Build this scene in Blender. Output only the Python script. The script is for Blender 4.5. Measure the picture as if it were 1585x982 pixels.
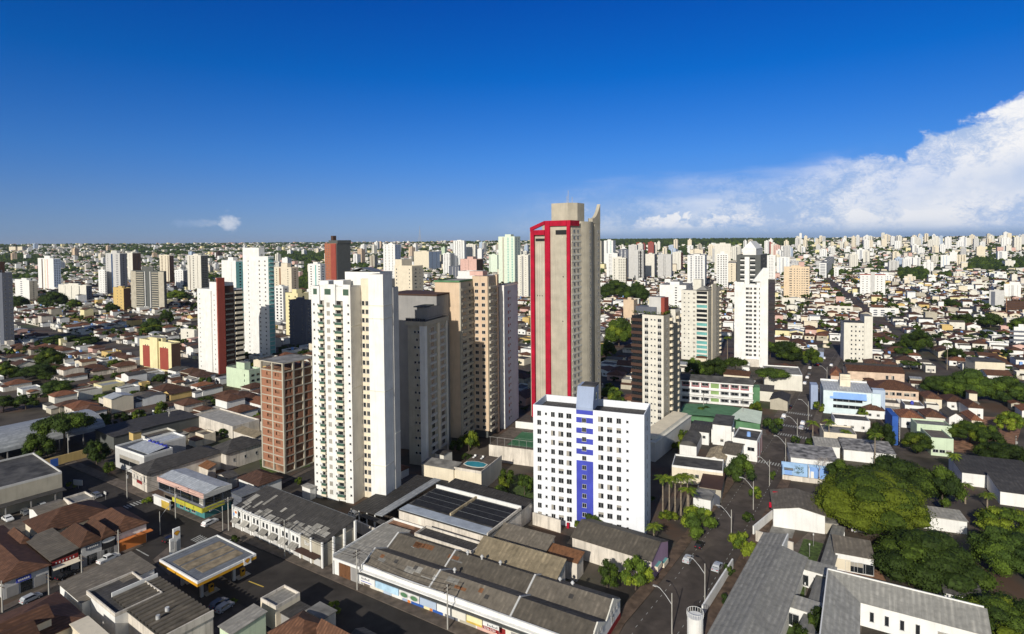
import bpy, math, random
from mathutils import Vector, Matrix, noise
R = random.Random(11)
SC = bpy.context.scene
for o in list(bpy.data.objects): bpy.data.objects.remove(o)
rad = math.radians
# ---------------------------------------------------------------- camera
CAMH = 80.0; F = 915.0; PW, PH = 1585.0, 982.0
PITCH, ROLL, SHIFT = rad(1.75), rad(0.5), -0.0555
cd = bpy.data.cameras.new('camera'); cam = bpy.data.objects.new('camera', cd)
SC.collection.objects.link(cam); SC.camera = cam
cd.sensor_fit = 'HORIZONTAL'; cd.sensor_width = 36; cd.lens = 36 * F / PW
cd.shift_y = SHIFT; cd.clip_start = 1; cd.clip_end = 30000
CR = Matrix.Rotation(math.pi/2 - PITCH, 3, 'X') @ Matrix.Rotation(-ROLL, 3, 'Z')
cam.matrix_world = Matrix.Translation((0, 0, CAMH)) @ CR.to_4x4()
CRI = CR.inverted(); CP = Vector((0, 0, CAMH))
# ---------------------------------------------------------------- light
SUN_EL, SUN_AZ = rad(26), rad(203)          # azimuth clockwise from +Y
sd = bpy.data.lights.new('sun', 'SUN'); so = bpy.data.objects.new('sun', sd)
SC.collection.objects.link(so); sd.energy = 4.6; sd.angle = rad(0.53); sd.color = (1.0, .945, .84)
tos = Vector((math.sin(SUN_AZ)*math.cos(SUN_EL), math.cos(SUN_AZ)*math.cos(SUN_EL), math.sin(SUN_EL)))
so.rotation_euler = tos.to_track_quat('Z', 'Y').to_euler(); so.location = (0, -50, 200)
SC.view_settings.view_transform = 'Standard'; SC.view_settings.look = 'None'
SC.view_settings.exposure = 0.0; SC.view_settings.gamma = 1
SC.render.engine = 'CYCLES'

def hz(px): return 375 - (px - 792) * math.tan(ROLL)
def make_world():
    w = bpy.data.worlds.new('World'); SC.world = w; w.use_nodes = True
    nt = w.node_tree; N = nt.nodes; L = nt.links; N.clear()
    def nd(t, **k):
        n = N.new(t)
        for a, b in k.items(): setattr(n, a, b)
        return n
    def mth(op, a, b=None, c=None, clamp=False):
        n = nd('ShaderNodeMath', operation=op, use_clamp=clamp)
        for i, x in enumerate((a, b, c)):
            if x is None: continue
            if isinstance(x, (int, float)): n.inputs[i].default_value = x
            else: L.new(x, n.inputs[i])
        return n.outputs[0]
    def smooth(x, a, b):
        n = nd('ShaderNodeMapRange', interpolation_type='SMOOTHSTEP')
        L.new(x, n.inputs[0]); n.inputs[1].default_value = a; n.inputs[2].default_value = b
        return n.outputs[0]
    sky = nd('ShaderNodeTexSky', sky_type='NISHITA'); sky.sun_disc = False
    sky.sun_elevation = SUN_EL; sky.sun_rotation = SUN_AZ
    sky.altitude = 800; sky.air_density = 1.0; sky.dust_density = .3; sky.ozone_density = 4.0
    tc = nd('ShaderNodeTexCoord'); sp = nd('ShaderNodeSeparateXYZ'); L.new(tc.outputs['Generated'], sp.inputs[0])
    x, y, z = sp.outputs
    az = mth('ARCTAN2', x, y)
    hyp = mth('SQRT', mth('ADD', mth('MULTIPLY', x, x), mth('MULTIPLY', y, y)))
    el = mth('ARCTAN2', z, hyp)
    # deepen the zenith, lift the horizon
    g = nd('ShaderNodeValToRGB'); L.new(mth('MULTIPLY', el, 2.0, clamp=True), g.inputs[0])
    e = g.color_ramp.elements
    e[0].position = 0; e[0].color = (.33, .48, .95, 1)
    e[1].position = 1; e[1].color = (.004, .30, .98, 1)
    for po, cl in ((.077, (.34, .470, .85)), (.142, (.32, .474, .84)), (.28, (.20, .485, .92)), (.535, (.012, .42, .97)), (.76, (.006, .35, .98))):
        k = e.new(po); k.color = (*cl, 1)
    mul = nd('ShaderNodeMix', data_type='RGBA', blend_type='MULTIPLY'); mul.inputs[0].default_value = 1
    mul.clamp_result = False
    nu = nd('ShaderNodeMix', data_type='RGBA'); L.new(smooth(y, .62, -.1), nu.inputs[0]); L.new(g.outputs[0], nu.inputs[6]); nu.inputs[7].default_value = (1.25, 1.0, .80, 1)
    L.new(sky.outputs[0], mul.inputs[6]); L.new(nu.outputs[2], mul.inputs[7])
    # ---- clouds, laid out by compass direction
    pts = [(700,345),(790,318),(850,300),(930,287),(1000,283),(1060,279),(1130,273),(1200,262),(1260,246),(1320,231),
           (1370,222),(1405,218),(1425,203),(1465,196),(1490,178),(1530,170),(1585,150),(1750,120),(2000,150),(2600,260)]
    fc = nd('ShaderNodeFloatCurve'); A0, A1 = -.2, 1.2; EL1 = .35
    cv = fc.mapping.curves[0]
    P = []
    for px, py in pts:
        a = math.atan((px-792)/915); P.append(((a-A0)/(A1-A0), math.atan((hz(px)-py)/915*math.cos(a))/EL1))
    cv.points[0].location = (0, 0); cv.points[1].location = (1, 0)
    for q in P: cv.points.new(*q)
    for p in cv.points: p.handle_type = 'AUTO'
    fc.mapping.update()
    L.new(mth('DIVIDE', mth('SUBTRACT', az, A0), A1-A0, clamp=True), fc.inputs['Value'])
    U = mth('MULTIPLY', fc.outputs[0], EL1)
    co = nd('ShaderNodeCombineXYZ'); L.new(az, co.inputs[0]); L.new(mth('MULTIPLY', el, 1.4), co.inputs[1])
    def nz(scale, det, rough=.55, off=0.0, sx=1.0):
        mp = nd('ShaderNodeMapping'); L.new(co.outputs[0], mp.inputs[0]); mp.inputs['Location'].default_value = (off, off*.7, off)
        mp.inputs['Scale'].default_value = (sx, 1, 1)
        n = nd('ShaderNodeTexNoise'); n.inputs['Scale'].default_value = scale; n.inputs['Detail'].default_value = det
        n.inputs['Roughness'].default_value = rough; L.new(mp.outputs[0], n.inputs[0]); return n.outputs[0]
    def vor(scale, off=0.0):
        mp = nd('ShaderNodeMapping'); L.new(co.outputs[0], mp.inputs[0]); mp.inputs['Location'].default_value = (off, off*.7, off)
        # warp
        n = nd('ShaderNodeTexNoise'); n.inputs['Scale'].default_value = scale*.8; n.inputs['Detail'].default_value = 2
        L.new(mp.outputs[0], n.inputs[0])
        mx = nd('ShaderNodeMix', data_type='RGBA', blend_type='LINEAR_LIGHT'); mx.inputs[0].default_value = .06
        L.new(mp.outputs[0], mx.inputs[6]); L.new(n.outputs[1], mx.inputs[7])
        v = nd('ShaderNodeTexVoronoi', feature='F1'); v.inputs['Scale'].default_value = scale
        v.inputs['Detail'].default_value = 2; v.normalize = True
        L.new(mx.outputs[2], v.inputs['Vector']); return v.outputs[0]
    v1 = vor(22); v2 = vor(60, 3.1); v0 = vor(9, 7.7)
    bill = mth('ADD', mth('ADD', mth('MULTIPLY', mth('SUBTRACT', .24, v0), .10), mth('MULTIPLY', mth('SUBTRACT', .5, v1), .034)), mth('MULTIPLY', mth('SUBTRACT', .5, v2), .012))
    wisp = mth('MULTIPLY', mth('SUBTRACT', nz(9, 5, .62, 1.3, .22), .5), .10)
    right = smooth(az, .42, .60)                       # solid cumulus to the right, thin anvil to the left
    edge = mth('ADD', mth('MULTIPLY', bill, right), mth('MULTIPLY', wisp, mth('SUBTRACT', 1.0, right)))
    dist = mth('SUBTRACT', mth('ADD', U, edge), el)
    hard = smooth(dist, 0.0, .010); soft = smooth(dist, -.012, .055)
    dm = nd('ShaderNodeMix', data_type='FLOAT'); L.new(right, dm.inputs[0]); L.new(soft, dm.inputs[2]); L.new(hard, dm.inputs[3])
    thin = mth('MULTIPLY', dm.outputs[0], smooth(az, -.05, .14))
    # anvil is only half opaque, with holes lower down
    hole = smooth(nz(7, 5, .6, 5.0, .45), .30, .62)
    op = nd('ShaderNodeMix', data_type='FLOAT'); L.new(smooth(az, .56, .68), op.inputs[0])
    L.new(mth('ADD', .36, mth('MULTIPLY', hole, .45)), op.inputs[2]); op.inputs[3].default_value = 1.0
    dens = mth('MULTIPLY', thin, op.outputs[0])
    # low row of small cumulus
    lowU = mth('ADD', mth('MULTIPLY', mth('SUBTRACT', .62, v1), .075), mth('MULTIPLY', bill, .6))
    lowb = mth('MULTIPLY', smooth(mth('SUBTRACT', mth('ADD', lowU, .018), el), 0.0, .010), smooth(az, .13, .24))
    lowb = mth('MULTIPLY', lowb, smooth(el, .012, .026))
    dens = mth('MAXIMUM', dens, mth('MULTIPLY', lowb, .92))
    # single puff far left
    def puff(px, py, w, h):
        a0 = math.atan((px-792)/915); e0 = math.atan((hz(px)-py)/915*math.cos(a0))
        dx = mth('DIVIDE', mth('SUBTRACT', az, a0), w); dy = mth('DIVIDE', mth('SUBTRACT', el, e0), h)
        r = mth('SQRT', mth('ADD', mth('MULTIPLY', dx, dx), mth('MULTIPLY', dy, dy)))
        r = mth('ADD', r, mth('MULTIPLY', mth('SUBTRACT', nz(50, 3, .6, 2.0), .5), 2.2))
        return smooth(r, 1.1, .2)
    dens = mth('MAXIMUM', dens, mth('MULTIPLY', puff(355, 346, .017, .016), .55))
    dens = mth('MAXIMUM', dens, mth('MULTIPLY', puff(308, 346, .04, .008), .18))
    dens = mth('MULTIPLY', dens, smooth(el, .004, .02))
    # cloud colour: lit billows, blue grey in the folds and low down
    sh = mth('ADD', mth('ADD', mth('MULTIPLY', mth('SUBTRACT', v0, .35), .9), mth('MULTIPLY', v1, .85)), mth('MULTIPLY', v2, .55))
    sh = mth('ADD', sh, mth('MULTIPLY', mth('SUBTRACT', nz(6, 5, .6, 9.0), .5), 1.5))
    lit = smooth(sh, .66, .20)
    mid = mth('MULTIPLY', smooth(dist, .05, .12), smooth(el, .02, .09))
    lit = mth('MULTIPLY', lit, mth('SUBTRACT', 1.0, mth('MULTIPLY', mth('MULTIPLY', mid, smooth(nz(8, 4, .6, 21.0), .62, .38)), .85)))
    lit = mth('MULTIPLY', lit, mth('ADD', .35, mth('MULTIPLY', smooth(el, .0, .04), .65)))
    cc = nd('ShaderNodeMix', data_type='RGBA'); L.new(lit, cc.inputs[0])
    cc.inputs[6].default_value = (.42, .55, .80, 1); cc.inputs[7].default_value = (.93, .93, .95, 1)
    bs = nd('ShaderNodeVectorMath', operation='SCALE'); L.new(cc.outputs[2], bs.inputs[0]); bs.inputs[3].default_value = 1/SKY_STR
    fin = nd('ShaderNodeMix', data_type='RGBA'); L.new(dens, fin.inputs[0]); L.new(mul.outputs[2], fin.inputs[6]); L.new(bs.outputs[0], fin.inputs[7])
    bg = nd('ShaderNodeBackground'); L.new(fin.outputs[2], bg.inputs[0]); bg.inputs[1].default_value = SKY_STR
    out = nd('ShaderNodeOutputWorld'); L.new(bg.outputs[0], out.inputs[0])
    w.cycles.sampling_method = 'MANUAL'; w.cycles.sample_map_resolution = 512
SKY_STR = 0.10
make_world()

# ---------------------------------------------------------------- pixel <-> world, used to place things on the ground
def ray(px, py):
    d = Vector(((px-792.5)/F, -(py-491)/F + SHIFT*PW/F, -1.0)); return (CR @ d).normalized()
def proj(p):
    q = CRI @ (Vector(p) - CP); return (792.5 + F*q.x/-q.z, 491 - F*(q.y/-q.z - SHIFT*PW/F))
def terr(x, y):
    d = math.hypot(x, y); t = min(1, max(0, (d-1000)/4500)); t = t*t*(3-2*t)
    h = 79*t
    if d > 1100: h += min(1, (d-1100)/900)*(1-t*.6)*9*(math.sin(x*.0021+1)+math.sin(y*.0031+x*.0013))*.5
    if d > 6200: h -= min(70, (d-6200)*.03)
    return h
def G(px, py, z=0.0):
    d = ray(px, py)
    if d.z > -1e-4: d.z = -1e-4
    p = CP + d*((z-CAMH)/d.z)
    if z == 0 and p.length > 1000:
        t = 900.0; h = math.hypot(d.x, d.y)
        while t < 6500:
            q = CP + d*(t/h)
            if q.z < terr(q.x, q.y): return Vector((q.x, q.y, terr(q.x, q.y)))
            t += 12
        q = CP + d*(6000/h); return Vector((q.x, q.y, terr(q.x, q.y)))
    return p
def fit(P, dirv, px):                       # t so that P + t*dirv is seen at column px
    k = (px-792.5)/F; a = CRI @ (Vector(P)-CP); b = CRI @ Vector(dirv)
    return (k*-a.z - a.x)/(b.x + k*b.z)
def topz(P, py):                            # height over P seen at row py
    lo, hi = P[2], P[2]+260
    for _ in range(40):
        m = (lo+hi)/2
        if proj((P[0], P[1], m))[1] > py: lo = m
        else: hi = m
    return lo
def ax(th): t = rad(th); return Vector((math.cos(t), -math.sin(t), 0)), Vector((math.sin(t), math.cos(t), 0))

# ---------------------------------------------------------------- occupied ground (4 m cells)
OCC = set()
def mark(loc, th, x0, x1, y0, y1, pad=1.0):
    X, Y = ax(th); x = x0-pad
    while x <= x1+pad:
        y = y0-pad
        while y <= y1+pad:
            p = loc + X*x + Y*y; OCC.add((int(p.x//3), int(p.y//3))); y += 1.5
        x += 1.5
def free(loc, th, x0, x1, y0, y1):
    X, Y = ax(th); nx = max(1, int((x1-x0)/3)); ny = max(1, int((y1-y0)/3))
    for i in range(nx+1):
        for j in range(ny+1):
            p = loc + X*(x0+(x1-x0)*i/nx) + Y*(y0+(y1-y0)*j/ny)
            if (int(p.x//3), int(p.y//3)) in OCC: return False
    return True
def mark_line(pts, w):
    for a, b in zip(pts, pts[1:]):
        n = int((b-a).length/1.5)+1; d = (b-a).normalized(); s = Vector((-d.y, d.x, 0))
        for i in range(n+1):
            q = a + (b-a)*(i/n); k = -w/2
            while k <= w/2: p = q+s*k; OCC.add((int(p.x//3), int(p.y//3))); k += 1.5

# ---------------------------------------------------------------- materials
MT = {}
def mat(name, col, rough=.8, var=.12, scale=.35, kind=None, spec=.3, metal=0.0, k2=1.0, streak=0.0):
    m = bpy.data.materials.new(name); m.use_nodes = True; nt = m.node_tree; N = nt.nodes; L = nt.links
    b = N['Principled BSDF']; b.inputs['Roughness'].default_value = rough
    b.inputs['Specular IOR Level'].default_value = spec; b.inputs['Metallic'].default_value = metal
    MT[name] = m; tc = N.new('ShaderNodeTexCoord')
    def noi(sc, det, stretch=(1, 1, 1)):
        mp = N.new('ShaderNodeMapping'); L.new(tc.outputs['Object'], mp.inputs[0]); mp.inputs['Scale'].default_value = stretch
        n = N.new('ShaderNodeTexNoise'); n.inputs['Scale'].default_value = sc; n.inputs['Detail'].default_value = det
        L.new(mp.outputs[0], n.inputs[0]); return n.outputs[0]
    def mixc(fac, a, bb, typ='MIX'):
        n = N.new('ShaderNodeMix'); n.data_type = 'RGBA'; n.blend_type = typ
        for i, x in ((0, fac), (6, a), (7, bb)):
            if isinstance(x, (int, float)): n.inputs[i].default_value = x
            elif isinstance(x, tuple): n.inputs[i].default_value = (*x, 1)
            else: L.new(x, n.inputs[i])
        return n.outputs[2]
    def ramp(f, a, c):
        n = N.new('ShaderNodeMapRange'); L.new(f, n.inputs[0]); n.inputs[1].default_value = a; n.inputs[2].default_value = c; return n.outputs[0]
    dk = tuple(c*(1-var*2.2) for c in col); lt = tuple(min(.9, c*(1+var)) for c in col)
    c = mixc(ramp(noi(scale, 5), .3, .7), dk, lt)
    if streak:
        s = ramp(noi(1.3, 3, (1, 1, .10)), .50, .80)
        n = N.new('ShaderNodeMath'); n.operation = 'MULTIPLY'; L.new(s, n.inputs[0]); n.inputs[1].default_value = streak
        c = mixc(n.outputs[0], c, tuple(x*.35 for x in col))
    if kind == 'tile' or kind == 'corr':
        oi = N.new('ShaderNodeObjectInfo')
        w = N.new('ShaderNodeTexWave'); w.inputs['Scale'].default_value = k2; w.bands_direction = 'X'
        w.inputs['Distortion'].default_value = .3 if kind == 'tile' else 0.0
        L.new(tc.outputs['Object'], w.inputs[0])
        if kind == 'corr':
            br = N.new('ShaderNodeTexBrick'); br.inputs['Scale'].default_value = .42; br.inputs['Brick Width'].default_value = .46; br.inputs['Row Height'].default_value = 1.0
            br.inputs['Color1'].default_value = (1.25, 1.22, 1.18, 1); br.inputs['Color2'].default_value = (.70, .70, .70, 1); br.inputs['Mortar'].default_value = (.5, .5, .5, 1); br.inputs['Mortar Size'].default_value = .012
            L.new(tc.outputs['Object'], br.inputs[0]); c = mixc(.55, c, br.outputs[0], 'MULTIPLY')
            sv = ramp(noi(2.2, 4, (1, .12, .12)), .45, .75); n = N.new('ShaderNodeMath'); n.operation = 'MULTIPLY'; L.new(sv, n.inputs[0]); n.inputs[1].default_value = .5; c = mixc(n.outputs[0], c, tuple(x*.45 for x in col))
        c = mixc(ramp(w.outputs[1], 0, 1), c, tuple(x*(.58 if kind == 'tile' else .72) for x in col))
        st = ramp(noi(.9, 6, (1, 1, 1)), .42, .75)
        n = N.new('ShaderNodeMath'); n.operation = 'MULTIPLY'; L.new(st, n.inputs[0]); n.inputs[1].default_value = .55
        c = mixc(n.outputs[0], c, tuple(x*.38 for x in col))
        hsv = N.new('ShaderNodeHueSaturation'); mr = N.new('ShaderNodeMapRange'); L.new(oi.outputs['Random'], mr.inputs[0])
        mr.inputs[3].default_value = .72; mr.inputs[4].default_value = 1.35; L.new(mr.outputs[0], hsv.inputs['Value']); L.new(c, hsv.inputs['Color']); c = hsv.outputs[0]
        bp = N.new('ShaderNodeBump'); bp.inputs['Strength'].default_value = .6; bp.inputs['Distance'].default_value = .12
        L.new(w.outputs[1], bp.inputs['Height']); L.new(bp.outputs[0], b.inputs['Normal'])
    if kind == 'leaf':
        oi = N.new('ShaderNodeObjectInfo'); hsv = N.new('ShaderNodeHueSaturation'); mr = N.new('ShaderNodeMapRange')
        L.new(oi.outputs['Random'], mr.inputs[0]); mr.inputs[3].default_value = .65; mr.inputs[4].default_value = 1.3
        L.new(mr.outputs[0], hsv.inputs['Value']); L.new(c, hsv.inputs['Color']); c = hsv.outputs[0]
    if kind == 'brick':
        br = N.new('ShaderNodeTexBrick'); br.inputs['Scale'].default_value = 2.5
        br.inputs['Color1'].default_value = (*col, 1); br.inputs['Color2'].default_value = (*[x*.75 for x in col], 1)
        br.inputs['Mortar'].default_value = (.25, .2, .17, 1); br.inputs['Mortar Size'].default_value = .03
        mp = N.new('ShaderNodeMapping'); mp.inputs['Rotation'].default_value = (rad(90), 0, 0); L.new(tc.outputs['Object'], mp.inputs[0]); L.new(mp.outputs[0], br.inputs[0])
        c = mixc(.6, c, br.outputs[0])
    if kind == 'ground':
        g = ramp(noi(.011, 6), .57, .70); c = mixc(g, c, (.045, .062, .02)); q = ramp(noi(.05, 4), .52, .6)
        n = N.new('ShaderNodeMath'); n.operation = 'MULTIPLY'; L.new(q, n.inputs[0]); n.inputs[1].default_value = .7
        c = mixc(n.outputs[0], c, (.10, .055, .035))
    if kind == 'asphalt':
        q = ramp(noi(.12, 5), .45, .68); n = N.new('ShaderNodeMath'); n.operation = 'MULTIPLY'; L.new(q, n.inputs[0]); n.inputs[1].default_value = .6
        c = mixc(n.outputs[0], c, tuple(x*1.7 for x in col))
        # patch repairs
        vo = N.new('ShaderNodeTexVoronoi'); vo.distance = 'CHEBYCHEV'; vo.inputs['Scale'].default_value = .09; L.new(tc.outputs['Object'], vo.inputs[0])
        s = N.new('ShaderNodeSeparateColor'); L.new(vo.outputs[1], s.inputs[0])
        n2 = N.new('ShaderNodeMath'); n2.operation = 'GREATER_THAN'; L.new(s.outputs[0], n2.inputs[0]); n2.inputs[1].default_value = .72
        n3 = N.new('ShaderNodeMath'); n3.operation = 'MULTIPLY'; L.new(n2.outputs[0], n3.inputs[0]); n3.inputs[1].default_value = .4
        c = mixc(n3.outputs[0], c, tuple(x*.6 for x in col))
    L.new(c, b.inputs['Base Color']); return m
def W_(n, c, **k): mat(n, c, **{**dict(rough=.85, var=.05, scale=.25, streak=.22), **k})
W_('white', (.76, .75, .72)); W_('bluewhite', (.74, .76, .80), streak=.12); W_('peach', (.70, .55, .38)); W_('cream', (.70, .62, .48)); W_('offwhite', (.68, .65, .57)); W_('beige', (.62, .47, .33))
W_('concrete', (.44, .40, .32), var=.08, streak=.25); W_('palegrey', (.53, .52, .50)); W_('grey', (.29, .28, .27)); W_('darkgrey', (.10, .105, .10))
W_('lavender', (.42, .50, .62)); W_('pink', (.62, .40, .34)); W_('palemint', (.66, .74, .60)); W_('mint', (.55, .65, .47)); W_('yellow', (.60, .43, .17)); W_('paleyellow', (.74, .66, .38))
W_('blue', (.055, .07, .42), var=.1); W_('skyblue', (.22, .38, .72)); W_('teal', (.06, .22, .22)); W_('red', (.40, .004, .028), streak=.25, var=.12); W_('brickred', (.30, .065, .045))
mat('brownpave', (.125, .085, .06), var=.25, scale=.5); W_('brown', (.07, .038, .028)); W_('orange', (.62, .20, .05)); W_('purple', (.36, .24, .34)); W_('slate', (.12, .13, .16)); W_('darkred', (.25, .02, .02)); W_('terracotta', (.36, .13, .07))
W_('oldwhite', (.66, .60, .52), streak=.7, var=.12); W_('tealglass', (.18, .42, .40)); W_('black', (.02, .02, .022)); W_('gblue', (.30, .36, .50))
mat('brick', (.36, .145, .075), kind='brick', var=.15)
mat('tile', (.135, .064, .036), kind='tile', k2=.42, var=.25, scale=.8); mat('tilered', (.23, .095, .048), kind='tile', k2=.42, var=.22, scale=.8)
mat('tiledark', (.10, .052, .035), kind='tile', k2=.42, var=.25, scale=.8)
mat('fibro', (.165, .142, .112), kind='corr', k2=.30, var=.2, scale=.5); mat('fibrodark', (.075, .070, .066), kind='corr', k2=.30, var=.25, scale=.5)
mat('fibrolight', (.38, .36, .32), kind='corr', k2=.30, var=.15, scale=.5); mat('metal', (.40, .42, .44), kind='corr', k2=.26, var=.08, rough=.5)
mat('metaldark', (.16, .17, .18), kind='corr', k2=.26, var=.1, rough=.5); mat('rust', (.22, .10, .045), kind='corr', k2=.26, var=.3, scale=.9)
mat('tanmetal', (.42, .34, .22), kind='corr', k2=.26, var=.25, scale=.4); mat('schoolroof', (.33, .32, .29), kind='corr', k2=.30, var=.08)
mat('roofdark', (.09, .085, .078), var=.3, scale=.3); mat('roofgrey', (.24, .23, .21), var=.25, scale=.3)
mat('panel', (.020, .021, .024), rough=.45, spec=.25, var=.15, scale=.8); mat('polycarb', (.34, .38, .44), rough=.6)
mat('glass', (.018, .022, .026), rough=.12, spec=.7, var=.3, scale=3); mat('glassgreen', (.06, .12, .09), rough=.15, spec=.6); mat('curtain', (.35, .32, .27), rough=.6)
mat('glassteal', (.16, .42, .40), rough=.2, spec=.6); mat('glassblue', (.05, .09, .18), rough=.2, spec=.6)
mat('alu', (.5, .5, .5), rough=.45); mat('rubber', (.015, .015, .015)); mat('lampglass', (.7, .7, .68), rough=.3)
mat('asphalt', (.036, .031, .027), kind='asphalt', rough=.9, var=.15, scale=.4); mat('pave', (.13, .105, .085), var=.2, scale=.6)
mat('asphaltr', (.078, .063, .052), kind='asphalt', rough=.9, var=.18, scale=.4)
mat('ground', (.085, .070, .054), kind='ground', var=.35, scale=.06); mat('paint', (.40, .40, .37), var=.2, scale=2); mat('ypaint', (.6, .42, .08), var=.2)
mat('lawn', (.07, .11, .025), var=.3, scale=1); mat('court', (.045, .15, .07), var=.1); mat('water', (.04, .30, .38), rough=.08, spec=.8)
mat('greenroof', (.10, .22, .11), var=.12); mat('earth', (.28, .15, .09), var=.3, scale=.5)
mat('leafA', (.070, .108, .014), kind='leaf', var=.3, scale=1.5, rough=.75, spec=.12); mat('leafB', (.040, .066, .012), kind='leaf', var=.3, scale=1.5, rough=.75, spec=.12)
mat('leafC', (.150, .190, .018), kind='leaf', var=.25, scale=1.5, rough=.75, spec=.12); mat('leafD', (.024, .042, .010), kind='leaf', var=.3, scale=1.5, rough=.75, spec=.12)
mat('bark', (.10, .075, .055), var=.2, scale=3); mat('palmbark', (.26, .21, .15), var=.2, scale=3); mat('polecon', (.42, .40, .36))
for n_, c_ in (('car_white', (.75, .75, .74)), ('car_black', (.015, .015, .017)), ('car_silver', (.42, .44, .46)), ('car_blue', (.10, .14, .22)), ('car_red', (.35, .02, .02)), ('car_grey', (.12, .125, .13))):
    mat(n_, c_, rough=.25, spec=.6, var=.02)

# ---------------------------------------------------------------- mesh builder
class MB:
    def __init__(s): s.v = []; s.f = []; s.m = []; s.mats = []
    def mi(s, m):
        if m not in s.mats: s.mats.append(m)
        return s.mats.index(m)
    def add(s, vs, fs, m):
        k = len(s.v); s.v += vs; i = s.mi(m)
        for f in fs: s.f.append(tuple(k+q for q in f)); s.m.append(i)
        return s
    def box(s, x0, x1, y0, y1, z0, z1, m, top=None):
        vs = [(x0,y0,z0),(x1,y0,z0),(x1,y1,z0),(x0,y1,z0),(x0,y0,z1),(x1,y0,z1),(x1,y1,z1),(x0,y1,z1)]
        s.add(vs, [(0,3,2,1),(0,1,5,4),(1,2,6,5),(2,3,7,6),(3,0,4,7)], m); s.add(vs[4:], [(0,1,2,3)], top or m); return s
    def prism(s, pts, z0, z1, m, top=None):
        n = len(pts); vs = [(x, y, z0) for x, y in pts]+[(x, y, z1) for x, y in pts]
        s.add(vs, [(i, (i+1) % n, n+(i+1) % n, n+i) for i in range(n)]+[tuple(range(n-1, -1, -1))], m)
        s.add(vs[n:], [tuple(range(n))], top or m); return s
    def gable(s, x0, x1, y0, y1, z, r, m, along='x', wall=None, ov=.35, t=.12, pos=.5):
        if along == 'x':
            ym = y0+(y1-y0)*pos
            P = [(y0-ov, z), (ym, z+r), (y1+ov, z)]; E = lambda a, p: (a, p[0], p[1])
            A, B = x0-ov, x1+ov
        else:
            xm = x0+(x1-x0)*pos
            P = [(x0-ov, z), (xm, z+r), (x1+ov, z)]; E = lambda a, p: (p[0], a, p[1])
            A, B = y0-ov, y1+ov
        vs = [E(A, p) for p in P]+[E(B, p) for p in P]+[E(A, (p[0], p[1]+t)) for p in P]+[E(B, (p[0], p[1]+t)) for p in P]
        s.add(vs, [(6,7,10,9),(7,8,11,10),(0,3,4,1),(1,4,5,2),(0,1,7,6),(1,2,8,7),(3,9,10,4),(4,10,11,5),(0,6,9,3),(2,5,11,8)], m)
        if wall:
            for a in ((A+ov, B-ov)):
                s.add([E(a, (P[0][0]+ov, z)), E(a, (P[1][0], z+r-.03)), E(a, (P[2][0]-ov, z))], [(0,1,2)], wall)
        return s
    def hip(s, x0, x1, y0, y1, z, r, m, ov=.5, t=.14):
        x0 -= ov; x1 += ov; y0 -= ov; y1 += ov; w, d = x1-x0, y1-y0
        if w >= d: h = d/2; a, b = (x0+h, y0+h, z+r), (x1-h+.001, y0+h, z+r)
        else: h = w/2; a, b = (x0+h, y0+h, z+r), (x0+h, y1-h+.001, z+r)
        vs = [(x0,y0,z),(x1,y0,z),(x1,y1,z),(x0,y1,z),a,b,(x0,y0,z-t),(x1,y0,z-t),(x1,y1,z-t),(x0,y1,z-t)]
        if w >= d: fs = [(0,1,5,4),(1,2,5),(2,3,4,5),(3,0,4)]
        else: fs = [(0,1,4),(1,2,5,4),(2,3,5),(3,0,4,5)]
        s.add(vs, fs+[(6,7,1,0),(7,8,2,1),(8,9,3,2),(9,6,0,3),(9,8,7,6)], m); return s
    def shed(s, x0, x1, y0, y1, z0, z1, m, ov=.3, t=.12, dir='y'):   # low at y0, high at y1
        x0 -= ov; x1 += ov; y0 -= ov; y1 += ov
        zz = (z0, z0, z1, z1) if dir == 'y' else (z0, z1, z1, z0)
        b = [(x0,y0),(x1,y0),(x1,y1),(x0,y1)]
        vs = [(p[0], p[1], q) for p, q in zip(b, zz)]+[(p[0], p[1], q+t) for p, q in zip(b, zz)]
        s.add(vs, [(4,5,6,7),(3,2,1,0),(0,1,5,4),(1,2,6,5),(2,3,7,6),(3,0,4,7)], m); return s
    def vault(s, x0, x1, y0, y1, z, r, m, n=8, t=.15):              # barrel, axis along y
        A = [(x0+(x1-x0)*(1-math.cos(math.pi*i/n))/2, z+r*math.sin(math.pi*i/n)) for i in range(n+1)]
        vs = [(x, y0, q) for x, q in A]+[(x, y1, q) for x, q in A]
        s.add(vs, [(i, i+1, n+2+i, n+1+i) for i in range(n)], m)
        s.add([(x, y0+.05, q) for x, q in A], [tuple(range(n, -1, -1))], m); s.add([(x, y1-.05, q) for x, q in A], [tuple(range(n+1))], m); return s
    def tube(s, pts, r, m, n=6, r1=None):
        rings = []; r1 = r if r1 is None else r1
        for i, p in enumerate(pts):
            p = Vector(p); d = (Vector(pts[min(i+1, len(pts)-1)])-Vector(pts[max(i-1, 0)])).normalized()
            a = d.orthogonal().normalized(); b = d.cross(a); rr = r+(r1-r)*i/max(1, len(pts)-1)
            rings.append([tuple(p+(a*math.cos(2*math.pi*k/n)+b*math.sin(2*math.pi*k/n))*rr) for k in range(n)])
        vs = [q for g in rings for q in g]; fs = []
        for i in range(len(pts)-1):
            for k in range(n): fs.append((i*n+k, i*n+(k+1) % n, (i+1)*n+(k+1) % n, (i+1)*n+k))
        fs += [tuple(range(n-1, -1, -1)), tuple((len(pts)-1)*n+k for k in range(n))]
        s.add(vs, fs, m); return s
    def cyl(s, x, y, z0, z1, r, m, n=12, r1=None): return s.tube([(x, y, z0), (x, y, z1)], r, m, n, r1)
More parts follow.
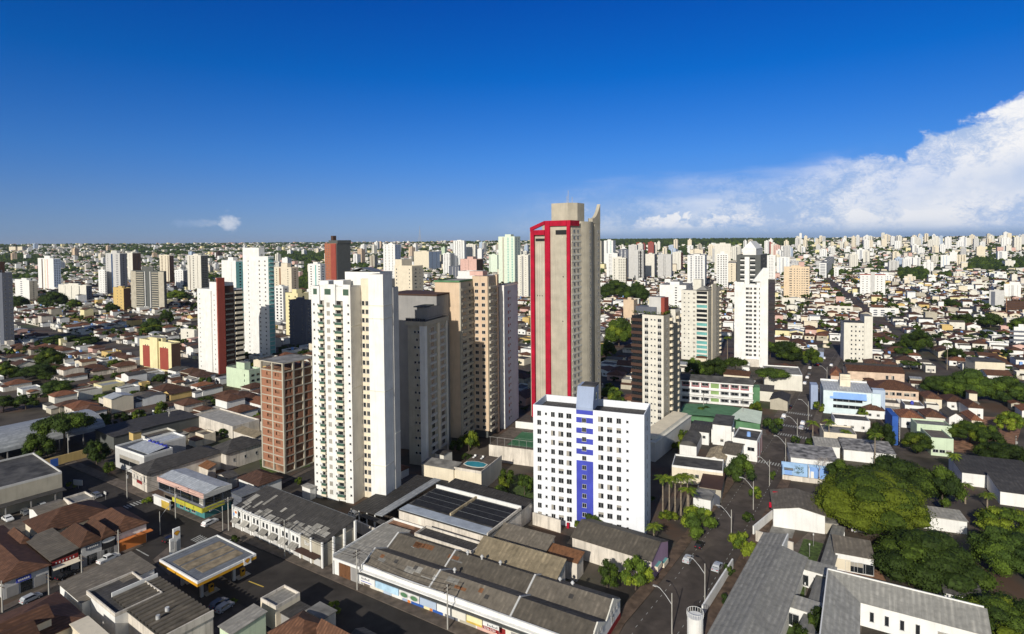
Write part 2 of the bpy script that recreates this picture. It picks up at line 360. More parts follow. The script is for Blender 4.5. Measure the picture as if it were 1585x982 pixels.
    def mesh(s, name):
        me = bpy.data.meshes.new(name); me.from_pydata(s.v, [], s.f)
        for m in s.mats: me.materials.append(MT[m])
        me.polygons.foreach_set('material_index', s.m); me.update(); return me
    def build(s, name, parent=None, loc=(0, 0, 0), rz=0.0): return ob(name, s.mesh(name), parent, loc, rz)
COL = SC.collection
def ob(name, me, parent=None, loc=(0, 0, 0), rz=0.0):
    o = bpy.data.objects.new(name, me); COL.objects.link(o)
    if parent: o.parent = parent
    o.location = loc; o.rotation_euler = (0, 0, rz); return o
AUTO = []        # things whose label gets its place phrase at the end
def tag(o, label, cat, group=None):
    o['label'] = label; o['category'] = cat
    if group: o['group'] = group
    return o
def thing(name, label, cat, loc, th=0.0, group=None): return tag(ob(name, None, None, loc, -rad(th)), label, cat, group)
def struct(o, kind='structure', label=None):
    o['kind'] = kind
    if label: o['label'] = label
    return o
def auto(o, desc, P, group=None, cat=None):
    if cat: o['category'] = cat
    if group: o['group'] = group
    AUTO.append((o, desc, proj(P))); return o
# ---------------------------------------------------------------- windows and balconies
TPL = {}
def tpl(kind, w, h, v=0, m=None):
    key = (kind, round(w, 1), round(h, 1), v, m)
    if key in TPL: return TPL[key]
    b = MB(); x0, x1 = -w/2, w/2; fr = {'w': 'alu', 's': 'alu'}.get(kind, 'alu')
    if kind in ('w', 's', 'A'):
        b.box(x0, x1, -.02, .0, 0, h, m or 'glass')
        for (a, c) in ((x0, x0+.07), (x1-.07, x1)): b.box(a, c, -.06, 0, 0, h, fr)
        b.box(x0+.07, x1-.07, -.06, 0, h-.07, h, fr); b.box(x0-.08, x1+.08, -.12, 0, -.1, 0, fr if not m else 'white')
        if w > 1: b.box(-.03, .03, -.05, 0, 0, h-.07, fr)
        if v == 1: b.box(x0+.07, -.03, -.035, -.02, .02, h-.07, 'curtain')
        if v == 2: b.box(x0+.07, x1-.07, -.035, -.02, h*.55, h-.07, 'curtain')
        if kind == 'A': b.box(x0+.2, x1-.2, -.55, 0, -.95, -.35, 'palegrey'); b.box(x0+.1, x1-.1, -.6, 0, -1.02, -.95, 'concrete')
    elif kind == 'B':                      # balcony: door recess, slab, solid parapet
        b.box(x0, x1, -.03, 0, 0, h, 'glass' if v != 3 else 'glassgreen'); b.box(x0-.1, x1+.1, -1.1, 0, -.15, 0, m or 'cream')
        b.box(x0-.1, x1+.1, -1.1, -.98, 0, 1.0, m or 'cream')
        for a in (x0-.1, x1-.0): b.box(a, a+.1, -.98, 0, 0, 1.0, m or 'cream')
    elif kind == 'G':                      # balcony with green glass rail
        b.box(x0, x1, -.03, 0, 0, h, 'glass'); b.box(x0-.1, x1+.1, -1.2, 0, -.6, .1, m or 'cream')
        b.box(x0-.05, x1+.05, -1.15, -1.1, .1, .9, 'glassgreen'); b.box(x0-.1, x1+.1, -1.18, -1.08, .95, 1.0, 'alu')
        b.box(x1-.9, x1-.2, -.06, -.03, 0, h*.9, 'curtain')
    elif kind == 'T':                      # wide teal glass veranda
        b.box(x0, x1, -.9, 0, -.5, .55, m or 'cream'); b.box(x0+.1, x1-.1, -.8, 0, .55, h, 'glassteal' if v != 1 else 'glass')
    elif kind == 'D':                      # door
        b.box(x0, x1, -.05, 0, 0, h, m or 'brown')
    TPL[key] = b; return b
TM = {}
def tmesh(*a):
    k = tuple(a)
    if k not in TM: TM[k] = tpl(*a).mesh({'B': 'balcony', 'G': 'balcony', 'T': 'veranda', 'D': 'door'}.get(a[0], 'window'))
    return TM[k]
class Bld:
    def __init__(s, name, label, cat, C, xl=None, xr=None, th=35, yt=None, h=None, a=None, b=None, roof=False, group=None, base=0, occ=True):
        X, Y = ax(th); s.th = th
        if roof: P = G(C[0], C[1], h+base); P = Vector((P.x, P.y, base))
        else:
            P = G(*C)
            if base: P = G(C[0], C[1], base)
        s.a = a if a is not None else max(1, fit(P, -X, xl)); s.b = b if b is not None else max(1, fit(P, Y, xr))
        s.h = h if h is not None else topz(P, yt)-P.z
        s.P = P; s.root = thing(name, label or 'x', cat, P, th, group); s.E = []; s.X, s.Y = X, Y
        if occ: mark(P, th, -s.a, 0, 0, s.b)
    @staticmethod
    def bfit(C, xr, th, z):
        b = fit(G(C[0], C[1], z), ax(th)[1], xr); return b if b > 1 else 14
    def wall(s, m, x0=None, x1=0, y0=0, y1=None, z0=0, z1=None, top=None, name='wall'):
        return MB().box(-s.a if x0 is None else x0, x1, y0, s.b if y1 is None else y1, z0, s.h if z1 is None else z1, m, top).build(name, s.root)
    def part(s, name, mb): return mb.build(name, s.root)
    def el(s, face, u, z, kind='w', w=1.2, h=1.2, v=None, m=None, off=0.0):
        if v is None: v = R.choice((0, 0, 0, 1, 2)) if kind in 'wA' else 0
        s.E.append((face, u, z, (kind, round(w, 1), round(h, 1), v, m), off))
    def grid(s, face, cols, n, z0=1.0, fh=None, x0=None, x1=None, off=0.0, skip=None):
        L = (s.a if face == 'F' else s.b); lo = (-L if face == 'F' else 0); hi = lo+L
        if x0 is not None: lo, hi = x0, x1
        fh = fh or (s.h-1.2)/n
        for i in range(n):
            for c in cols:
                fr, kind, w, h = c[:4]; m = c[4] if len(c) > 4 else None; v = c[5] if len(c) > 5 else None
                if skip and skip(i, c): continue
                s.el(face, lo+(hi-lo)*fr, z0+fh*i, kind, w, h, v, m, off)
    def done(s):
        groups = {}
        for e in s.E: groups.setdefault({'B': 'balcony', 'G': 'balcony', 'T': 'veranda', 'D': 'door'}.get(e[3][0], 'window'), []).append(e)
        for nm, es in groups.items():
            es.sort(key=lambda e: -e[2]); rest = MB()
            for i, (face, u, z, k, off) in enumerate(es):
                if i < (100 if len(es) <= 100 else 99):
                    loc = (u, -off, z) if face == 'F' else (off, u, z)
                    ob(nm, tmesh(*k), s.root, loc, 0 if face == 'F' else math.pi/2)
                else:
                    t = tpl(*k)
                    tr = (lambda p: (p[0]+u, p[1]-off, p[2]+z)) if face == 'F' else (lambda p: (-p[1]+off, p[0]+u, p[2]+z))
                    q = len(rest.v); rest.v += [tr(p) for p in t.v]
                    for f, m in zip(t.f, t.m): rest.f.append(tuple(q+x for x in f)); rest.m.append(rest.mi(t.mats[m]))
            if rest.v: rest.build(nm, s.root)['kind'] = 'stuff'
        return s
    def parapet(s, m='white', h=.9, x0=None, x1=0, y0=0, y1=None, z=None, roofm='roofdark', t=.25):
        x0 = -s.a if x0 is None else x0; y1 = s.b if y1 is None else y1; z = s.h if z is None else z
        q = MB(); q.box(x0, x1, y0, y0+t, z, z+h, m); q.box(x0, x1, y1-t, y1, z, z+h, m)
        q.box(x0, x0+t, y0+t, y1-t, z, z+h, m); q.box(x1-t, x1, y0+t, y1-t, z, z+h, m); s.part('parapet', q)
        s.part('roof', MB().box(x0+t, x1-t, y0+t, y1-t, z, z+.15, roofm))
    def lift(s, x0, x1, y0, y1, h, m='white', z=None):
        z = s.h if z is None else z
        q = MB().box(x0, x1, y0, y1, z, z+h, m, 'roofgrey'); q.box(x0-.15, x1+.15, y0-.15, y1+.15, z+h, z+h+.2, m); s.part('lift_house', q)

# a plain low building: walls, roof, a few openings; C is the nearest wall-top corner
def low(label, C, xl, xr, h, wall, kind, rm, th=35, rise=1.5, name='building', cat='building', front=(), right=(), a=None, b=None, base=0, group=None, par=None, roof=True, tank=0, annex=None):
    if b is None and C[0] > 950: b = min(14, Bld.bfit(C, xr, th, h+base))
    s = Bld(name, label, cat, C, xl, xr, th, h=h, a=a, b=b, roof=roof, base=base, group=group)
    if kind in ('flat', 'par'):
        s.wall(wall); 
        if kind == 'par': s.parapet(par or wall, .7, roofm=rm, t=.22)
        else: s.part('roof', MB().box(-s.a-.25, .25, -.25, s.b+.25, h, h+.18, rm))
    else:
        s.wall(wall, z1=h-.02)
        q = MB()
        if kind == 'hip': q.hip(-s.a, 0, 0, s.b, h, rise, rm)
        if kind == 'gx': q.gable(-s.a, 0, 0, s.b, h, rise, rm, 'x', wall)
        if kind == 'gy': q.gable(-s.a, 0, 0, s.b, h, rise, rm, 'y', wall)
        if kind == 'shed':
            q.shed(-s.a, 0, 0, s.b, h, h+rise, rm); MB().add([(0,0,h),(0,s.b,h),(0,s.b,h+rise),(-s.a,0,h),(-s.a,s.b,h),(-s.a,s.b,h+rise)], [(0,1,2),(5,4,3),(1,4,5,2)], wall).build('gable_wall', s.root)
        if kind == 'vault': q.vault(-s.a, 0, 0, s.b, h, rise, rm)
        s.part('roof', q)
    for (fr, z, k, w, hh, *m) in front: s.el('F', -s.a+s.a*fr, z, k, w, hh, m=(m[0] if m else None))
    for (fr, z, k, w, hh, *m) in right: s.el('R', s.b*fr, z, k, w, hh, m=(m[0] if m else None))
    for i in range(tank):
        q = MB(); x, y = -s.a*(.3+.3*R.random()), s.b*(.4+.2*R.random()); q.cyl(x, y, h+.2, h+1.7, .75, 'skyblue', 12, .62); q.cyl(x, y, h+1.7, h+1.85, .7, 'skyblue', 12, .3); s.part('water_tank', q)
    s.done(); return s

# ---------------------------------------------------------------- mid and far towers: walls with window bands modelled in relief, roof block apart
def facade(q, face, a, b, h, cols, n, z0=1.2, y=0.0):
    L = a if face == 'F' else b; fh = (h-z0)/n
    for fr, w, hh, m in cols:
        c = L*fr
        for i in range(n):
            z = z0+i*fh
            if hh < 0: z, hq = z0*.5, h-z0
            else: hq = hh
            if face == 'F': q.box(-L+c-w/2, -L+c+w/2, y-.06, y, z, z+hq, m)
            else: q.box(y, y+.06, c-w/2, c+w/2, z, z+hq, m)
            if hh < 0: break
def FT(label, xl, xc, xr, yb, yt, wall='white', th=35, cols=None, rcols=None, side=None, cap=None, roofh=3, fl=None, top='roofgrey', name='apartment_tower', cat='tower', group=None, capm=None, extra=None):
    s = Bld(name, label, cat, (xc, yb), xl, xr, th, yt=yt)
    n = fl or max(3, int(s.h/3)); q = MB().box(-s.a, 0, 0, s.b, -2, s.h, wall, top)
    if side:                                  # right face colour: real paint on some, painted-in shade on others
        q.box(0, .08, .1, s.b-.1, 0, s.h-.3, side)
    if cols is None: cols = [(f, 1.6, 1.3, 'glass') for f in (.15, .38, .62, .85)]
    if rcols is None: rcols = [(f, 1.4, 1.2, 'glass') for f in (.3, .7)]
    facade(q, 'F', s.a, s.b, s.h, cols, n); facade(q, 'R', s.a, s.b, s.h, rcols, n, y=.08 if side else 0)
    q.build('wall', s.root)
    r = MB(); t = .25; p = .9; cm = capm or wall
    r.box(-s.a, 0, 0, t, s.h, s.h+p, cm); r.box(-s.a, 0, s.b-t, s.b, s.h, s.h+p, cm); r.box(-s.a, -s.a+t, t, s.b-t, s.h, s.h+p, cm); r.box(-t, 0, t, s.b-t, s.h, s.h+p, cm)
    r.build('parapet', s.root)
    if roofh: MB().box(-s.a*.68, -s.a*.32, s.b*.25, s.b*.75, s.h, s.h+roofh, wall, top).build('lift_house', s.root)
    if extra: extra(s)
    if group: s.root['group'] = group
    return s
def far_left(name, label, cat, C, w, L, h, th=35, base=0): 
    X, Y = ax(th); P = G(C[0], C[1], h); P.z = base; P = P-Y*L+X*w
    s = Bld.__new__(Bld); s.P = P; s.th = th; s.a = w; s.b = L; s.h = h; s.E = []; s.X, s.Y = X, Y; s.root = thing(name, label, cat, P, th); mark(P, th, -w, 0, 0, L); return s
# ================================================================ ground and roads
def make_ground():
    vs = []; fs = []; ys = []
    y = -300.0
    while y < 16000: ys.append(y); y += 40 if y < 1200 else 110 if y < 6500 else 900
    n = 90
    for y in ys:
        w = min(17000, 500+max(0, y)*1.45)
        for i in range(n+1): x = -w+2*w*i/n; vs.append((x, y, terr(x, y)))
    for j in range(len(ys)-1):
        for i in range(n): k = j*(n+1)+i; fs.append((k, k+1, k+n+2, k+n+1))
    q = MB(); q.add(vs, fs, 'ground'); o = q.build('ground'); struct(o)
    for p in o.data.polygons: p.use_smooth = True
make_ground()
def strip(name, pts, w, z, m, kind='structure', thick=0, mk=True):
    q = MB(); n = len(pts); Lf = []; Rt = []
    for i, p in enumerate(pts):
        d = (pts[min(i+1, n-1)]-pts[max(0, i-1)]).normalized(); s = Vector((-d.y, d.x, 0))
        Lf.append(p+s*w/2); Rt.append(p-s*w/2)
    for i in range(n-1):
        a, b, c, d = Lf[i], Rt[i], Rt[i+1], Lf[i+1]
        if thick: q.prism([(v.x, v.y) for v in (b, c, d, a)], 0, z, m)
        else: q.add([(v.x, v.y, v.z+z) for v in (b, c, d, a)], [(0,1,2,3)], m)
    o = q.build(name); o['kind'] = kind
    if mk: mark_line(pts, w+2)
    return o
def seg(a, b, step=60):
    n = max(1, int((b-a).length/step)); r = []
    for i in range(n+1): p = a+(b-a)*i/n; r.append(Vector((p.x, p.y, terr(p.x, p.y))))
    return r
A1, A2 = G(160, 745), G(668, 966); dA = (A2-A1).normalized(); nA = Vector((dA.y, -dA.x, 0))       # kerb line of the avenue; nA points away from the camera?
if nA.y < 0: nA = -nA
AW = 17.0; Astart = A1-dA*150; Aend = A2+dA*60
strip('avenue', [Astart-nA*AW/2, Aend-nA*AW/2], AW, .02, 'asphalt')
strip('pavement', [Astart+nA*1.8, Aend+nA*1.8], 3.4, .13, 'pave', thick=1)
B1, B2 = G(30, 935), G(225, 843); dB = (B2-B1).normalized(); nB = Vector((-dB.y, dB.x, 0))      # kerb at the shop strip, side street
if nB.x > 0: nB = -nB
Bs, Be = B1-dB*60, B1+dB*420
strip('side_street', [Bs-nB*5, B1+dB*230-nB*5], 10, .028, 'asphalt')
strip('pavement', [Bs+nB*1.2, G(222, 845)+nB*1.2], 2.4, .13, 'pave', thick=1, mk=False)
strip('pavement', [G(318, 804)+dB*2, G(318, 804)+dB*60], 2.0, .13, 'pave', thick=1, mk=False)
Rp = [G(975, 1060), G(1012, 982), G(1070, 905), G(1141, 798), G(1190, 717), G(1233, 650), G(1261, 590), G(1272, 563), G(1288, 540)]
strip('street', Rp, 12.2, .024, 'asphaltr')
dR = (Rp[5]-Rp[1]).normalized(); sR = Vector((-dR.y, dR.x, 0))
def off(pts, d): 
    r = []
    for i, p in enumerate(pts): e = (pts[min(i+1, len(pts)-1)]-pts[max(0, i-1)]).normalized(); r.append(p+Vector((-e.y, e.x, 0))*d)
    return r
for sgn in (1, -1):
    strip('pavement', off(Rp[:5], sgn*7.7), 2.9, .13, 'brownpave', thick=1, mk=False); strip('pavement', off(Rp[5:], sgn*7.7), 2.9, .13, 'pave', thick=1, mk=False)

Cp = G(1213, 683); X21, Y21 = ax(18)
strip('cross_street', [Cp-X21*190, Cp+X21*260], 10, .026, 'asphaltr')
# painted marks
for sgn in (3.9, -3.9):
    pts = off(Rp, sgn); q = MB()
    for a, b in zip(pts, pts[1:]):
        L = (b-a).length; d = (b-a)/L; s = Vector((-d.y, d.x, 0)); k = 0
        while k < L-1: p, r_ = a+d*k, a+d*(k+.9); q.add([tuple(v+Vector((0, 0, .032))) for v in (p-s*.06, r_-s*.06, r_+s*.06, p+s*.06)], [(0,3,2,1)], 'paint'); k += 2.6
    q.build('lane_marking')['kind'] = 'structure'
def zebra(c, along, across, n=11, w=.42, gap=.5, L=3.0):
    q = MB(); al, ac = along.normalized(), across.normalized()
    for k in range(n):
        p = c+ac*((k-(n-1)/2)*(w+gap)); q.add([tuple(p+al*u+ac*v+Vector((0, 0, .034))) for u, v in ((-L/2, -w/2), (-L/2, w/2), (L/2, w/2), (L/2, -w/2))], [(0,1,2,3)], 'paint')
    q.build('crosswalk_marking')['kind'] = 'structure'
for pc in ((1190, 717), (1226, 675), (1230, 661), (1237, 641)): P = G(*pc); zebra(Vector((P.x, P.y, 0)), dR, sR, 12)
for pc in ((315, 838), (210, 780)): P = G(*pc); zebra(P, -dB if pc[0] > 300 else dA, dA if pc[0] > 300 else nA, 9)
q = MB()
for a, b in (((210, 850), (230, 861)), ((385, 900), (408, 909)), ((352, 838), (362, 833))):
    p, r_ = G(*a), G(*b); d = (r_-p).normalized(); s = Vector((-d.y, d.x, 0)); q.add([tuple(v+Vector((0, 0, .036))) for v in (p-s*.15, r_-s*.15, r_+s*.15, p+s*.15)], [(0,3,2,1)], 'ypaint' if a[0] == 385 else 'paint')
q.build('road_line')['kind'] = 'structure'
def sheet(name, pts, z, m):
    P = [G(*p) for p in pts]; q = MB(); q.add([(p.x, p.y, z) for p in P], [tuple(range(len(P)))], m); o = q.build(name); o['kind'] = 'structure'
    c = sum(P, Vector())/len(P)
    xs = [p.x for p in P]; ys = [p.y for p in P]; x = min(xs)
    while x < max(xs):
        y = min(ys)
        while y < max(ys):
            ins = False; j = len(P)-1
            for i in range(len(P)):
                if (P[i].y > y) != (P[j].y > y) and x < (P[j].x-P[i].x)*(y-P[i].y)/(P[j].y-P[i].y)+P[i].x: ins = not ins
                j = i
            if ins: OCC.add((int(x//3), int(y//3)))
            y += 2
        x += 2
    return o
sheet('forecourt', [(235, 875), (345, 822), (560, 935), (480, 985), (330, 985)], .014, 'asphaltr')
sheet('forecourt', [(236, 868), (262, 846), (304, 852), (262, 892)], .16, 'pave')
sheet('lawn', [(262, 868), (285, 855), (289, 861), (268, 872)], .18, 'lawn')
sheet('yard_ground', [(0, 800), (40, 772), (130, 735), (215, 800), (90, 870), (-20, 900)], .012, 'pave')
sheet('lawn', [(1100, 1000), (1140, 880), (1133, 905), (1105, 990), (1150, 1000)], .016, 'lawn')
sheet('courtyard', [(1200, 870), (1262, 815), (1300, 835), (1350, 860), (1330, 1000), (1150, 1000)], .010, 'pave')
sheet('lawn', [(1244, 834), (1275, 842), (1262, 876), (1232, 866)], .03, 'lawn'); sheet('lawn', [(1232, 896), (1250, 902), (1244, 930), (1222, 921)], .03, 'lawn'); sheet('lawn', [(1215, 950), (1240, 955), (1235, 990), (1205, 985)], .03, 'lawn')
sheet('courtyard', [(1290, 866), (1362, 884), (1372, 900), (1284, 880)], .02, 'earth'); sheet('courtyard', [(1190, 826), (1226, 834), (1236, 806), (1200, 802)], .02, 'roofgrey')
sheet('lawn', [(775, 770), (828, 780), (828, 740), (790, 735)], .02, 'lawn'); sheet('lawn', [(405, 735), (480, 722), (478, 700), (400, 705)], .02, 'lawn')
sheet('school_yard', [(1040, 700), (1075, 715), (1070, 650), (1190, 690), (1180, 640), (1060, 620)], .008, 'pave')
sheet('lawn', [(1440, 700), (1560, 728), (1585, 650), (1470, 640)], .008, 'earth')
sheet('garden_ground', [(1240, 760), (1330, 690), (1585, 760), (1700, 1000), (1360, 1000), (1300, 830)], .006, 'ground')
# ================================================================ the near towers
def rule(s, zs, m, x0, x1, y0, y1, name='cornice'):
    q = MB()
    for z in zs: q.box(x0, x1, y0, y1, z, z+.25, m)
    s.part(name, q)

# --- T1 white tower with green glass balconies
def tower_white():
    s = Bld('apartment_tower', 'tall white tower with green glass balconies and a blank slab at its right', 'tower', (598, 788), 566, 612, 21, yt=425)
    H1 = s.h; H2 = H1*.945; m = 'offwhite'; w = 'white'
    q = MB()
    q.box(-26, -11.4, 0, 13, 0, H2, w, 'roofgrey'); s.part('wall', q)
    q = MB().box(-5.2, 0, 0, 5, 0, H1, w, 'roofgrey'); s.part('wall', q)
    q = MB().box(-11.4, -1.5, 5.002, 9, 0, H1*.975, 'cream', 'roofgrey'); s.part('wall', q)
    q = MB().box(-1.49, .3, 5.01, 8, 0, H1*.94, 'palegrey', 'roofgrey'); s.part('wall', q)  # pale grey puts the shade on the rear wing into its colour
    q = MB().box(-18, -5, 6, 13, H2, H2+4.2, w, 'roofgrey'); q.box(-24, -20.5, 1, 5, H2, H2+1.6, w)
    q.box(-18.5, -15, 1, 5, H2, H2+1.8, w); q.gable(-17, -8, 7, 12, H2+4.2, 1.2, 'metaldark', 'y', None, .1); s.part('penthouse', q)
    q = MB()
    for x0, x1 in ((-26, -22.9), (-21.2, -16.9), (-14.2, -11.4)): q.box(x0, x1, -.45, 0, 0, H2+(.6 if x0 > -25 else 0), w)
    s.part('bay', q)
    s.part('penthouse_window', MB().box(-25.2, -23.8, -.5, -.45, H2-2.6, H2-.8, 'glassgreen').box(-20.9, -18.6, -.5, -.45, H2-2.6, H2-.8, 'glassgreen').box(-14, -12, -.5, -.45, H2-2.7, H2-.8, 'glassgreen'))
    n = 23; fh = (H2-5.5)/n
    for i in range(n):
        z = 1.6+i*fh
        s.el('F', -25, z+.6, 's', .6, .6, off=.45); s.el('F', -23.5, z+.6, 's', .5, .5, off=.45)
        s.el('F', -19.6, z+.2, 'w', 1.2, 1.4, v=1, m='curtain', off=.45); s.el('F', -17.5, z+.5, 's', .6, .6, off=.45)
        s.el('F', -12.2, z+.6, 's', .7, .6, off=.45)
        s.el('F', -22.05, z, 'G', 1.6, 2.1, off=0, m='cream'); s.el('F', -15.55, z, 'G', 2.5, 2.1, off=0, m='cream')
        s.el('R', 6.6+0, z+.3, 'w', 1.0, 1.3, v=0, off=-11.35) if False else None
        s.el('F', -10.6, z+.4, 'w', 1.0, 1.4, v=0, off=-5.0); s.el('F', -9.2, z+.4, 'w', 1.1, 1.4, v=0, off=-5.0)
        s.el('F', -7.8, z+.4, 's', .8, 1.4, v=0, off=-5.0)
    rule(s, (H1*.18, H1*.50, H1*.81, H1*.865), m, -5.3, .12, -.1, 5.1)
    rule(s, (H1*.18, H1*.50, H1*.77), m, -11.5, -11.28, .05, 5, 'cornice')
    rule(s, (H1*.30,), m, -1.4, .42, 5.1, 8.1)
    mark(s.P, 21, -26, 1, 0, 13); s.done()
tower_white()

def tower_grey():
    s = Bld('apartment_tower', 'grey beige tower with roof terrace standing in the shade of the white balcony tower', 'tower', (660, 722), 634, 694, 21, yt=505)
    m = 'concrete'; h = s.h; m2 = 'palegrey'
    q = MB().box(-s.a, 0, 0, s.b, 0, h, 'concrete', 'roofdark'); s.part('wall', q)
    s.part('pillar', MB().box(-1.8, .3, -.5, 1.2, 0, h+.1, 'white'))
    x0 = -s.a-.5
    s.part('crown', MB().box(x0, .6, -.6, s.b+.5, h, h+1.6, m, 'roofdark'))
    q = MB()
    for i in range(9): q.box(x0+.1+i*(s.a/8.6), x0+.2+i*(s.a/8.6), -.5, -.42, h+1.6, h+2.8, 'slate')
    q.box(x0, .6, -.5, -.44, h+2.7, h+2.8, 'slate'); q.box(.5, .56, -.5, s.b, h+2.7, h+2.8, 'slate'); q.box(x0, .55, -.49, -.47, h+1.6, h+2.6, 'glass'); s.part('railing', q)
    s.part('penthouse', MB().box(-s.a+1, -1.5, 5, s.b-1, h+1.6, h+6, 'grey', 'roofdark').box(-s.a, -3, 4.2, s.b, h+6, h+6.4, 'darkgrey'))
    s.part('rear_wing', MB().box(-s.a-17, -2, s.b*.75, s.b+11, 0, h+9.5, 'grey', 'roofdark').box(-s.a-17.3, -1.7, s.b*.75-.3, s.b+11.3, h+9.5, h+10.1, 'brown'))
    n = 17; fh = (h-4)/n
    for i in range(n):
        z = 4+i*fh
        s.el('F', -s.a+3.0+(i % 2)*.8, z, 's', .9, .9, v=0); s.el('F', -s.a+4.5+(i % 2)*.6, z, 's', .9, .9, v=0)
        s.el('R', s.b*.33, z, 'A' if i % 2 else 'w', 2.2, 1.6, v=0); s.el('R', s.b*.78, z, 'w', 2.2, 1.6, v=0)
    s.part('pilaster', MB().box(.002, .45, s.b*.52, s.b*.62, 0, h, 'cream')); s.part('pilaster', MB().box(.002, .3, s.b*.93, s.b, 0, h, 'offwhite'))
    q = MB()
    for i in range(n): q.box(.002, .3, s.b*.2, s.b*.5, 3.0+i*fh, 3.7+i*fh, 'palegrey'); q.box(.002, .3, s.b*.64, s.b*.92, 3.0+i*fh, 3.7+i*fh, 'palegrey')
    s.part('ledge', q); s.done(); mark(s.P, 21, -s.a-7, 1, 0, s.b+11)
tower_grey()

def tower_beige():
    s = Bld('apartment_tower', 'beige tower with a blank front wing half in shadow and columns of windows facing right', 'tower', (757, 679), 733.5, 771, 21, yt=428)
    h = s.h; m = 'beige'; a, b = s.a, s.b
    s.part('wall', MB().box(-a, 0, 0, b, 3, h, m, 'roofgrey').box(-a+.5, -.6, .6, b, 0, 3, 'darkgrey'))
    s.part('wall', MB().box(-a-10.8, -a-.003, -12, 6, 3, h-1.8, m, 'roofgrey').box(-a-10, -a-.6, -11, 6, 0, 3, 'darkgrey'))
    s.part('side_wall', MB().box(.003, .15, .8, b-1.6, 3, h-.4, 'concrete')); s.part('pilaster', MB().box(.003, .7, b-1.4, b, 0, h+.3, m))
    s.part('side_wall', MB().box(-a-.002, -a+.15, -11.2, -.2, 3, h-2, 'concrete')); s.part('pilaster', MB().box(-a-.002, -a+.5, -12, -11.2, 3, h-1.8, 'concrete'))
    q = MB(); x0, x1, y0, y1, z = -a-11.1, -a+.2, -12.3, 6, h-1.8
    q.box(x0, x1, y0, y0+.5, z, z+.7, 'greenroof'); q.box(x0, x0+.5, y0+.5, y1, z, z+.7, 'greenroof'); q.box(x1-.5, x1, y0+.5, y1, z, z+.7, 'greenroof'); q.box(x0+.5, x1-.5, y0+.5, y1, z, z+.3, 'fibrolight'); s.part('gutter', q)
    s.part('lift_house', MB().box(-a-3, -a+3, 4, b-1, h, h+1.8, 'pink', 'roofgrey'))
    n = 22; fh = (h-5)/n
    for i in range(n):
        z = 3.8+i*fh
        s.el('F', -a*.72, z, 'w', 1.5, 1.3, v=0); s.el('F', -a*.28, z, 'w', 1.5, 1.3, v=0)
        s.el('R', b*.45, z, 'w', 3.6, 1.3, off=.15, v=R.choice((0, 0, 1)))
        if i < n-1: s.el('R', -8, z, 'w', 3.6, 1.3, off=-a+.15, v=R.choice((0, 1, 2)))
        s.el('R', -2.6, z, 'w', 2.4, 1.4, off=-a+.15, v=0)
    for i in range(n): z = 3.6+i*fh; s.part('balcony_parapet', MB().box(.152, .9, .9, b-1.7, z-1.0, z-.05, 'concrete')); s.part('balcony_parapet', MB().box(-a+.152, -a+.7, -11, -.2, z-1.0, z-.05, 'concrete'))
    s.part('groove', MB().box(-a*.5-.06, -a*.5+.06, -.03, 0, 3, h, 'pink'))
    s.done(); mark(s.P, 21, -a-11, 1, -13, b)
tower_beige()

def tower_slab():
    s = Bld('apartment_tower', 'narrow tower with a bright white strip and pale lavender wall, right of the beige tower', 'tower', (782, 664), 774, 803, 21, yt=444)
    s.wall('lavender', top='roofgrey'); h = s.h  # wall tinted bluer to offset red light bounced off the striped tower
    s.part('pilaster', MB().box(-s.a+.3, .1, -.3, 0, 0, h, 'white')); s.part('pilaster', MB().box(-s.a-1.6, -s.a+.2, 1, s.b, 0, h+.6, 'darkgrey'))  # dark grey box paints in the shaded gap left of the tower
    s.part('parapet', MB().box(-s.a-.2, .2, -.4, s.b+.2, h, h+.6, 'white', 'roofgrey'))
    n = 20; fh = (h-3)/n
    for i in range(n): s.el('R', s.b*.30, 2.5+i*fh, 'w', 1.2, 1.4, v=0); s.el('R', s.b*.42, 3.1+i*fh, 's', 1.0, .7)
    s.done()
tower_slab()

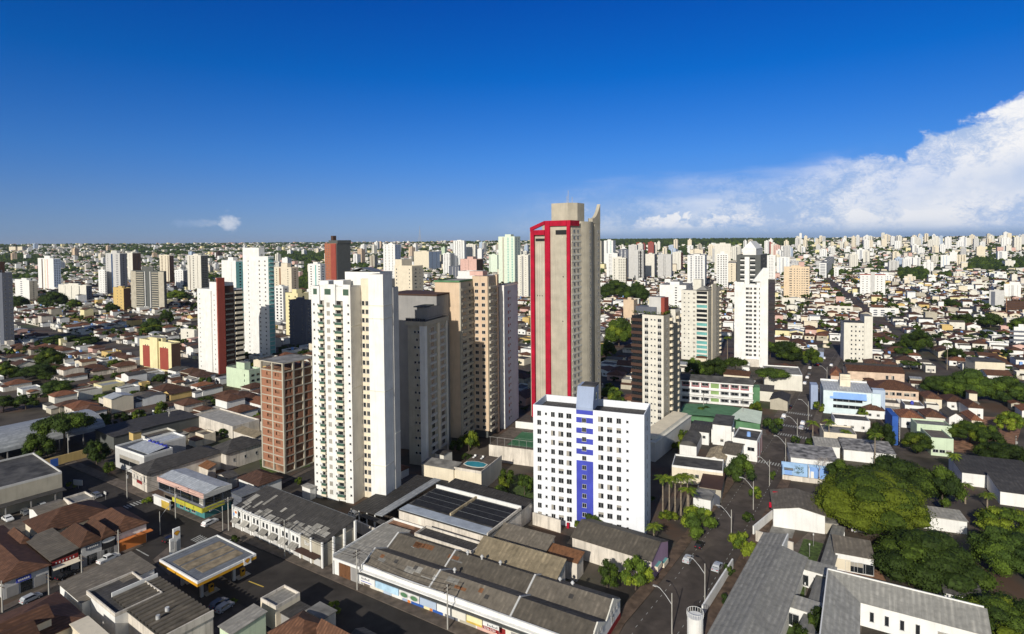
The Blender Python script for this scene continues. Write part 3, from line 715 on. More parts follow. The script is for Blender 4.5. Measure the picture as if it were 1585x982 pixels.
def tower_red():
    s = Bld('apartment_tower', 'tallest tower, raw concrete with broad red vertical stripes and a pointed fin', 'tower', (884, 657), 823, 929, 35, yt=341)
    h = s.h; a, b = s.a, s.b; cm = 'concrete'; hl = h*.955
    xs = [-a+a*f for f in (0, .105, .37, .51, .915, 1.0)]       # red, panel, red, panel, red
    s.part('wall', MB().box(xs[2]+.1, -.2, .5, b*.62, 0, h-1.4, cm, 'roofgrey')); s.part('wall', MB().box(-a-.9, xs[2]+.1, 1.0, b*.62, 0, hl-1, cm, 'roofgrey'))
    for k, (i, j, top) in enumerate(((0, 1, hl), (2, 3, h), (4, 5, h))): s.part('red_stripe', MB().box(xs[i]+.15, xs[j]-(.15 if k < 2 else 0), -.25, .45, 0, top, 'red'))
    s.part('red_beam', MB().box(xs[3], xs[4], -.3, .6, h-2.4, h, 'red')); s.part('red_beam', MB().box(xs[1], xs[2], -.3, .6, hl-2.2, hl, 'red'))
    s.part('red_beam', MB().box(.002, .35, -.3, b*.28, h-2.4, h, 'red'))
    q = MB(); z0 = hl-.4; q.add([(xs[0], -.3, z0), (xs[2], -.3, h-1.6), (xs[2], -.3, h), (xs[0], -.3, z0+1.6), (xs[0], .9, z0), (xs[2], .9, h-1.6), (xs[2], .9, h), (xs[0], .9, z0+1.6)],
        [(0,1,2,3),(7,6,5,4),(3,2,6,7),(1,0,4,5),(0,3,7,4)], 'red'); s.part('red_beam', q)
    s.part('top_opening', MB().box(xs[3]+2.6, xs[4]-.3, .35, .5, h-6.2, h-4.2, 'black')); s.part('top_opening', MB().box(xs[1]+.1, xs[2]-.2, .85, 1.0, hl-5, hl-3.8, 'black'))
    q = MB()
    for i in range(1, 3): x = xs[3]+(xs[4]-xs[3])*(.45+.27*i); q.box(x-.12, x+.12, .35, .5, 0, h-7, 'offwhite')
    for i in range(3): x = xs[1]+(xs[2]-xs[1])*(.25+.25*i); q.box(x-.05, x+.05, .93, 1.0, 0, hl-6, 'offwhite')
    s.part('rib', q); s.part('service_shaft', MB().box(xs[3]+(xs[4]-xs[3])*.5, xs[4]-.2, .1, .5, 0, h-7.5, cm))
    s.part('small_vent', MB().box(xs[1]+.8, xs[1]+1.1, .9, 1.0, h*.62, h*.62+.6, 'black').box(xs[1]+2, xs[1]+2.3, .9, 1.0, h*.62, h*.62+.6, 'black').box(xs[1]+3.2, xs[1]+3.5, .9, 1.0, h*.62, h*.62+.6, 'black').box(xs[3]+6, xs[3]+6.4, .02, .1, h*.5, h*.5+.6, 'black').box(xs[3]+6.3, xs[3]+6.7, .02, .1, h*.72, h*.72+.6, 'black'))
    # right side: window strip, then a rounded concrete wall ending in the fin
    s.part('side_wall', MB().box(-.2, -.02, 1.2, b*.36, 0, h-3, 'cream'))
    pts = [(-a, b*.36), (.02, b*.36)]
    for i in range(9): t = math.pi*.5*i/8; pts.append((.02+1.6*math.sin(math.pi*i/8), b*.36+(b*.40)*i/8))
    pts += [(0, b), (-a, b)]
    s.part('curved_wall', MB().prism(pts, 0, h-.3, cm, 'roofgrey'))
    s.part('edge_wall', MB().box(-3, .4, b*.80, b, 0, h+1.5, cm))
    q = MB(); y0, y1 = b*.72, b+.05; n = 8; lo = []; 
    for i in range(n+1): t = i/n; lo.append((y0+(y1-y0)*t, h+1.2+7.0*t**2.2))
    vs = [(.45, y, h-1) for y, z in lo]+[(.45, y, z) for y, z in lo]+[(-1.2, y, h-1) for y, z in lo]+[(-1.2, y, z) for y, z in lo]; k = n+1; fs = []
    for i in range(n): fs += [(i, i+1, k+i+1, k+i), (2*k+i+1, 2*k+i, 3*k+i, 3*k+i+1), (k+i, k+i+1, 3*k+i+1, 3*k+i)]
    fs += [(n, 2*k+n, 3*k+n, k+n), (0, k, 3*k, 2*k)]; s.part('fin', q.add(vs, fs, cm))
    s.part('penthouse', MB().prism([(-a*.62, b*.2), (-a*.2, b*.2), (-a*.06, b*.32), (-a*.06, b*.55), (-a*.2, b*.62), (-a*.62, b*.62)], h-.3, h+8, cm, 'roofgrey'))
    q = MB()
    for x, t in ((-a*.35, 6), (-a*.38, 3.5), (-a*.25, 3)): q.cyl(x, b*.4, h+8, h+8+t, .1, 'polecon', 6)
    s.part('antenna', q)
    n = 29; fh = (h-5)/n
    for i in range(n):
        z = 2.5+i*fh
        s.el('R', b*.13, z, 'w', 1.7, 1.4, v=0); s.el('R', b*.25, z, 'w', 1.5, 1.4, v=0)
        s.el('R', b*.55, z, 's', .8, 1.2, off=1.6); s.el('R', b*.92, z, 'w', 1.2, 1.3, v=0, off=.4)
    q = MB()
    for i in range(n): q.box(0, .12, 1.4, b*.35, 1.2+i*fh, 1.9+i*fh, 'offwhite')
    s.part('ledge', q); s.done()
tower_red()

def block_blue():
    s = Bld('apartment_block', 'long white block with a blue stripe up its middle and a grid of small windows', 'apartment block', (997.5, 835), 826.5, 1008, 21, yt=644)
    a, h = s.a, s.h; b = s.b = 12.0
    s.wall('bluewhite', top='roofdark', z1=h-1.9); s.parapet('bluewhite', 2.1, roofm='fibrodark', z=h-1.9)
    x0, x1 = -a*(1-.405), -a*(1-.556); n = 12; fh = (h-1.6)/n
    s.part('blue_stripe', MB().box(x0, x1, -.12, 0, 0, h*.575, 'blue'))
    for k in range(4): s.part('blue_band', MB().box(x0, x1, -.12, 0, h*(.63+.088*k), h*(.63+.088*k)+fh*.55, 'blue'))
    s.part('blue_band', MB().box(x0, x1, -.12, 0, h-1.2, h+.8, 'blue'))
    # stair tower with a sloping front
    q = MB(); z1 = h+6.2; q.add([(x0, -.2, h+.8), (x1, -.2, h+.8), (x1, 1.6, z1), (x0, 1.6, z1), (x0, 7, z1), (x1, 7, z1), (x0, 7, h), (x1, 7, h), (x0, -.2, h), (x1, -.2, h)],
        [(8,9,1,0),(0,1,2,3),(3,2,5,4),(4,5,7,6),(9,7,5,2,1),(8,0,3,4,6)], 'gblue'); q.box(x0+1, x1+.3, 1.7, 6.5, z1, z1+.3, 'roofdark'); s.part('stair_tower', q)
    s.part('stair_window', MB().box(x1, x1+.05, 3.4, 4.6, h+2.2, h+4.2, 'glass'))
    for i in range(n):
        z = 1.5+fh*i
        for f, w in ((.058, 1.2), (.188, 1.2), (.262, 1.5), (.337, 1.5), (.624, 1.5), (.703, 1.5), (.783, 1.3)): s.el('F', -a+a*f, z, 'w', w, 1.35)
        for f in (.123, .857): s.el('F', -a+a*f, z+.35, 's', .7, .7)
        s.el('F', -a+a*.476, z-.6, 's', 1.2, 1.2, off=.12); s.el('R', b*.45, z, 's', .6, 1.2)
    for k in range(7): s.part('red_post', MB().box(-a+a*(.01+k*.155), -a+a*(.01+k*.155)+.7, -1.2, -.6, 0, 1.4, 'red'))
    s.done()
block_blue()

def tower_brown():
    s = Bld('apartment_tower', 'cream tower with dark brown balconies down its left edge and a roof garden', 'tower', (1027, 672), 994.5, 1039, 35, yt=489)
    a, b, h = s.a, s.b, s.h; n = 17; fh = (h-3)/n
    s.wall('offwhite', top='roofdark'); s.part('side_wall', MB().box(.002, .1, .2, b, 0, h, 'concrete'))
    s.part('balcony_core', MB().box(-a-4.6, -a-.002, .8, b, 0, h-1, 'brown', 'roofdark'))
    for i in range(n):
        z = 3+i*fh; s.part('brown_balcony', MB().box(-a-5, -a-.01, -.3, .8, z-.3, z+.9, 'brown').box(-a-4.8, -a-.2, .1, .2, z+.9, z+2.2, 'glass'))
        s.el('F', -a*.8, z, 'A', 1.6, 1.3, v=0); s.el('F', -a*.56, z+.5, 's', .7, .6); s.el('F', -a*.40, z+.5, 's', .7, .6); s.el('F', -a*.18, z, 'A', 1.6, 1.3, v=0)
        s.el('R', b*.45, z, 's', .8, 1.0, off=.1); s.el('R', b*.86, z, 'B', 1.2, 2.0, off=.1)
    s.part('rear_wing', MB().box(-4.5, 0.0, b+5.0, b+11, 0, h+1.2, 'offwhite', 'roofdark').box(-a, 1.0, b+.01, b+5, 0, h-4.5, 'darkgrey').box(0.002, .1, b+5.2, b+10.9, 0, h, 'concrete'))  # dark grey middle box paints in the shadow slot between the blocks
    for i in range(n): s.el('R', b+6.5, 3+i*fh, 'B', 1.2, 2.0, off=.1); s.el('R', b+9.3, 3+i*fh, 's', .8, 1.0, off=.1)
    s.part('penthouse', MB().box(-a+1.5, -2.4, 3.5, b-.5, h, h+7.2, 'palegrey', 'roofgrey').box(-2.398, -.9, 3.6, b-.6, h, h+7, 'brickred').box(-a-4, -a+5, 2.5, b-1, h, h+3, 'slate'))
    q = MB()
    for x0, x1, y0, y1 in ((-a, 0, .2, .6), (-a-4.6, -a-.4, .4, .9), (-.5, -.05, .8, b), (-4.4, -.1, b+5.2, b+10.6)):
        k = max(4, int((x1-x0+y1-y0)*5))
        for _ in range(k*3):
            x, y, z = R.uniform(x0, x1), R.uniform(y0, y1), h+.3+R.random()*1.0+(1.3 if y0 > b else 0); r = R.uniform(.25, .5); d = [Vector((R.uniform(-1, 1), R.uniform(-1, 1), R.uniform(-1, 1))).normalized()*r for _ in range(3)]
            c = Vector((x, y, z)); q.add([tuple(c+d[0]), tuple(c+d[1]), tuple(c+d[2])], [(0, 1, 2)], R.choice(('leafA', 'leafC', 'leafB')))
    s.part('roof_plants', q); s.done(); mark(s.P, 35, -a-5, 0, 0, b+11)
tower_brown()

def tower_teal():
    s = Bld('apartment_tower', 'cream tower with teal glass verandas under a small pyramid roof', 'tower', (1095, 561), 1053, 1115, 35, yt=451)
    a, b, h = s.a, s.b, s.h; n = 15; fh = (h-2)/n
    s.wall('offwhite', x1=-a*.42, y0=2, name='wall', top='roofgrey'); s.wall('offwhite', x0=-a*.419, top='roofgrey', y0=.9)
    s.part('side_wall', MB().box(.002, .1, 1.0, b, 0, h+1.5, 'concrete'))
    s.part('stair_wall', MB().box(.1, .5, b*.30, b*.62, 0, h+4, 'cream'))
    q = MB(); q.hip(-a*.40, -.2, 0, 9, h+.6, 2.6, 'roofgrey', .4); s.part('roof', q); s.part('lift_house', MB().box(-a*.66, -a*.36, 8, 13, h, h+7, 'offwhite', 'roofgrey'))
    for i in range(n):
        z = 2+i*fh
        s.el('F', -a*.21, z+.2, 'T', a*.38, 2.4, v=R.choice((0, 0, 1)), off=-.9, m='offwhite')
        s.el('F', -a*.88, z+.4, 's', .9, .6, off=-2); s.el('F', -a*.72, z+.4, 's', .9, .6, off=-2); s.el('F', -a*.52, z+.2, 'w', 1.6, 1.2, v=1, m='curtain', off=-2)
        s.el('R', b*.15, z+.3, 's', .9, .8, off=.1); s.el('R', b*.78, z+.3, 's', .9, .8, off=.1); s.el('R', b*.94, z, 'B', 2.0, 2.0, off=.1)
    s.done()
tower_teal()

def tower_fin():
    s = Bld('apartment_tower', 'tall white tower with a slanted roof slab rising at its right corner', 'tower', (1176, 568), 1137, 1188, 21, yt=441)
    a, b, h = s.a, s.b, s.h; n = 16; fh = (h-7)/n
    s.wall('white', y0=.5, top='roofgrey'); s.part('podium', MB().box(-a*.62, -.5, -1.5, .5, 0, 4.5, 'oldwhite'))
    s.part('pilaster', MB().box(-a-.2, -a*.62, .2, .5, 0, h+1.5, 'white')); s.part('pilaster', MB().box(-a*.13, 0, .1, .5, 0, h+5, 'white'))
    zt = topz(s.P, 415)
    q = MB(); q.box(.0, 4.6, -1.5, 3.5, 0, h+3, 'white', 'roofgrey'); s.part('corner_slab', q)
    q = MB(); q.add([(-4.5, -1.2, h+2), (4.6, -1.2, h+2), (4.6, -1.2, zt), (1.8, -1.2, zt), (-4.5, 3.4, h+2), (4.6, 3.4, h+2), (4.6, 3.4, zt), (1.8, 3.4, zt)],
       [(0,1,2,3),(7,6,5,4),(1,5,6,2),(3,2,6,7),(0,3,7,4)], 'white'); s.part('slanted_top', q)
    for i in range(n):
        z = 6.5+i*fh
        s.el('F', -a*.50, z, 'w', 1.8, 1.4, v=0, off=-.5); s.el('F', -a*.37, z, 'w', 1.8, 1.4, off=-.5); s.el('F', -a*.19, z, 's', 1.5, 1.4, off=-.5)
        s.el('F', -.35, z, 's', .5, 1.3, off=-.1)
    s.done(); mark(s.P, 21, -a, 5, -2, b)
tower_fin()

def tower_cream_plain():
    s = Bld('apartment_block', 'plain cream block with three columns of tiny windows beside the street', 'apartment block', (1350, 562), 1306, 1353, 21, yt=501)
    a, b, h = s.a, max(s.b, 14), s.h; n = 8; fh = (h-2)/n; s.wall('offwhite', y1=14, x1=-a*.29, top='roofdark')
    s.part('wall', MB().box(-a*.289, 0, -.6, 14, 0, topz(s.P, 490), 'offwhite', 'roofgrey'))
    for i in range(n):
        z = 2+i*fh
        for f in (.27, .42, .55): s.el('F', -a+a*f, z, 's', .9, 1.0, m='white' if (f == .55 and i % 2) else None)
        s.el('F', -a*.33, z, 's', .6, 1.0)
    s.done(); mark(s.P, 21, -a, 0, 0, 14)
tower_cream_plain()

# --- building under construction
def brick_tower():
    s = Bld('building_under_construction', 'unfinished brick block with bare concrete frame and open floors', 'building', (441, 734), 406, 488, 32, yt=563)
    a, b, h = s.a, s.b, s.h; n = 13; fh = h/n
    s.part('core', MB().box(-a+.6, -.6, .6, b-.6, 0, h-fh*.9, 'earth')); 
    for i in range(n+1):
        s.part('floor_slab', MB().box(-a, 0, 0, b, i*fh-.35 if i else 0, i*fh if i else .3, 'concrete', 'roofgrey' if i == n else None))
    fx = (0, .52, 1.0); fy = (0, .34, .66, 1.0)
    cols = [(-a+a*f, 0) for f in fx]+[(0, b*f) for f in fy[1:]]+[(-a, b*f) for f in fy[1:]]+[(-a+a*.5, b)]
    for (x, y) in cols:
        x = min(max(x, -a+.3), -.3); y = min(max(y, .3), b-.3); s.part('column', MB().box(x-.32, x+.32, y-.32, y+.32, .3, h-.36, 'concrete'))
    for i in range(1, n-1):
        z0, z1 = i*fh, (i+1)*fh-.36
        for (u0, u1, hole) in ((-a+.5, -a+a*.52-.3, .7), (-a+a*.52+.3, -.55, .45)):
            c = u0+(u1-u0)*hole; w = 1.25
            q = MB().box(u0, c-w, .12, .3, z0, z1, 'brick').box(c+w, u1, .12, .3, z0, z1, 'brick').box(c-w, c+w, .12, .3, z0, z0+1.0, 'brick').box(c-w, c+w, .12, .3, z1-.45, z1, 'brick')
            s.part('brick_wall', q)
        for j, (v0, v1) in enumerate(((.55, b*.34-.3), (b*.34+.3, b*.66-.3), (b*.66+.3, b-.55))):
            if (j == 1 and i % 3) or (i > 9 and j > 0): continue
            c = (v0+v1)/2; q = MB()
            if j == 0:
                q.box(-.3, -.12, v0, v0+(v1-v0)*.18, z0, z1, 'brick').box(-.3, -.12, v0+(v1-v0)*.40, v0+(v1-v0)*.62, z0, z1, 'brick').box(-.3, -.12, v0+(v1-v0)*.84, v1, z0, z1, 'brick').box(-.3, -.12, v0, v1, z0, z0+.9, 'brick').box(-.3, -.12, v0, v1, z1-.35, z1, 'brick') if False else q.box(-.3, -.12, v0, v0+(v1-v0)*.18, z0, z1, 'brick').box(-.3, -.12, v0+(v1-v0)*.40, v0+(v1-v0)*.62, z0, z1, 'brick').box(-.3, -.12, v0+(v1-v0)*.84, v1, z0, z1, 'brick').box(-.295, -.125, v0+(v1-v0)*.18, v0+(v1-v0)*.40, z0, z0+1, 'brick').box(-.295, -.125, v0+(v1-v0)*.62, v0+(v1-v0)*.84, z0, z0+1, 'brick')
            else: q.box(-.3, -.12, c-.2, v1, z0, z1, 'brick').box(-.295, -.125, v0, c-.2, z0, z0+.5, 'brick')
            s.part('brick_wall', q)
    s.part('core', MB().box(-a+3, -4, 4, b-3, h, h+1.2, 'concrete', 'roofgrey')) if False else None
brick_tower()
# ================================================================ middle-distance towers
def cw(*fr, w=1.6, h=1.3, m='glass'): return [(f, w, h, m) for f in fr]
def st(*a): return [(f, w, -1, m) for f, w, m in a]
# mid towers that show their windows as objects of their own
def MT_(label, xl, xc, xr, yb, yt, wall, cols, rcols=(), th=35, n=None, side=None, extra=None, fh=3.0, z0=2.0, cap=2.5):
    s = Bld('apartment_tower', label, 'tower', (xc, yb), xl, xr, th, yt=yt)
    s.wall(wall, top='roofgrey'); n = n or int((s.h-z0)/fh); f = (s.h-z0)/n
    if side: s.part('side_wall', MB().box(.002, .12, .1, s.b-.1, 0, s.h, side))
    s.grid('F', cols, n, z0, f); s.grid('R', rcols, n, z0, f, off=.12 if side else 0)
    s.part('lift_house', MB().box(-s.a*.7, -s.a*.35, s.b*.3, s.b*.7, s.h, s.h+cap, wall, 'roofgrey'))
    q = MB(); q.box(-s.a, 0, 0, .25, s.h, s.h+.8, wall); q.box(-s.a, 0, s.b-.25, s.b, s.h, s.h+.8, wall); q.box(-.25, 0, .25, s.b-.25, s.h, s.h+.8, wall); q.box(-s.a, -s.a+.25, .25, s.b-.25, s.h, s.h+.8, wall); s.part('parapet', q)
    if extra: extra(s)
    s.done(); return s
def ex_redwhite(s):
    h = s.h; s.part('red_slab', MB().box(.01, 1.2, -1.2, 3.4, 0, h*1.16, 'brickred')); s.part('pilaster', MB().box(-s.a*.62, -s.a*.30, -.8, 0, 0, h, 'white'))
    s.part('penthouse', MB().box(-s.a*.7, -.5, 4, 10, h, h+5, 'white', 'roofgrey'))
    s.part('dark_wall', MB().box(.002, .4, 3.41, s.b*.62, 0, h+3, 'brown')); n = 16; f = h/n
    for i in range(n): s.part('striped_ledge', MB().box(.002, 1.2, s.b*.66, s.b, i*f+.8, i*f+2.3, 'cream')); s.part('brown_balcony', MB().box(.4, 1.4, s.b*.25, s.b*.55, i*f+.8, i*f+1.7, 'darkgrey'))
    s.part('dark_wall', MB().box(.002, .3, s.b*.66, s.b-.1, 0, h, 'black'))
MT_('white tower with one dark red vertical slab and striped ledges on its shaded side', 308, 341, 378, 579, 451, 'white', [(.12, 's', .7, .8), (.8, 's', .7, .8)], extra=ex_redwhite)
def ex_big(s):
    s.part('upper_slab', MB().box(-s.a, -s.a*.35, 0.01, s.b-.1, s.h+.01, s.h+7, 'white', 'roofgrey')); s.part('teal_wall', MB().box(.002, .15, .3, s.b-.3, 0, s.h, 'tealglass'))
    for i in range(24): s.part('ledge', MB().box(.15, 1.0, .4, s.b-.4, 2+i*s.h/24, 2.4+i*s.h/24, 'palegrey'))
MT_('tall plain white tower with a teal glazed edge, its lower half in shadow', 379, 418, 427, 553, 399, 'white', [(.22, 's', 1.0, .9), (.66, 'w', 1.5, 1.0), (.88, 'w', 1.5, 1.0)], extra=ex_big)
def ex_p(s):
    s.part('central_bay', MB().box(-s.a*.62, -s.a*.38, -1, 0, 0, s.h+3, 'paleyellow')); 
    for f in (.24, .78): s.part('red_panel', MB().box(-s.a+s.a*(f-.13), -s.a+s.a*(f+.13), -.15, 0, 1.5, s.h-3, 'brickred'))
    s.part('side_wall', MB().box(.002, .15, .1, s.b-.1, 0, s.h, 'brown'))
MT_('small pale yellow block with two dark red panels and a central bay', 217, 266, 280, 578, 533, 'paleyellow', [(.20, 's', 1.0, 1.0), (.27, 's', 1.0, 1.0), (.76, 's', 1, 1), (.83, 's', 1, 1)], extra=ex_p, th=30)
for e in (): pass
def ex_i(s):
    for f in (.08, .92): s.part('side_slab', MB().box(-s.a+s.a*(f-.08), -s.a+s.a*(f+.08), -1.0, 0, 0, s.h, 'concrete'))
    for f in (.44, .60): s.part('pilaster', MB().box(-s.a+s.a*f-.8, -s.a+s.a*f+.8, -1.3, 0, 0, s.h, 'palegrey'))
    n = 17
    for i in range(n):
        for f0, f1 in ((.17, .40), (.65, .84)): s.part('balcony', MB().box(-s.a+s.a*f0, -s.a+s.a*f1, -1.5, 0, 2+i*s.h/n*.97, 2.9+i*s.h/n*.97, 'concrete'))
MT_('broad grey brown balcony tower with two pale vertical pilasters', 205, 256, 259, 484, 421, 'darkgrey', [(.17, 's', .1, .1)], n=1, th=25, extra=ex_i, cap=6)
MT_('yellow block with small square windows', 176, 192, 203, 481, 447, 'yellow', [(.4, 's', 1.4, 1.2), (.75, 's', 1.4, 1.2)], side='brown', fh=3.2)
MT_('beige block with rows of dark windows above a low white podium', 1213, 1252.6, 1254, 464, 414, 'peach', [(.27, 'w', 3.2, 1.2), (.42, 's', 1.2, 1.2), (.53, 's', 1.2, 1.2), (.62, 's', 1.0, .8), (.72, 's', 1.2, 1.2), (.80, 's', 1.2, 1.2), (.91, 'w', 3.2, 1.2)], th=21)
def ex_bd(s): s.part('grey_strip', MB().box(-s.a*.58, -s.a*.42, -.8, 0, 0, s.h+4, 'palegrey')); s.part('brown_edge', MB().box(-s.a-.3, .3, -.3, s.b, s.h, s.h+1.2, 'brickred'))
MT_('white block with a central grey strip and a brown roof edge', 1331, 1370, 1371, 461, 426, 'white', [(.12, 's', 1.3, 1.1), (.28, 's', 1.3, 1.1), (.70, 's', 1.3, 1.1), (.86, 's', 1.3, 1.1)], th=18, extra=ex_bd)
def ex_ay(s):
    s.part('white_strip', MB().box(-s.a*.66, -s.a*.46, -.4, 0, 0, s.h-1.5, 'white')); n = 11; z = s.h/n
    for i in range(n):
        for f0, f1 in ((.16, .34), (.57, .78)): s.part('window_band', MB().box(-s.a+s.a*f0, -s.a+s.a*f1, -.3, 0, i*z+1, i*z+2.9, 'glass')); s.part('balcony_parapet', MB().box(-s.a+s.a*f0, -s.a+s.a*f1, -1, -.3, i*z-.6, i*z+.9, 'white'))
    q = MB(); q.hip(-s.a*.75, -s.a*.2, 3, s.b, s.h+8, 9, 'white', .2); q.box(-s.a*.75, -s.a*.2, 3, s.b, s.h, s.h+8, 'white'); s.part('penthouse', q)
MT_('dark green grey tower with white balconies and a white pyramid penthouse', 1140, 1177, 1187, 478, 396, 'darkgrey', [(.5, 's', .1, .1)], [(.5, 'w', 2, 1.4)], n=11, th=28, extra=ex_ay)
def ex_v(s):
    s.part('red_wing', MB().box(-s.a*.42, -.01, -1, 0, 0, s.h, 'brickred')); s.part('dark_wing', MB().box(.002, 1, .2, s.b, 0, s.h+1, 'darkgrey')); s.part('cap', MB().box(-s.a*.7, 1.5, 1, s.b+1, s.h+.8, s.h+5, 'darkgrey', 'roofdark')); s.part('mast', MB().box(-s.a*.6, -s.a*.4, 3, 8, s.h+5, s.h+11, 'brown'))
MT_('red brown tower with a dark stepped crown, tallest on the left skyline', 504, 522, 543, 471, 378, 'terracotta', [(.15, 's', 1.2, 1), (.35, 's', 1.2, 1)], [(.3, 'w', 2, 1.4), (.7, 'w', 2, 1.4)], extra=ex_v, side='darkgrey')
MT_('cream tower with a white left wing, behind the shaded grey beige tower', 612, 639, 656, 522, 413, 'cream', [(.12, 's', 1.2, 1.2), (.86, 's', .9, 1)], [(.3, 'w', 2.5, 1.4), (.7, 's', 1, 1)], side='concrete', cap=0, extra=lambda s: s.part('white_wing', MB().box(-s.a*1.0, -s.a*.62, 1, s.b, s.h, s.h*1.10, 'cream', 'roofgrey')))
MT_('block painted in dark purple grey shade with small windows', 449, 474, 485, 540, 467, 'slate', [(.25, 's', 1, 1), (.8, 's', 1, 1)], [(.4, 's', 1, 1), (.8, 's', 1, 1)], th=28)  # slate wall carries the shade on this block as colour
MT_('dark tower cut by the left edge of the photo', -22, 7, 23, 541, 424, 'slate', [(.3, 's', 1, 1), (.8, 'w', 1.5, 1.2)], [(.25, 's', 1, .8), (.75, 's', 1.4, 1.0)], extra=lambda s: s.part('upper_block', MB().box(-s.a, -s.a*.35, s.b*.4, s.b-.3, s.h, s.h+9, 'brown', 'roofdark')))  # shade over the whole tower is painted in as slate walls
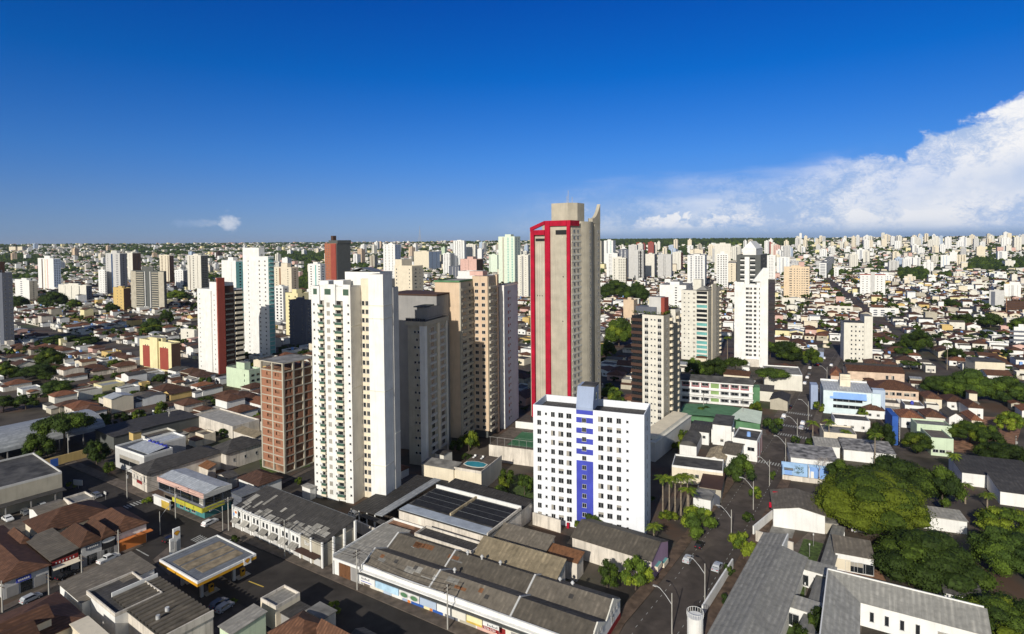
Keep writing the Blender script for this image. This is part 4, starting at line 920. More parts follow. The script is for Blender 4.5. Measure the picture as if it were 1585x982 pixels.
# the rest: two or three parts each
far = [
 # label, xl, xc, xr, yb, yt, wall, th, cols, rcols, side, roofh
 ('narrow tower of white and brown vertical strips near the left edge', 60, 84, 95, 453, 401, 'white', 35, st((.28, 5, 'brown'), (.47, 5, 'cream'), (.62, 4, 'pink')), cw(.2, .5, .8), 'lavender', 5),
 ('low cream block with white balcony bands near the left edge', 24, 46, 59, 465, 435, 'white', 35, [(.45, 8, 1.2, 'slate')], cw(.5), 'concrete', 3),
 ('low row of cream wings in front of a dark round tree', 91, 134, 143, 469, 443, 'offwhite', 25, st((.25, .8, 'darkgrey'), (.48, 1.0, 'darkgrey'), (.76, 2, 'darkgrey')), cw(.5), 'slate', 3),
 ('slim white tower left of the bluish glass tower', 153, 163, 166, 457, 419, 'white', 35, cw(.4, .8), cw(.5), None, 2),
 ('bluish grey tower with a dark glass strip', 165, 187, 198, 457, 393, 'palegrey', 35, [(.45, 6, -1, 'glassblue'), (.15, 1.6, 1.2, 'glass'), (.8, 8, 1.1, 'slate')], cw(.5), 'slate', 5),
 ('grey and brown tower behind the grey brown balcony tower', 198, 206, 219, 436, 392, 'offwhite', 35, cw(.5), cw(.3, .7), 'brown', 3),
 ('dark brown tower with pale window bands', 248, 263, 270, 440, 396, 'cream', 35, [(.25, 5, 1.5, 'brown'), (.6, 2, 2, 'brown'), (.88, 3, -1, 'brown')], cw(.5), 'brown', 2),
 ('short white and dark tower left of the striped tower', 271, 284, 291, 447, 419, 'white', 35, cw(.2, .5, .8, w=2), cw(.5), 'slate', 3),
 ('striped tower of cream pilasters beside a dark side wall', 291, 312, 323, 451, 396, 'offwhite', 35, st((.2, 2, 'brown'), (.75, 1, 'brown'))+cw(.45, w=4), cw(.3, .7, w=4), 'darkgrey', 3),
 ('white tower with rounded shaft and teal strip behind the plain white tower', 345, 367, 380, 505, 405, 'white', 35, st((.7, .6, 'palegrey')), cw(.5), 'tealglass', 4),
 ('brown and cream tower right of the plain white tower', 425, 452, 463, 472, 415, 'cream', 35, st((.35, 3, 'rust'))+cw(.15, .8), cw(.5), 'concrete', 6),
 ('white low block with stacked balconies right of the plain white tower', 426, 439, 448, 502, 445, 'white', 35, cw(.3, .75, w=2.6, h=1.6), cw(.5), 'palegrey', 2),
 ('pale yellow block behind the dark purple grey block', 443, 462, 479, 521, 456, 'paleyellow', 35, cw(.3, .8), cw(.5), None, 4),
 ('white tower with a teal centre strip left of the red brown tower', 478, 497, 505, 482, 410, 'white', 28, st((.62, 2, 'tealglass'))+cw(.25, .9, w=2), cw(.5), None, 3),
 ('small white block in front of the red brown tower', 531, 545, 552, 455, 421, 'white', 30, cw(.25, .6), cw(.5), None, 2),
 ('white tower with blue shade painted on its side behind the cream tower', 594, 612, 621, 442, 379, 'white', 28, cw(.2, .5, .8), cw(.3, .7), 'lavender', 3),  # lavender side is shade put into the colour
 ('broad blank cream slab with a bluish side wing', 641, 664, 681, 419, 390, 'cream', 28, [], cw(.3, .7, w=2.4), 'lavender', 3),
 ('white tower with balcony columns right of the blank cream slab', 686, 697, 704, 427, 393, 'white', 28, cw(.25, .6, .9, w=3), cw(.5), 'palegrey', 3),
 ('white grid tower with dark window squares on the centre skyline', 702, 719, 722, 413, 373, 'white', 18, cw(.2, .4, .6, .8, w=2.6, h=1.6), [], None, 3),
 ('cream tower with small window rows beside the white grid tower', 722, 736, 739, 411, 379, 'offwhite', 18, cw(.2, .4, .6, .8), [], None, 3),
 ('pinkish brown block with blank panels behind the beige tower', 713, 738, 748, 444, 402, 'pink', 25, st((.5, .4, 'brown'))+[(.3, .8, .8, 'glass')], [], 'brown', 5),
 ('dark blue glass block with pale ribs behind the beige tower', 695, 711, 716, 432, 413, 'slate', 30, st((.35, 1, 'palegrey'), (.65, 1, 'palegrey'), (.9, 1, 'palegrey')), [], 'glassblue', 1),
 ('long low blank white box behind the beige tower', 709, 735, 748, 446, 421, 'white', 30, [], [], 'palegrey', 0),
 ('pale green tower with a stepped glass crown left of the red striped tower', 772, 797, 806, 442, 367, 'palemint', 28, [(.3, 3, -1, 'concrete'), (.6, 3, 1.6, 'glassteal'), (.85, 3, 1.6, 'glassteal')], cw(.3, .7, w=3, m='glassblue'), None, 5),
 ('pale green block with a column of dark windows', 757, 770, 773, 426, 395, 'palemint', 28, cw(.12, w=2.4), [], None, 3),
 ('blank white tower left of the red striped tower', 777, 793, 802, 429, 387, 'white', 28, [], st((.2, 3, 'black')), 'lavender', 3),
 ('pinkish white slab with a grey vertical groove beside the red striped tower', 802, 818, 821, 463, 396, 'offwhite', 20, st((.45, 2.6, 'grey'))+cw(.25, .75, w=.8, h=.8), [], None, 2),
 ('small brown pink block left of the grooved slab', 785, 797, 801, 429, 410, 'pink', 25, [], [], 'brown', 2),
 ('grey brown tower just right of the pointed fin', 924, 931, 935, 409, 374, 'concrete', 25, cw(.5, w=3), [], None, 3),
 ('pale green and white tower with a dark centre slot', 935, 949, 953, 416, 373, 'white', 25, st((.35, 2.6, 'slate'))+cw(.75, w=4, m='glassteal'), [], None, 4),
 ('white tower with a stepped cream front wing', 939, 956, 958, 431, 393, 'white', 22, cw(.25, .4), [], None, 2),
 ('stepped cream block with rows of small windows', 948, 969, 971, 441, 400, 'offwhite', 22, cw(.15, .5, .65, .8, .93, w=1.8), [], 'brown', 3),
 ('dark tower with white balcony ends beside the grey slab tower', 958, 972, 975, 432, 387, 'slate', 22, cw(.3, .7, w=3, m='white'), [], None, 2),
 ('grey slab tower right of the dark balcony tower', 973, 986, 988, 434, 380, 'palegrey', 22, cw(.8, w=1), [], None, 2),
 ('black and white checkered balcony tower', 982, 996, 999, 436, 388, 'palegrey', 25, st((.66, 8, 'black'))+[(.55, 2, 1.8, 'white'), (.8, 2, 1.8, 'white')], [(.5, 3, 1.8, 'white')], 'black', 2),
 ('blank cream block with shadow painted on its dark side', 999, 1013, 1017, 432, 394, 'offwhite', 28, [], [], 'slate', 3),  # slate side is shadow put into the colour
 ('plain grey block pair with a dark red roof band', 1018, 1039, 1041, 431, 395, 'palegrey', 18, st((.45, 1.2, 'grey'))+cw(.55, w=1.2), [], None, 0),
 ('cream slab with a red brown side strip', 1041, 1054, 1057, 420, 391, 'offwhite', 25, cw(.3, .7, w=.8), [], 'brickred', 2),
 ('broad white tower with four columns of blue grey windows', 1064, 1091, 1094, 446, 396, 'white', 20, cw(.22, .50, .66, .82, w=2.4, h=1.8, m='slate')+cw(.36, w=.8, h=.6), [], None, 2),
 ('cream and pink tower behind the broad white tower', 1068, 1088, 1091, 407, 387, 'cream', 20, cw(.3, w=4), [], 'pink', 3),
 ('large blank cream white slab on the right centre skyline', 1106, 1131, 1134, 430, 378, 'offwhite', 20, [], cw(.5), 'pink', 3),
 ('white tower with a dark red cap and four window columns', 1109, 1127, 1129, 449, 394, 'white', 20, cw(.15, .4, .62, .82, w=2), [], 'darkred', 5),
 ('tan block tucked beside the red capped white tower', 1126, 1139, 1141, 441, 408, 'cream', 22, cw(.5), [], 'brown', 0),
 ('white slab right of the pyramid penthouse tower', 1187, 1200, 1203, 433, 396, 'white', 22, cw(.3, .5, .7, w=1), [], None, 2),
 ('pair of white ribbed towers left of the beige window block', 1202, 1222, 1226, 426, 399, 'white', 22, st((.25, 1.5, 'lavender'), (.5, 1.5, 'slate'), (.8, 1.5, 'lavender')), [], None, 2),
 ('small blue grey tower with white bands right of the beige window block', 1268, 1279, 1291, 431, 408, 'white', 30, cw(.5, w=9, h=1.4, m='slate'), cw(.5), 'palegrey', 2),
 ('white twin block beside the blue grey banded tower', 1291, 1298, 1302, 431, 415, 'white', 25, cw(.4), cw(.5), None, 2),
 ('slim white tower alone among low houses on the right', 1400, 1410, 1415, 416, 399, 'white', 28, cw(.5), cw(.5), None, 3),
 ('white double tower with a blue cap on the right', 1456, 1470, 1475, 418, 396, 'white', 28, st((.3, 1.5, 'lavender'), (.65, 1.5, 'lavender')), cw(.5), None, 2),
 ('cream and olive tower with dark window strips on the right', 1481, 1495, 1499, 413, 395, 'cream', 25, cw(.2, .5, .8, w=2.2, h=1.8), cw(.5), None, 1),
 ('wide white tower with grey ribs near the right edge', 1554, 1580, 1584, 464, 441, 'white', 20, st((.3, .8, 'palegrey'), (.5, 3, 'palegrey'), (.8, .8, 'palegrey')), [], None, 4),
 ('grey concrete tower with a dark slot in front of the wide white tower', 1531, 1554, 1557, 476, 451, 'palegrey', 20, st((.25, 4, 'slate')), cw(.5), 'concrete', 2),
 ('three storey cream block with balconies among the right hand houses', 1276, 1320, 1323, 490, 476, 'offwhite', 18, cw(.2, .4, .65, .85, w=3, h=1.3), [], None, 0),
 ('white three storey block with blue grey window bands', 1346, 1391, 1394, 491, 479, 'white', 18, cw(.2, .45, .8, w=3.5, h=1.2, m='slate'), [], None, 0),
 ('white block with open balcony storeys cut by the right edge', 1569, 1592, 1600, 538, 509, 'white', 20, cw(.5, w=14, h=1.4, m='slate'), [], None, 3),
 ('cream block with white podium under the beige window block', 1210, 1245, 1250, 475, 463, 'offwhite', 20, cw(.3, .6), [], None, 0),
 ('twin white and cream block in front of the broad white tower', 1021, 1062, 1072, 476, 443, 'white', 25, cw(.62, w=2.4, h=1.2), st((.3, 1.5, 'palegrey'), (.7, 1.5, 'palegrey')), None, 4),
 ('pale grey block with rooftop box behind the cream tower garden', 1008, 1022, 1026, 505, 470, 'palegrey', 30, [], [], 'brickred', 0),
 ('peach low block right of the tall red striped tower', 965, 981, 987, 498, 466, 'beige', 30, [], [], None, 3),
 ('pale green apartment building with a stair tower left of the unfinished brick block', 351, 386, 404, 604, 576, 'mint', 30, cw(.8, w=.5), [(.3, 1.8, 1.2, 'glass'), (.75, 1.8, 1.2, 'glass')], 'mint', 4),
 ('cream low block at the foot of the white and dark red tower', 280, 301, 306, 530, 513, 'offwhite', 30, cw(.5), [], None, 0),
]
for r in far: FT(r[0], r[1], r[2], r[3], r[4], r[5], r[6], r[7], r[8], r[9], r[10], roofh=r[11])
# unfinished frame at the right edge
def skeleton():
    s = Bld('building_under_construction', 'unfinished brown concrete frame block at the right edge', 'building', (1596, 487), 1557, 1606, 20, yt=462)
    n = 6; f = s.h/n; s.part('core', MB().box(-s.a+1, -1, 1, s.b-1, 0, s.h-f, 'brown'))
    for i in range(1, n+1): s.part('floor_slab', MB().box(-s.a, 0, 0, s.b, i*f-.4, i*f, 'rust'))
    for k in range(8): s.part('column', MB().box(-s.a+s.a*k/7-.4*(k == 7)*2, -s.a+s.a*k/7+.4*(k == 0)*2+.4*(0 < k < 7), .05, .8, 0, s.h-.4, 'earth'))
skeleton()
# the random crowd of far apartment towers
rt = []
def crowd(n, x0, x1, yb0, yb1, h0, h1, cols, where):
    k = 0; t = 0
    while k < n and t < n*30:
        t += 1; px = R.uniform(x0, x1); yb = yb0+(yb1-yb0)*R.random()**1.3; P = G(px, yb)
        th = R.choice((35, 21, 28)); h = R.uniform(h0, h1)*(1 if P.y > 1500 else .8); w = R.uniform(12, 22); d = R.uniform(12, 20)
        if not free(P, th, -w-2, 2, -2, d+2): continue
        k += 1; mark(P, th, -w, 0, 0, d, 6); c = R.choice(cols); q = MB().box(-w, 0, 0, d, -3, h, c, 'roofgrey'); nf = int(h/3)
        pat = R.random(); gm = R.choice(('glass', 'slate', 'slate', 'glassblue'))
        if pat < .45: cc = [(f, 1.6, 1.4, gm) for f in R.choice(((.2, .5, .8), (.15, .4, .6, .85), (.3, .7)))]
        elif pat < .7: cc = [(R.choice((.3, .5, .7)), w*.3, 1.4, gm)]
        elif pat < .9: cc = [(R.choice((.3, .5)), 2.5, -1, R.choice(('slate', 'grey', 'brown', 'palegrey')))]+[(.82, 1.6, 1.3, gm)]
        else: cc = []
        facade(q, 'F', w, d, h, cc, nf); facade(q, 'R', w, d, h, [(.3, 1.6, 1.3, gm), (.7, 1.6, 1.3, gm)], nf)
        rt_ = thing('apartment_tower', 'x', 'tower', P, th, 'distant apartment towers'); q.build('wall', rt_)
        MB().box(-w*.7, -w*.3, d*.3, d*.7, h, h+R.uniform(2, 6), c, 'roofgrey').box(-w-.1, .1, -.1, .3, h, h+.8, c).build('roof_block', rt_)
        nm = {'white': 'white', 'offwhite': 'off-white', 'cream': 'cream', 'palegrey': 'pale grey', 'beige': 'beige', 'lavender': 'bluish grey', 'paleyellow': 'pale yellow', 'pink': 'pinkish', 'concrete': 'concrete grey', 'brickred': 'brick red', 'mint': 'pale green', 'brown': 'brown'}[c]
        pt = 'with window columns' if pat < .45 else 'with window bands' if pat < .7 else 'with dark strip' if pat < .9 else 'with blank front'
        auto(rt_, f'{"tall" if h > 38 else "short"} {nm} tower {pt} {where}', P+Vector((0, 0, h)))
WH = ['white']*6+['offwhite']*3+['palegrey', 'lavender', 'cream', 'cream']
crowd(80, 1235, 1590, 375, 391, 30, 58, WH, 'on the far right skyline')
crowd(36, 1195, 1590, 391, 425, 16, 36, WH, 'amid the right hand houses')
crowd(42, 935, 1240, 389, 412, 28, 55, WH+['pink', 'beige', 'brickred', 'concrete'], 'clustered right of the red tower')
crowd(40, 560, 825, 388, 418, 25, 50, WH+['beige', 'mint', 'concrete'], 'clustered left of the red tower')
crowd(16, 430, 600, 388, 430, 18, 40, WH+['pink', 'concrete'], 'above the balcony tower')
crowd(26, 5, 380, 386, 440, 14, 36, WH+['brown', 'beige', 'concrete'], 'in the left distance')
crowd(8, 1290, 1580, 430, 480, 10, 16, WH, 'low amid the right hand houses')
# ================================================================ near low buildings
WN = lambda *fr, z=1.2, w=1.2, h=1.1, k='w', m=None: [(f, z, k, w, h)+((m,) if m else ()) for f in fr]
# --- block left of the avenue crossing
low('white gabled hall with a red sign on its end wall beside the avenue', (227, 735), 205, 345, 6, 'oldwhite', 'hip', 'fibrodark', rise=2.6, name='warehouse', front=WN(.15, .38, .62, .85, z=3.2, w=.8)+[(.5, 1.9, 'D', 3.8, 1.0, 'darkred')])
low('second dark hipped hall continuing toward the unfinished brick block', (350, 703), 326, 408, 6, 'oldwhite', 'hip', 'fibrodark', rise=3, name='warehouse', right=WN(.2, .5, .8, z=2.5, w=.8))
def corner_shop():
    s = Bld('corner_shop', 'two storey corner shop with grey metal roof and bright yellow sign over teal walls', 'shop', (316, 766), 246, 359, 32, h=7.2, roof=True)
    a, b = s.a, s.b; s.part('wall', MB().box(-a*.62, 0, 0, b, 0, 3.3, 'teal')); s.part('upper_wall', MB().box(-a, 0, 0, b, 3.31, 7.1, 'slate')); s.part('wall', MB().box(-a, -a*.621, 1.5, b, 0, 3.3, 'pave'))
    s.part('fascia', MB().box(-a-.2, .2, -.3, 0, 6.0, 7.4, 'pink').box(0, .3, -.3, b, 6.0, 7.4, 'palegrey'))
    q = MB().gable(-a, 0, 0, b, 7.15, .8, 'metal', 'x', 'palegrey', .1); s.part('roof', q)
    s.part('ledge', MB().box(-a*.60, .9, -1.2, 0, 3.1, 3.5, 'grey').box(0, 1.2, 0, b, 3.1, 3.4, 'grey'))
    s.part('sign', MB().box(-a*.58, .9, -1.45, -1.2, 2.5, 3.8, 'paintyellow').box(.95, 1.2, -1.4, 5.5, 2.5, 3.8, 'paintyellow'))
    q = MB(); x = -a*.52
    for k in range(14): q.box(x, x+.35, -1.5, -1.45, 2.85, 3.15+.25*(k % 3 == 0), 'ypaint'); x += .62
    s.part('sign_lettering', q)
    for i in range(4): s.part('window_band', MB().box(-a+a*(.02+.245*i), -a+a*(.25+.245*i), -.06, 0, 3.8, 5.8, 'glass'))
    for i in range(3): s.part('window_band', MB().box(.0, .06, b*(.03+.33*i), b*(.31+.33*i), 3.8, 5.8, 'glass'))
    s.el('F', -.9, 4.0, 'w', 1.0, 1.6, v=2, m='curtain', off=.06)
    for i in range(3): s.el('F', -a*.48+i*3.2, .7, 'w', 2.0, 1.7, v=0)
    s.el('F', -1.6, 4.1, 'w', 1.7, 2.0, v=2, m='curtain', off=.05); s.done()
mat('paintyellow', (.48, .46, .05), var=.05)
corner_shop()
low('yellow gated yard wall beside the corner shop', (262, 777), 238, 264, 2.6, 'white', 'flat', 'white', th=32, b=.4, front=[(.25, 0, 'D', 3.5, 2.3, 'white'), (.75, 0, 'D', 4.5, 2.2, 'ypaint')], name='yard_wall', cat='wall')
def modern():
    s = low('modern white and grey box with a raised pale roof beside the trees', (223, 709), 179, 268, 7, 'palegrey', 'par', 'metaldark', th=32, par='white', front=[(.5, 2.2, 'w', 14, 3)])
    s.part('raised_roof', MB().shed(-s.a*.75, -1.2, 2, s.b*.8, 7.4, 8.2, 'metal', .1))
    q = MB()
    for k in range(5): q.cyl(-s.a*.1-.1-k*0+(-k*2.6), s.b-1.4, 7.2, 8.6, .8, 'blue', 10, .65)
    s.part('water_tank', q)
modern()
low('white walled annex with a pale roof behind the modern box', (245, 689), 228, 288, 7, 'palegrey', 'par', 'metal', th=35, par='white')
low('long dark flat roofed shed with a raised spine behind the trees', (176, 677), 148, 309, 5, 'darkgrey', 'gx', 'fibrodark', th=35, rise=.6, name='shed')
low('small yellow roof cube on the long dark shed', (206, 671), 200, 219, 3, 'yellow', 'flat', 'roofdark', name='roof_cube', base=5.4)
low('house with a dark hipped tile roof and white street wall near the brick block', (401, 752), 370, 436, 4, 'white', 'hip', 'tiledark', rise=2.2, name='house', cat='house', front=WN(.3, .7))
low('rusty orange roofed shed behind the corner shop', (322, 727), 300, 334, 3.6, 'oldwhite', 'shed', 'rust', rise=1, name='shed')
low('dark street shop with an awning right of the corner shop', (374, 770), 355, 404, 4.6, 'slate', 'flat', 'metaldark', name='shop', cat='shop', right=[(.25, .4, 'D', 3, 2.4, 'glass'), (.6, .4, 'D', 3, 2.4, 'glass')])
low('grey gabled shed behind the row of terraced shops', (440, 781), 407, 463, 4, 'yellow', 'gx', 'fibrodark', rise=1.6, name='shed')
low('white low outbuilding at the foot of the white balcony tower', (480, 757), 468, 489, 3.6, 'white', 'flat', 'fibrolight', name='outbuilding')
low('low grey house near the avenue corner with rusty patches', (352, 742), 336, 368, 3.5, 'oldwhite', 'gy', 'fibrodark', rise=1, name='house', cat='house')
low('patched grey flat roofed workshop left of the brick block', (360, 663), 300, 402, 4.5, 'oldwhite', 'par', 'fibrolight', par='oldwhite', name='workshop')
low('tan metal shed strip left of the brick block', (395, 678), 362, 408, 5, 'oldwhite', 'shed', 'tanmetal', rise=1, name='shed')
# --- terraced row of shops
def row_shops():
    s = Bld('shop_row', 'white two storey terrace of small shops with patched grey corrugated roof', 'shop row', (500, 880), 362, 552, 34, h=6.2)
    a, b = s.a, s.b; n = 9; w = a/n
    s.part('wall', MB().box(-a, -w*2, 0, b, 0, 5.6, 'white').box(-w*2, 0, 0, b, 0, 5.7, 'concrete'))
    s.part('roof', MB().shed(-a, -.2, .3, b-.2, 5.75, 8.2, 'fibrodark', .1).shed(-a+.02, -.21, b-.2, b-.02, 8.1, 8.25, 'metaldark', .1))
    Rr = random.Random(5); sl = (8.2-5.75)/(b-.5)
    for k in range(22):
        q = MB()
        x = -a+1+k*(a-3)/22; y0 = Rr.choice((.5, .5, 2, 4)); y1 = min(b-.6, y0+Rr.choice((1.8, 3, 4.5))); ww = Rr.choice((1.0, 2.0, 2.6))
        z0, z1 = 5.9+sl*y0, 5.9+sl*y1; q.add([(x, y0, z0), (x+ww, y0, z0), (x+ww, y1, z1), (x, y1, z1)], [(0,1,2,3)], 'fibrolight'); s.part('roof_patch', q)
    for k in range(n+1): x = -a+k*w; s.part('pilaster', MB().box(x-.3, x+.3, -.3, 0, 0, 6.5, 'white'))
    for f in (.3, .62, .95): s.part('pilaster', MB().box(0, .5, b*f-.3, b*f+.2, 0, 6.0+2*f, 'white'))
    q = MB().box(-a, -w*2, -.15, .25, 5.4, 6.1, 'white').box(-w*2, 0, -.15, .25, 5.4, 6.0, 'concrete'); s.part('parapet', q)
    for k in range(n):
        c = -a+(k+.5)*w
        if k < 7:
            for dx in (-.8, .8): s.el('F', c+dx, 3.8, 'w', .9, 1.3, v=0)
            s.part('awning', MB().add([(c-1.4, -1.6, 2.5), (c+1.4, -1.6, 2.5), (c+1.4, -.05, 3.4), (c-1.4, -.05, 3.4), (c-1.4, -1.6, 2.42), (c+1.4, -1.6, 2.42), (c+1.4, -.05, 3.32), (c-1.4, -.05, 3.32)], [(0,1,2,3),(7,6,5,4),(0,4,5,1),(1,5,6,2),(3,7,4,0)], 'fibrolight'))
        s.el('F', c, .1, 'D', 2.6, 2.3, m='palegrey')
    s.part('awning', MB().box(-w*2+.2, -.4, -2.2, -.1, 2.9, 3.05, 'brown'))
    s.part('sign', MB().box(-a+.3, -a+2.8, -.45, -.3, 3.4, 5.6, 'white').box(-a+.6, -a+1.3, -.5, -.45, 3.8, 4.6, 'skyblue').box(-a+1.5, -a+2.4, -.5, -.45, 4.6, 5.2, 'orange'))
    txt('lettering', 'Bar', s.root, (-w*1.6, -.2, 4.2), 1.5, 'white'); s.done()
def txt(name, t, parent, loc, size, m, rz=0.0, align='LEFT'):
    c = bpy.data.curves.new(name, 'FONT'); c.body = t; c.size = size; c.extrude = .02; c.align_x = align; c.materials.append(MT[m])
    tmp = bpy.data.objects.new('tmp', c); COL.objects.link(tmp); bpy.context.view_layer.update(); me = bpy.data.meshes.new_from_object(tmp.evaluated_get(bpy.context.evaluated_depsgraph_get())); bpy.data.objects.remove(tmp)
    me.materials.clear(); me.materials.append(MT[m]); o = ob(name, me, parent, loc, 0); o.rotation_euler = (math.pi/2, 0, rz); return o

row_shops()
# --- the long warehouse
def warehouse():
    P = G(560, 905.5); P.z = 0; th = 30; X, Y = ax(th); s = Bld.__new__(Bld); s.P = P; s.th = th; s.E = []; s.X, s.Y = X, Y
    s.a = 57; s.b = 17.6; s.h = 4.4; L = 57.0
    s.root = thing('warehouse', 'long grey corrugated double gabled warehouse with painted shopfronts along the avenue', 'warehouse', P, th)
    mark(P, th, -9, L, 0, 18)
    s.part('wall', MB().box(0, L, 0, 17.6, 0, 4.35, 'white'))
    s.part('base_band', MB().box(L, L+.06, 0, 17.6, 0, 1.3, 'darkred'))
    x = [0, 20, 37, L]
    for k, (y0, y1) in enumerate(((.4, 9.0), (9.1, 17.5))):
        xs = [0, 19.5, 40, L] if k == 0 else [-.2, 17.5, 39, L]
        for i in range(3): s.part('roof', MB().gable(xs[i]+.15, xs[i+1]-.15, y0, y1, 4.45, 1.9, 'fibro', 'x', None, .12, pos=.5))
        for xx in xs[:-1]:
            q = MB(); ym = y0+(y1-y0)*.5; q.add([(xx-.2, y0, 4.4), (xx+.2, y0, 4.4), (xx+.2, ym, 6.4), (xx-.2, ym, 6.4), (xx-.2, y0, 4.8), (xx+.2, y0, 4.8), (xx+.2, ym, 6.75), (xx-.2, ym, 6.75), (xx-.2, y1, 4.4), (xx+.2, y1, 4.4), (xx+.2, y1, 4.8), (xx-.2, y1, 4.8)],
                 [(4,5,6,7),(0,1,5,4),(1,9,2),(0,3,8),(1,2,6,5),(0,4,7,3),(7,6,10,11),(9,10,6,2),(8,3,7,11)], 'palegrey'); s.part('fire_wall', q)
        ym = y0+(y1-y0)*.5; s.part('gable_end', MB().add([(L-.1, y0, 4.3), (L-.1, y1, 4.3), (L-.1, ym, 6.7), (L+.2, y0, 4.3), (L+.2, y1, 4.3), (L+.2, ym, 6.7)], [(0,2,1),(3,4,5),(1,2,5,4),(0,3,5,2)], 'offwhite'))
        for dy in (-1.6, 0, 1.6): s.el('R', ym+dy, 3.9, 's', .6, 1.0, off=L+.2)
    for y in (4, 13): s.el('R', y, 1.8, 'w', 1.2, 1.4, off=L)
    s.part('ledge', MB().box(0, L, -.8, 0, 3.6, 3.85, 'white')); s.part('parapet', MB().box(0, L, -.1, .3, 4.35, 4.95, 'white')); s.part('canopy', MB().box(0, L, -1.4, -.81, 3.3, 3.42, 'darkgrey'))
    # painted sign boards
    bd = [(.2, 5.6, 'white'), (5.8, 12.6, 'skywhite'), (12.8, 18.4, 'white'), (18.6, 23, 'lavender'), (23.2, 26.6, 'white'), (26.8, 30.6, 'offwhite'), (30.8, 34.6, 'paleyellow'), (34.8, 38.6, 'white')]
    for k, (x0, x1, m) in enumerate(bd): s.part('sign_board', MB().box(x0, x1, -1.62, -1.45, 1.9, 3.4, m))
    for cx in (14.2, 17.0):
        q = MB(); q.v = []; n = 16; ring = [(cx+1.0*math.cos(2*math.pi*i/n), -1.66, 2.65+.5*math.sin(2*math.pi*i/n)) for i in range(n)]; q.add(ring, [tuple(range(n))], 'greenroof')
        q.add([(p[0]*1.0+(p[0]-cx)*.35, -1.64, 2.65+(p[2]-2.65)*1.35) for p in ring], [tuple(range(n))], 'palegrey'); s.part('sign_emblem', q)
    s.part('sign_band', MB().box(34.8, 38.6, -1.66, -1.62, 1.9, 2.55, 'darkred')).name; txt('sign_lettering', '3236-2234', s.root, (35.0, -1.68, 2.0), .66, 'white'); s.part('sign_band', MB().box(30.8, 34.6, -1.66, -1.62, 1.9, 2.3, 'ypaint'))
    q = MB(); Rr = random.Random(2)
    for x0 in (35.9, 1.6):
        for k in range(7): q.box(x0+k*.36, x0+k*.36+.2, -1.67, -1.62, 2.75, 3.0+.2*(k % 3 == 0), 'slate')
    q.box(1.4, 4.6, -1.67, -1.62, 2.2, 2.32, 'blue'); s.part('sign_lettering', q)
    # shop bays under the boards
    bays = [(0.8, 2.6, 'pave'), (3, 5.2, 'offwhite'), (6.8, 9.2, 'lavender'), (9.4, 12.2, 'white'), (12.4, 13.8, 'gblue'), (13.9, 14.7, 'orange'), (14.9, 18.4, 'gblue2'), (18.5, 20.0, 'paleyellow'), (20.1, 20.8, 'orange'), (20.9, 23.6, 'gblue2'), (24.2, 27.5, 'slate'), (28, 32, 'concrete'), (32.4, 36.8, 'pink'), (37.2, 39.2, 'darkred'), (40.5, 46, 'grey'), (47, 52, 'slate')]
    for x0, x1, m in bays: s.part('shopfront', MB().box(x0, x1, -.12, 0, .05, 2.1, m))
    s.part('wall', MB().box(.02, L-.02, -.06, 0, 0, 2.6, 'offwhite'))
    Rw = random.Random(8)
    for k in range(26):
        row = k % 2; x0 = Rw.uniform(1, 53); y0 = (.6 if row == 0 else 9.4)+Rw.uniform(0, 2.6); w, dd = Rw.choice((1.0, 1.0, 2.0, 3.0)), Rw.uniform(.8, 1.3)
        b0 = .4 if row == 0 else 9.1; H_ = 4.3 if row == 0 else 4.2; f = lambda y: 4.6+1.9*(y-b0)/H_
        s.part('roof_patch', MB().add([(x0, y0, f(y0)), (x0+w, y0, f(y0)), (x0+w, y0+dd, f(y0+dd)), (x0, y0+dd, f(y0+dd))], [(0,1,2,3)], Rw.choice(('fibrodark', 'fibrodark', 'fibrolight', 'rust', 'roofgrey'))))
    for x, y, z in ((21, 13.3, 6.5), (25, 13.3, 6.5), (30, 13.3, 6.5), (44, 15.4, 5.5), (47, 15.4, 5.5), (22, 6.6, 5.9)):
        q = MB().cyl(x, y, z-.8, z+.5, .22, 'alu', 8); q.cyl(x, y, z+.5, z+.9, .45, 'alu', 10, .2); s.part('roof_vent', q)
    for x0, x1, y0, y1 in ((11, 13.6, 2.0, 3.4), (13.7, 15.2, 2.6, 4.0)):
        q = MB()
        f = lambda y: 4.62+1.9*(y-.4)/4.4; q.add([(x0, y0, f(y0)), (x1, y0, f(y0)), (x1, y1, f(y1)), (x0, y1, f(y1))], [(0,1,2,3)], 'fibrolight'); s.part('roof_patch', q)
    s.done()
    # grey flat part at the left end, with a brown gate
    f = Bld('garage_building', 'low pale roofed garage with a brown gate at the left end of the warehouse', 'garage', (560, 905.5), th=30, h=4.2, a=8.6, b=18); f.P = P
    f.root.location = P-X*.3; f.part('wall', MB().box(-8.6, 0, 0, 18, 0, 4.1, 'white')); f.part('roof', MB().shed(-8.6, 0, 0, 18, 4.15, 4.9, 'fibrolight', .1)); f.part('side_wall', MB().box(-9, -8.75, -.2, 18, 0, 5.0, 'white')); f.part('parapet', MB().box(-8.7, 0, -.4, -.15, 3.7, 4.3, 'white'))
    f.part('gate', MB().box(-7, -3.2, -.1, 0, 0, 3.4, 'rust')); f.part('gate', MB().box(-3, -.4, -.1, 0, 0, 3.4, 'grey'))
MT['skywhite'] = mat('skywhite', (.45, .65, .80), var=.12, scale=.8); mat('gblue2', (.03, .10, .38), var=.1)
warehouse()
low('pale tan and silver metal shed behind the warehouse', (861, 897), 734, 875, 5.2, 'oldwhite', 'shed', 'tanmetal', th=30, rise=2.2, name='shed')
low('brown grey corrugated roof between the tan shed and the solar roof', (845, 853), 767, 858, 5, 'oldwhite', 'shed', 'fibro', th=30, rise=1.5, name='shed')
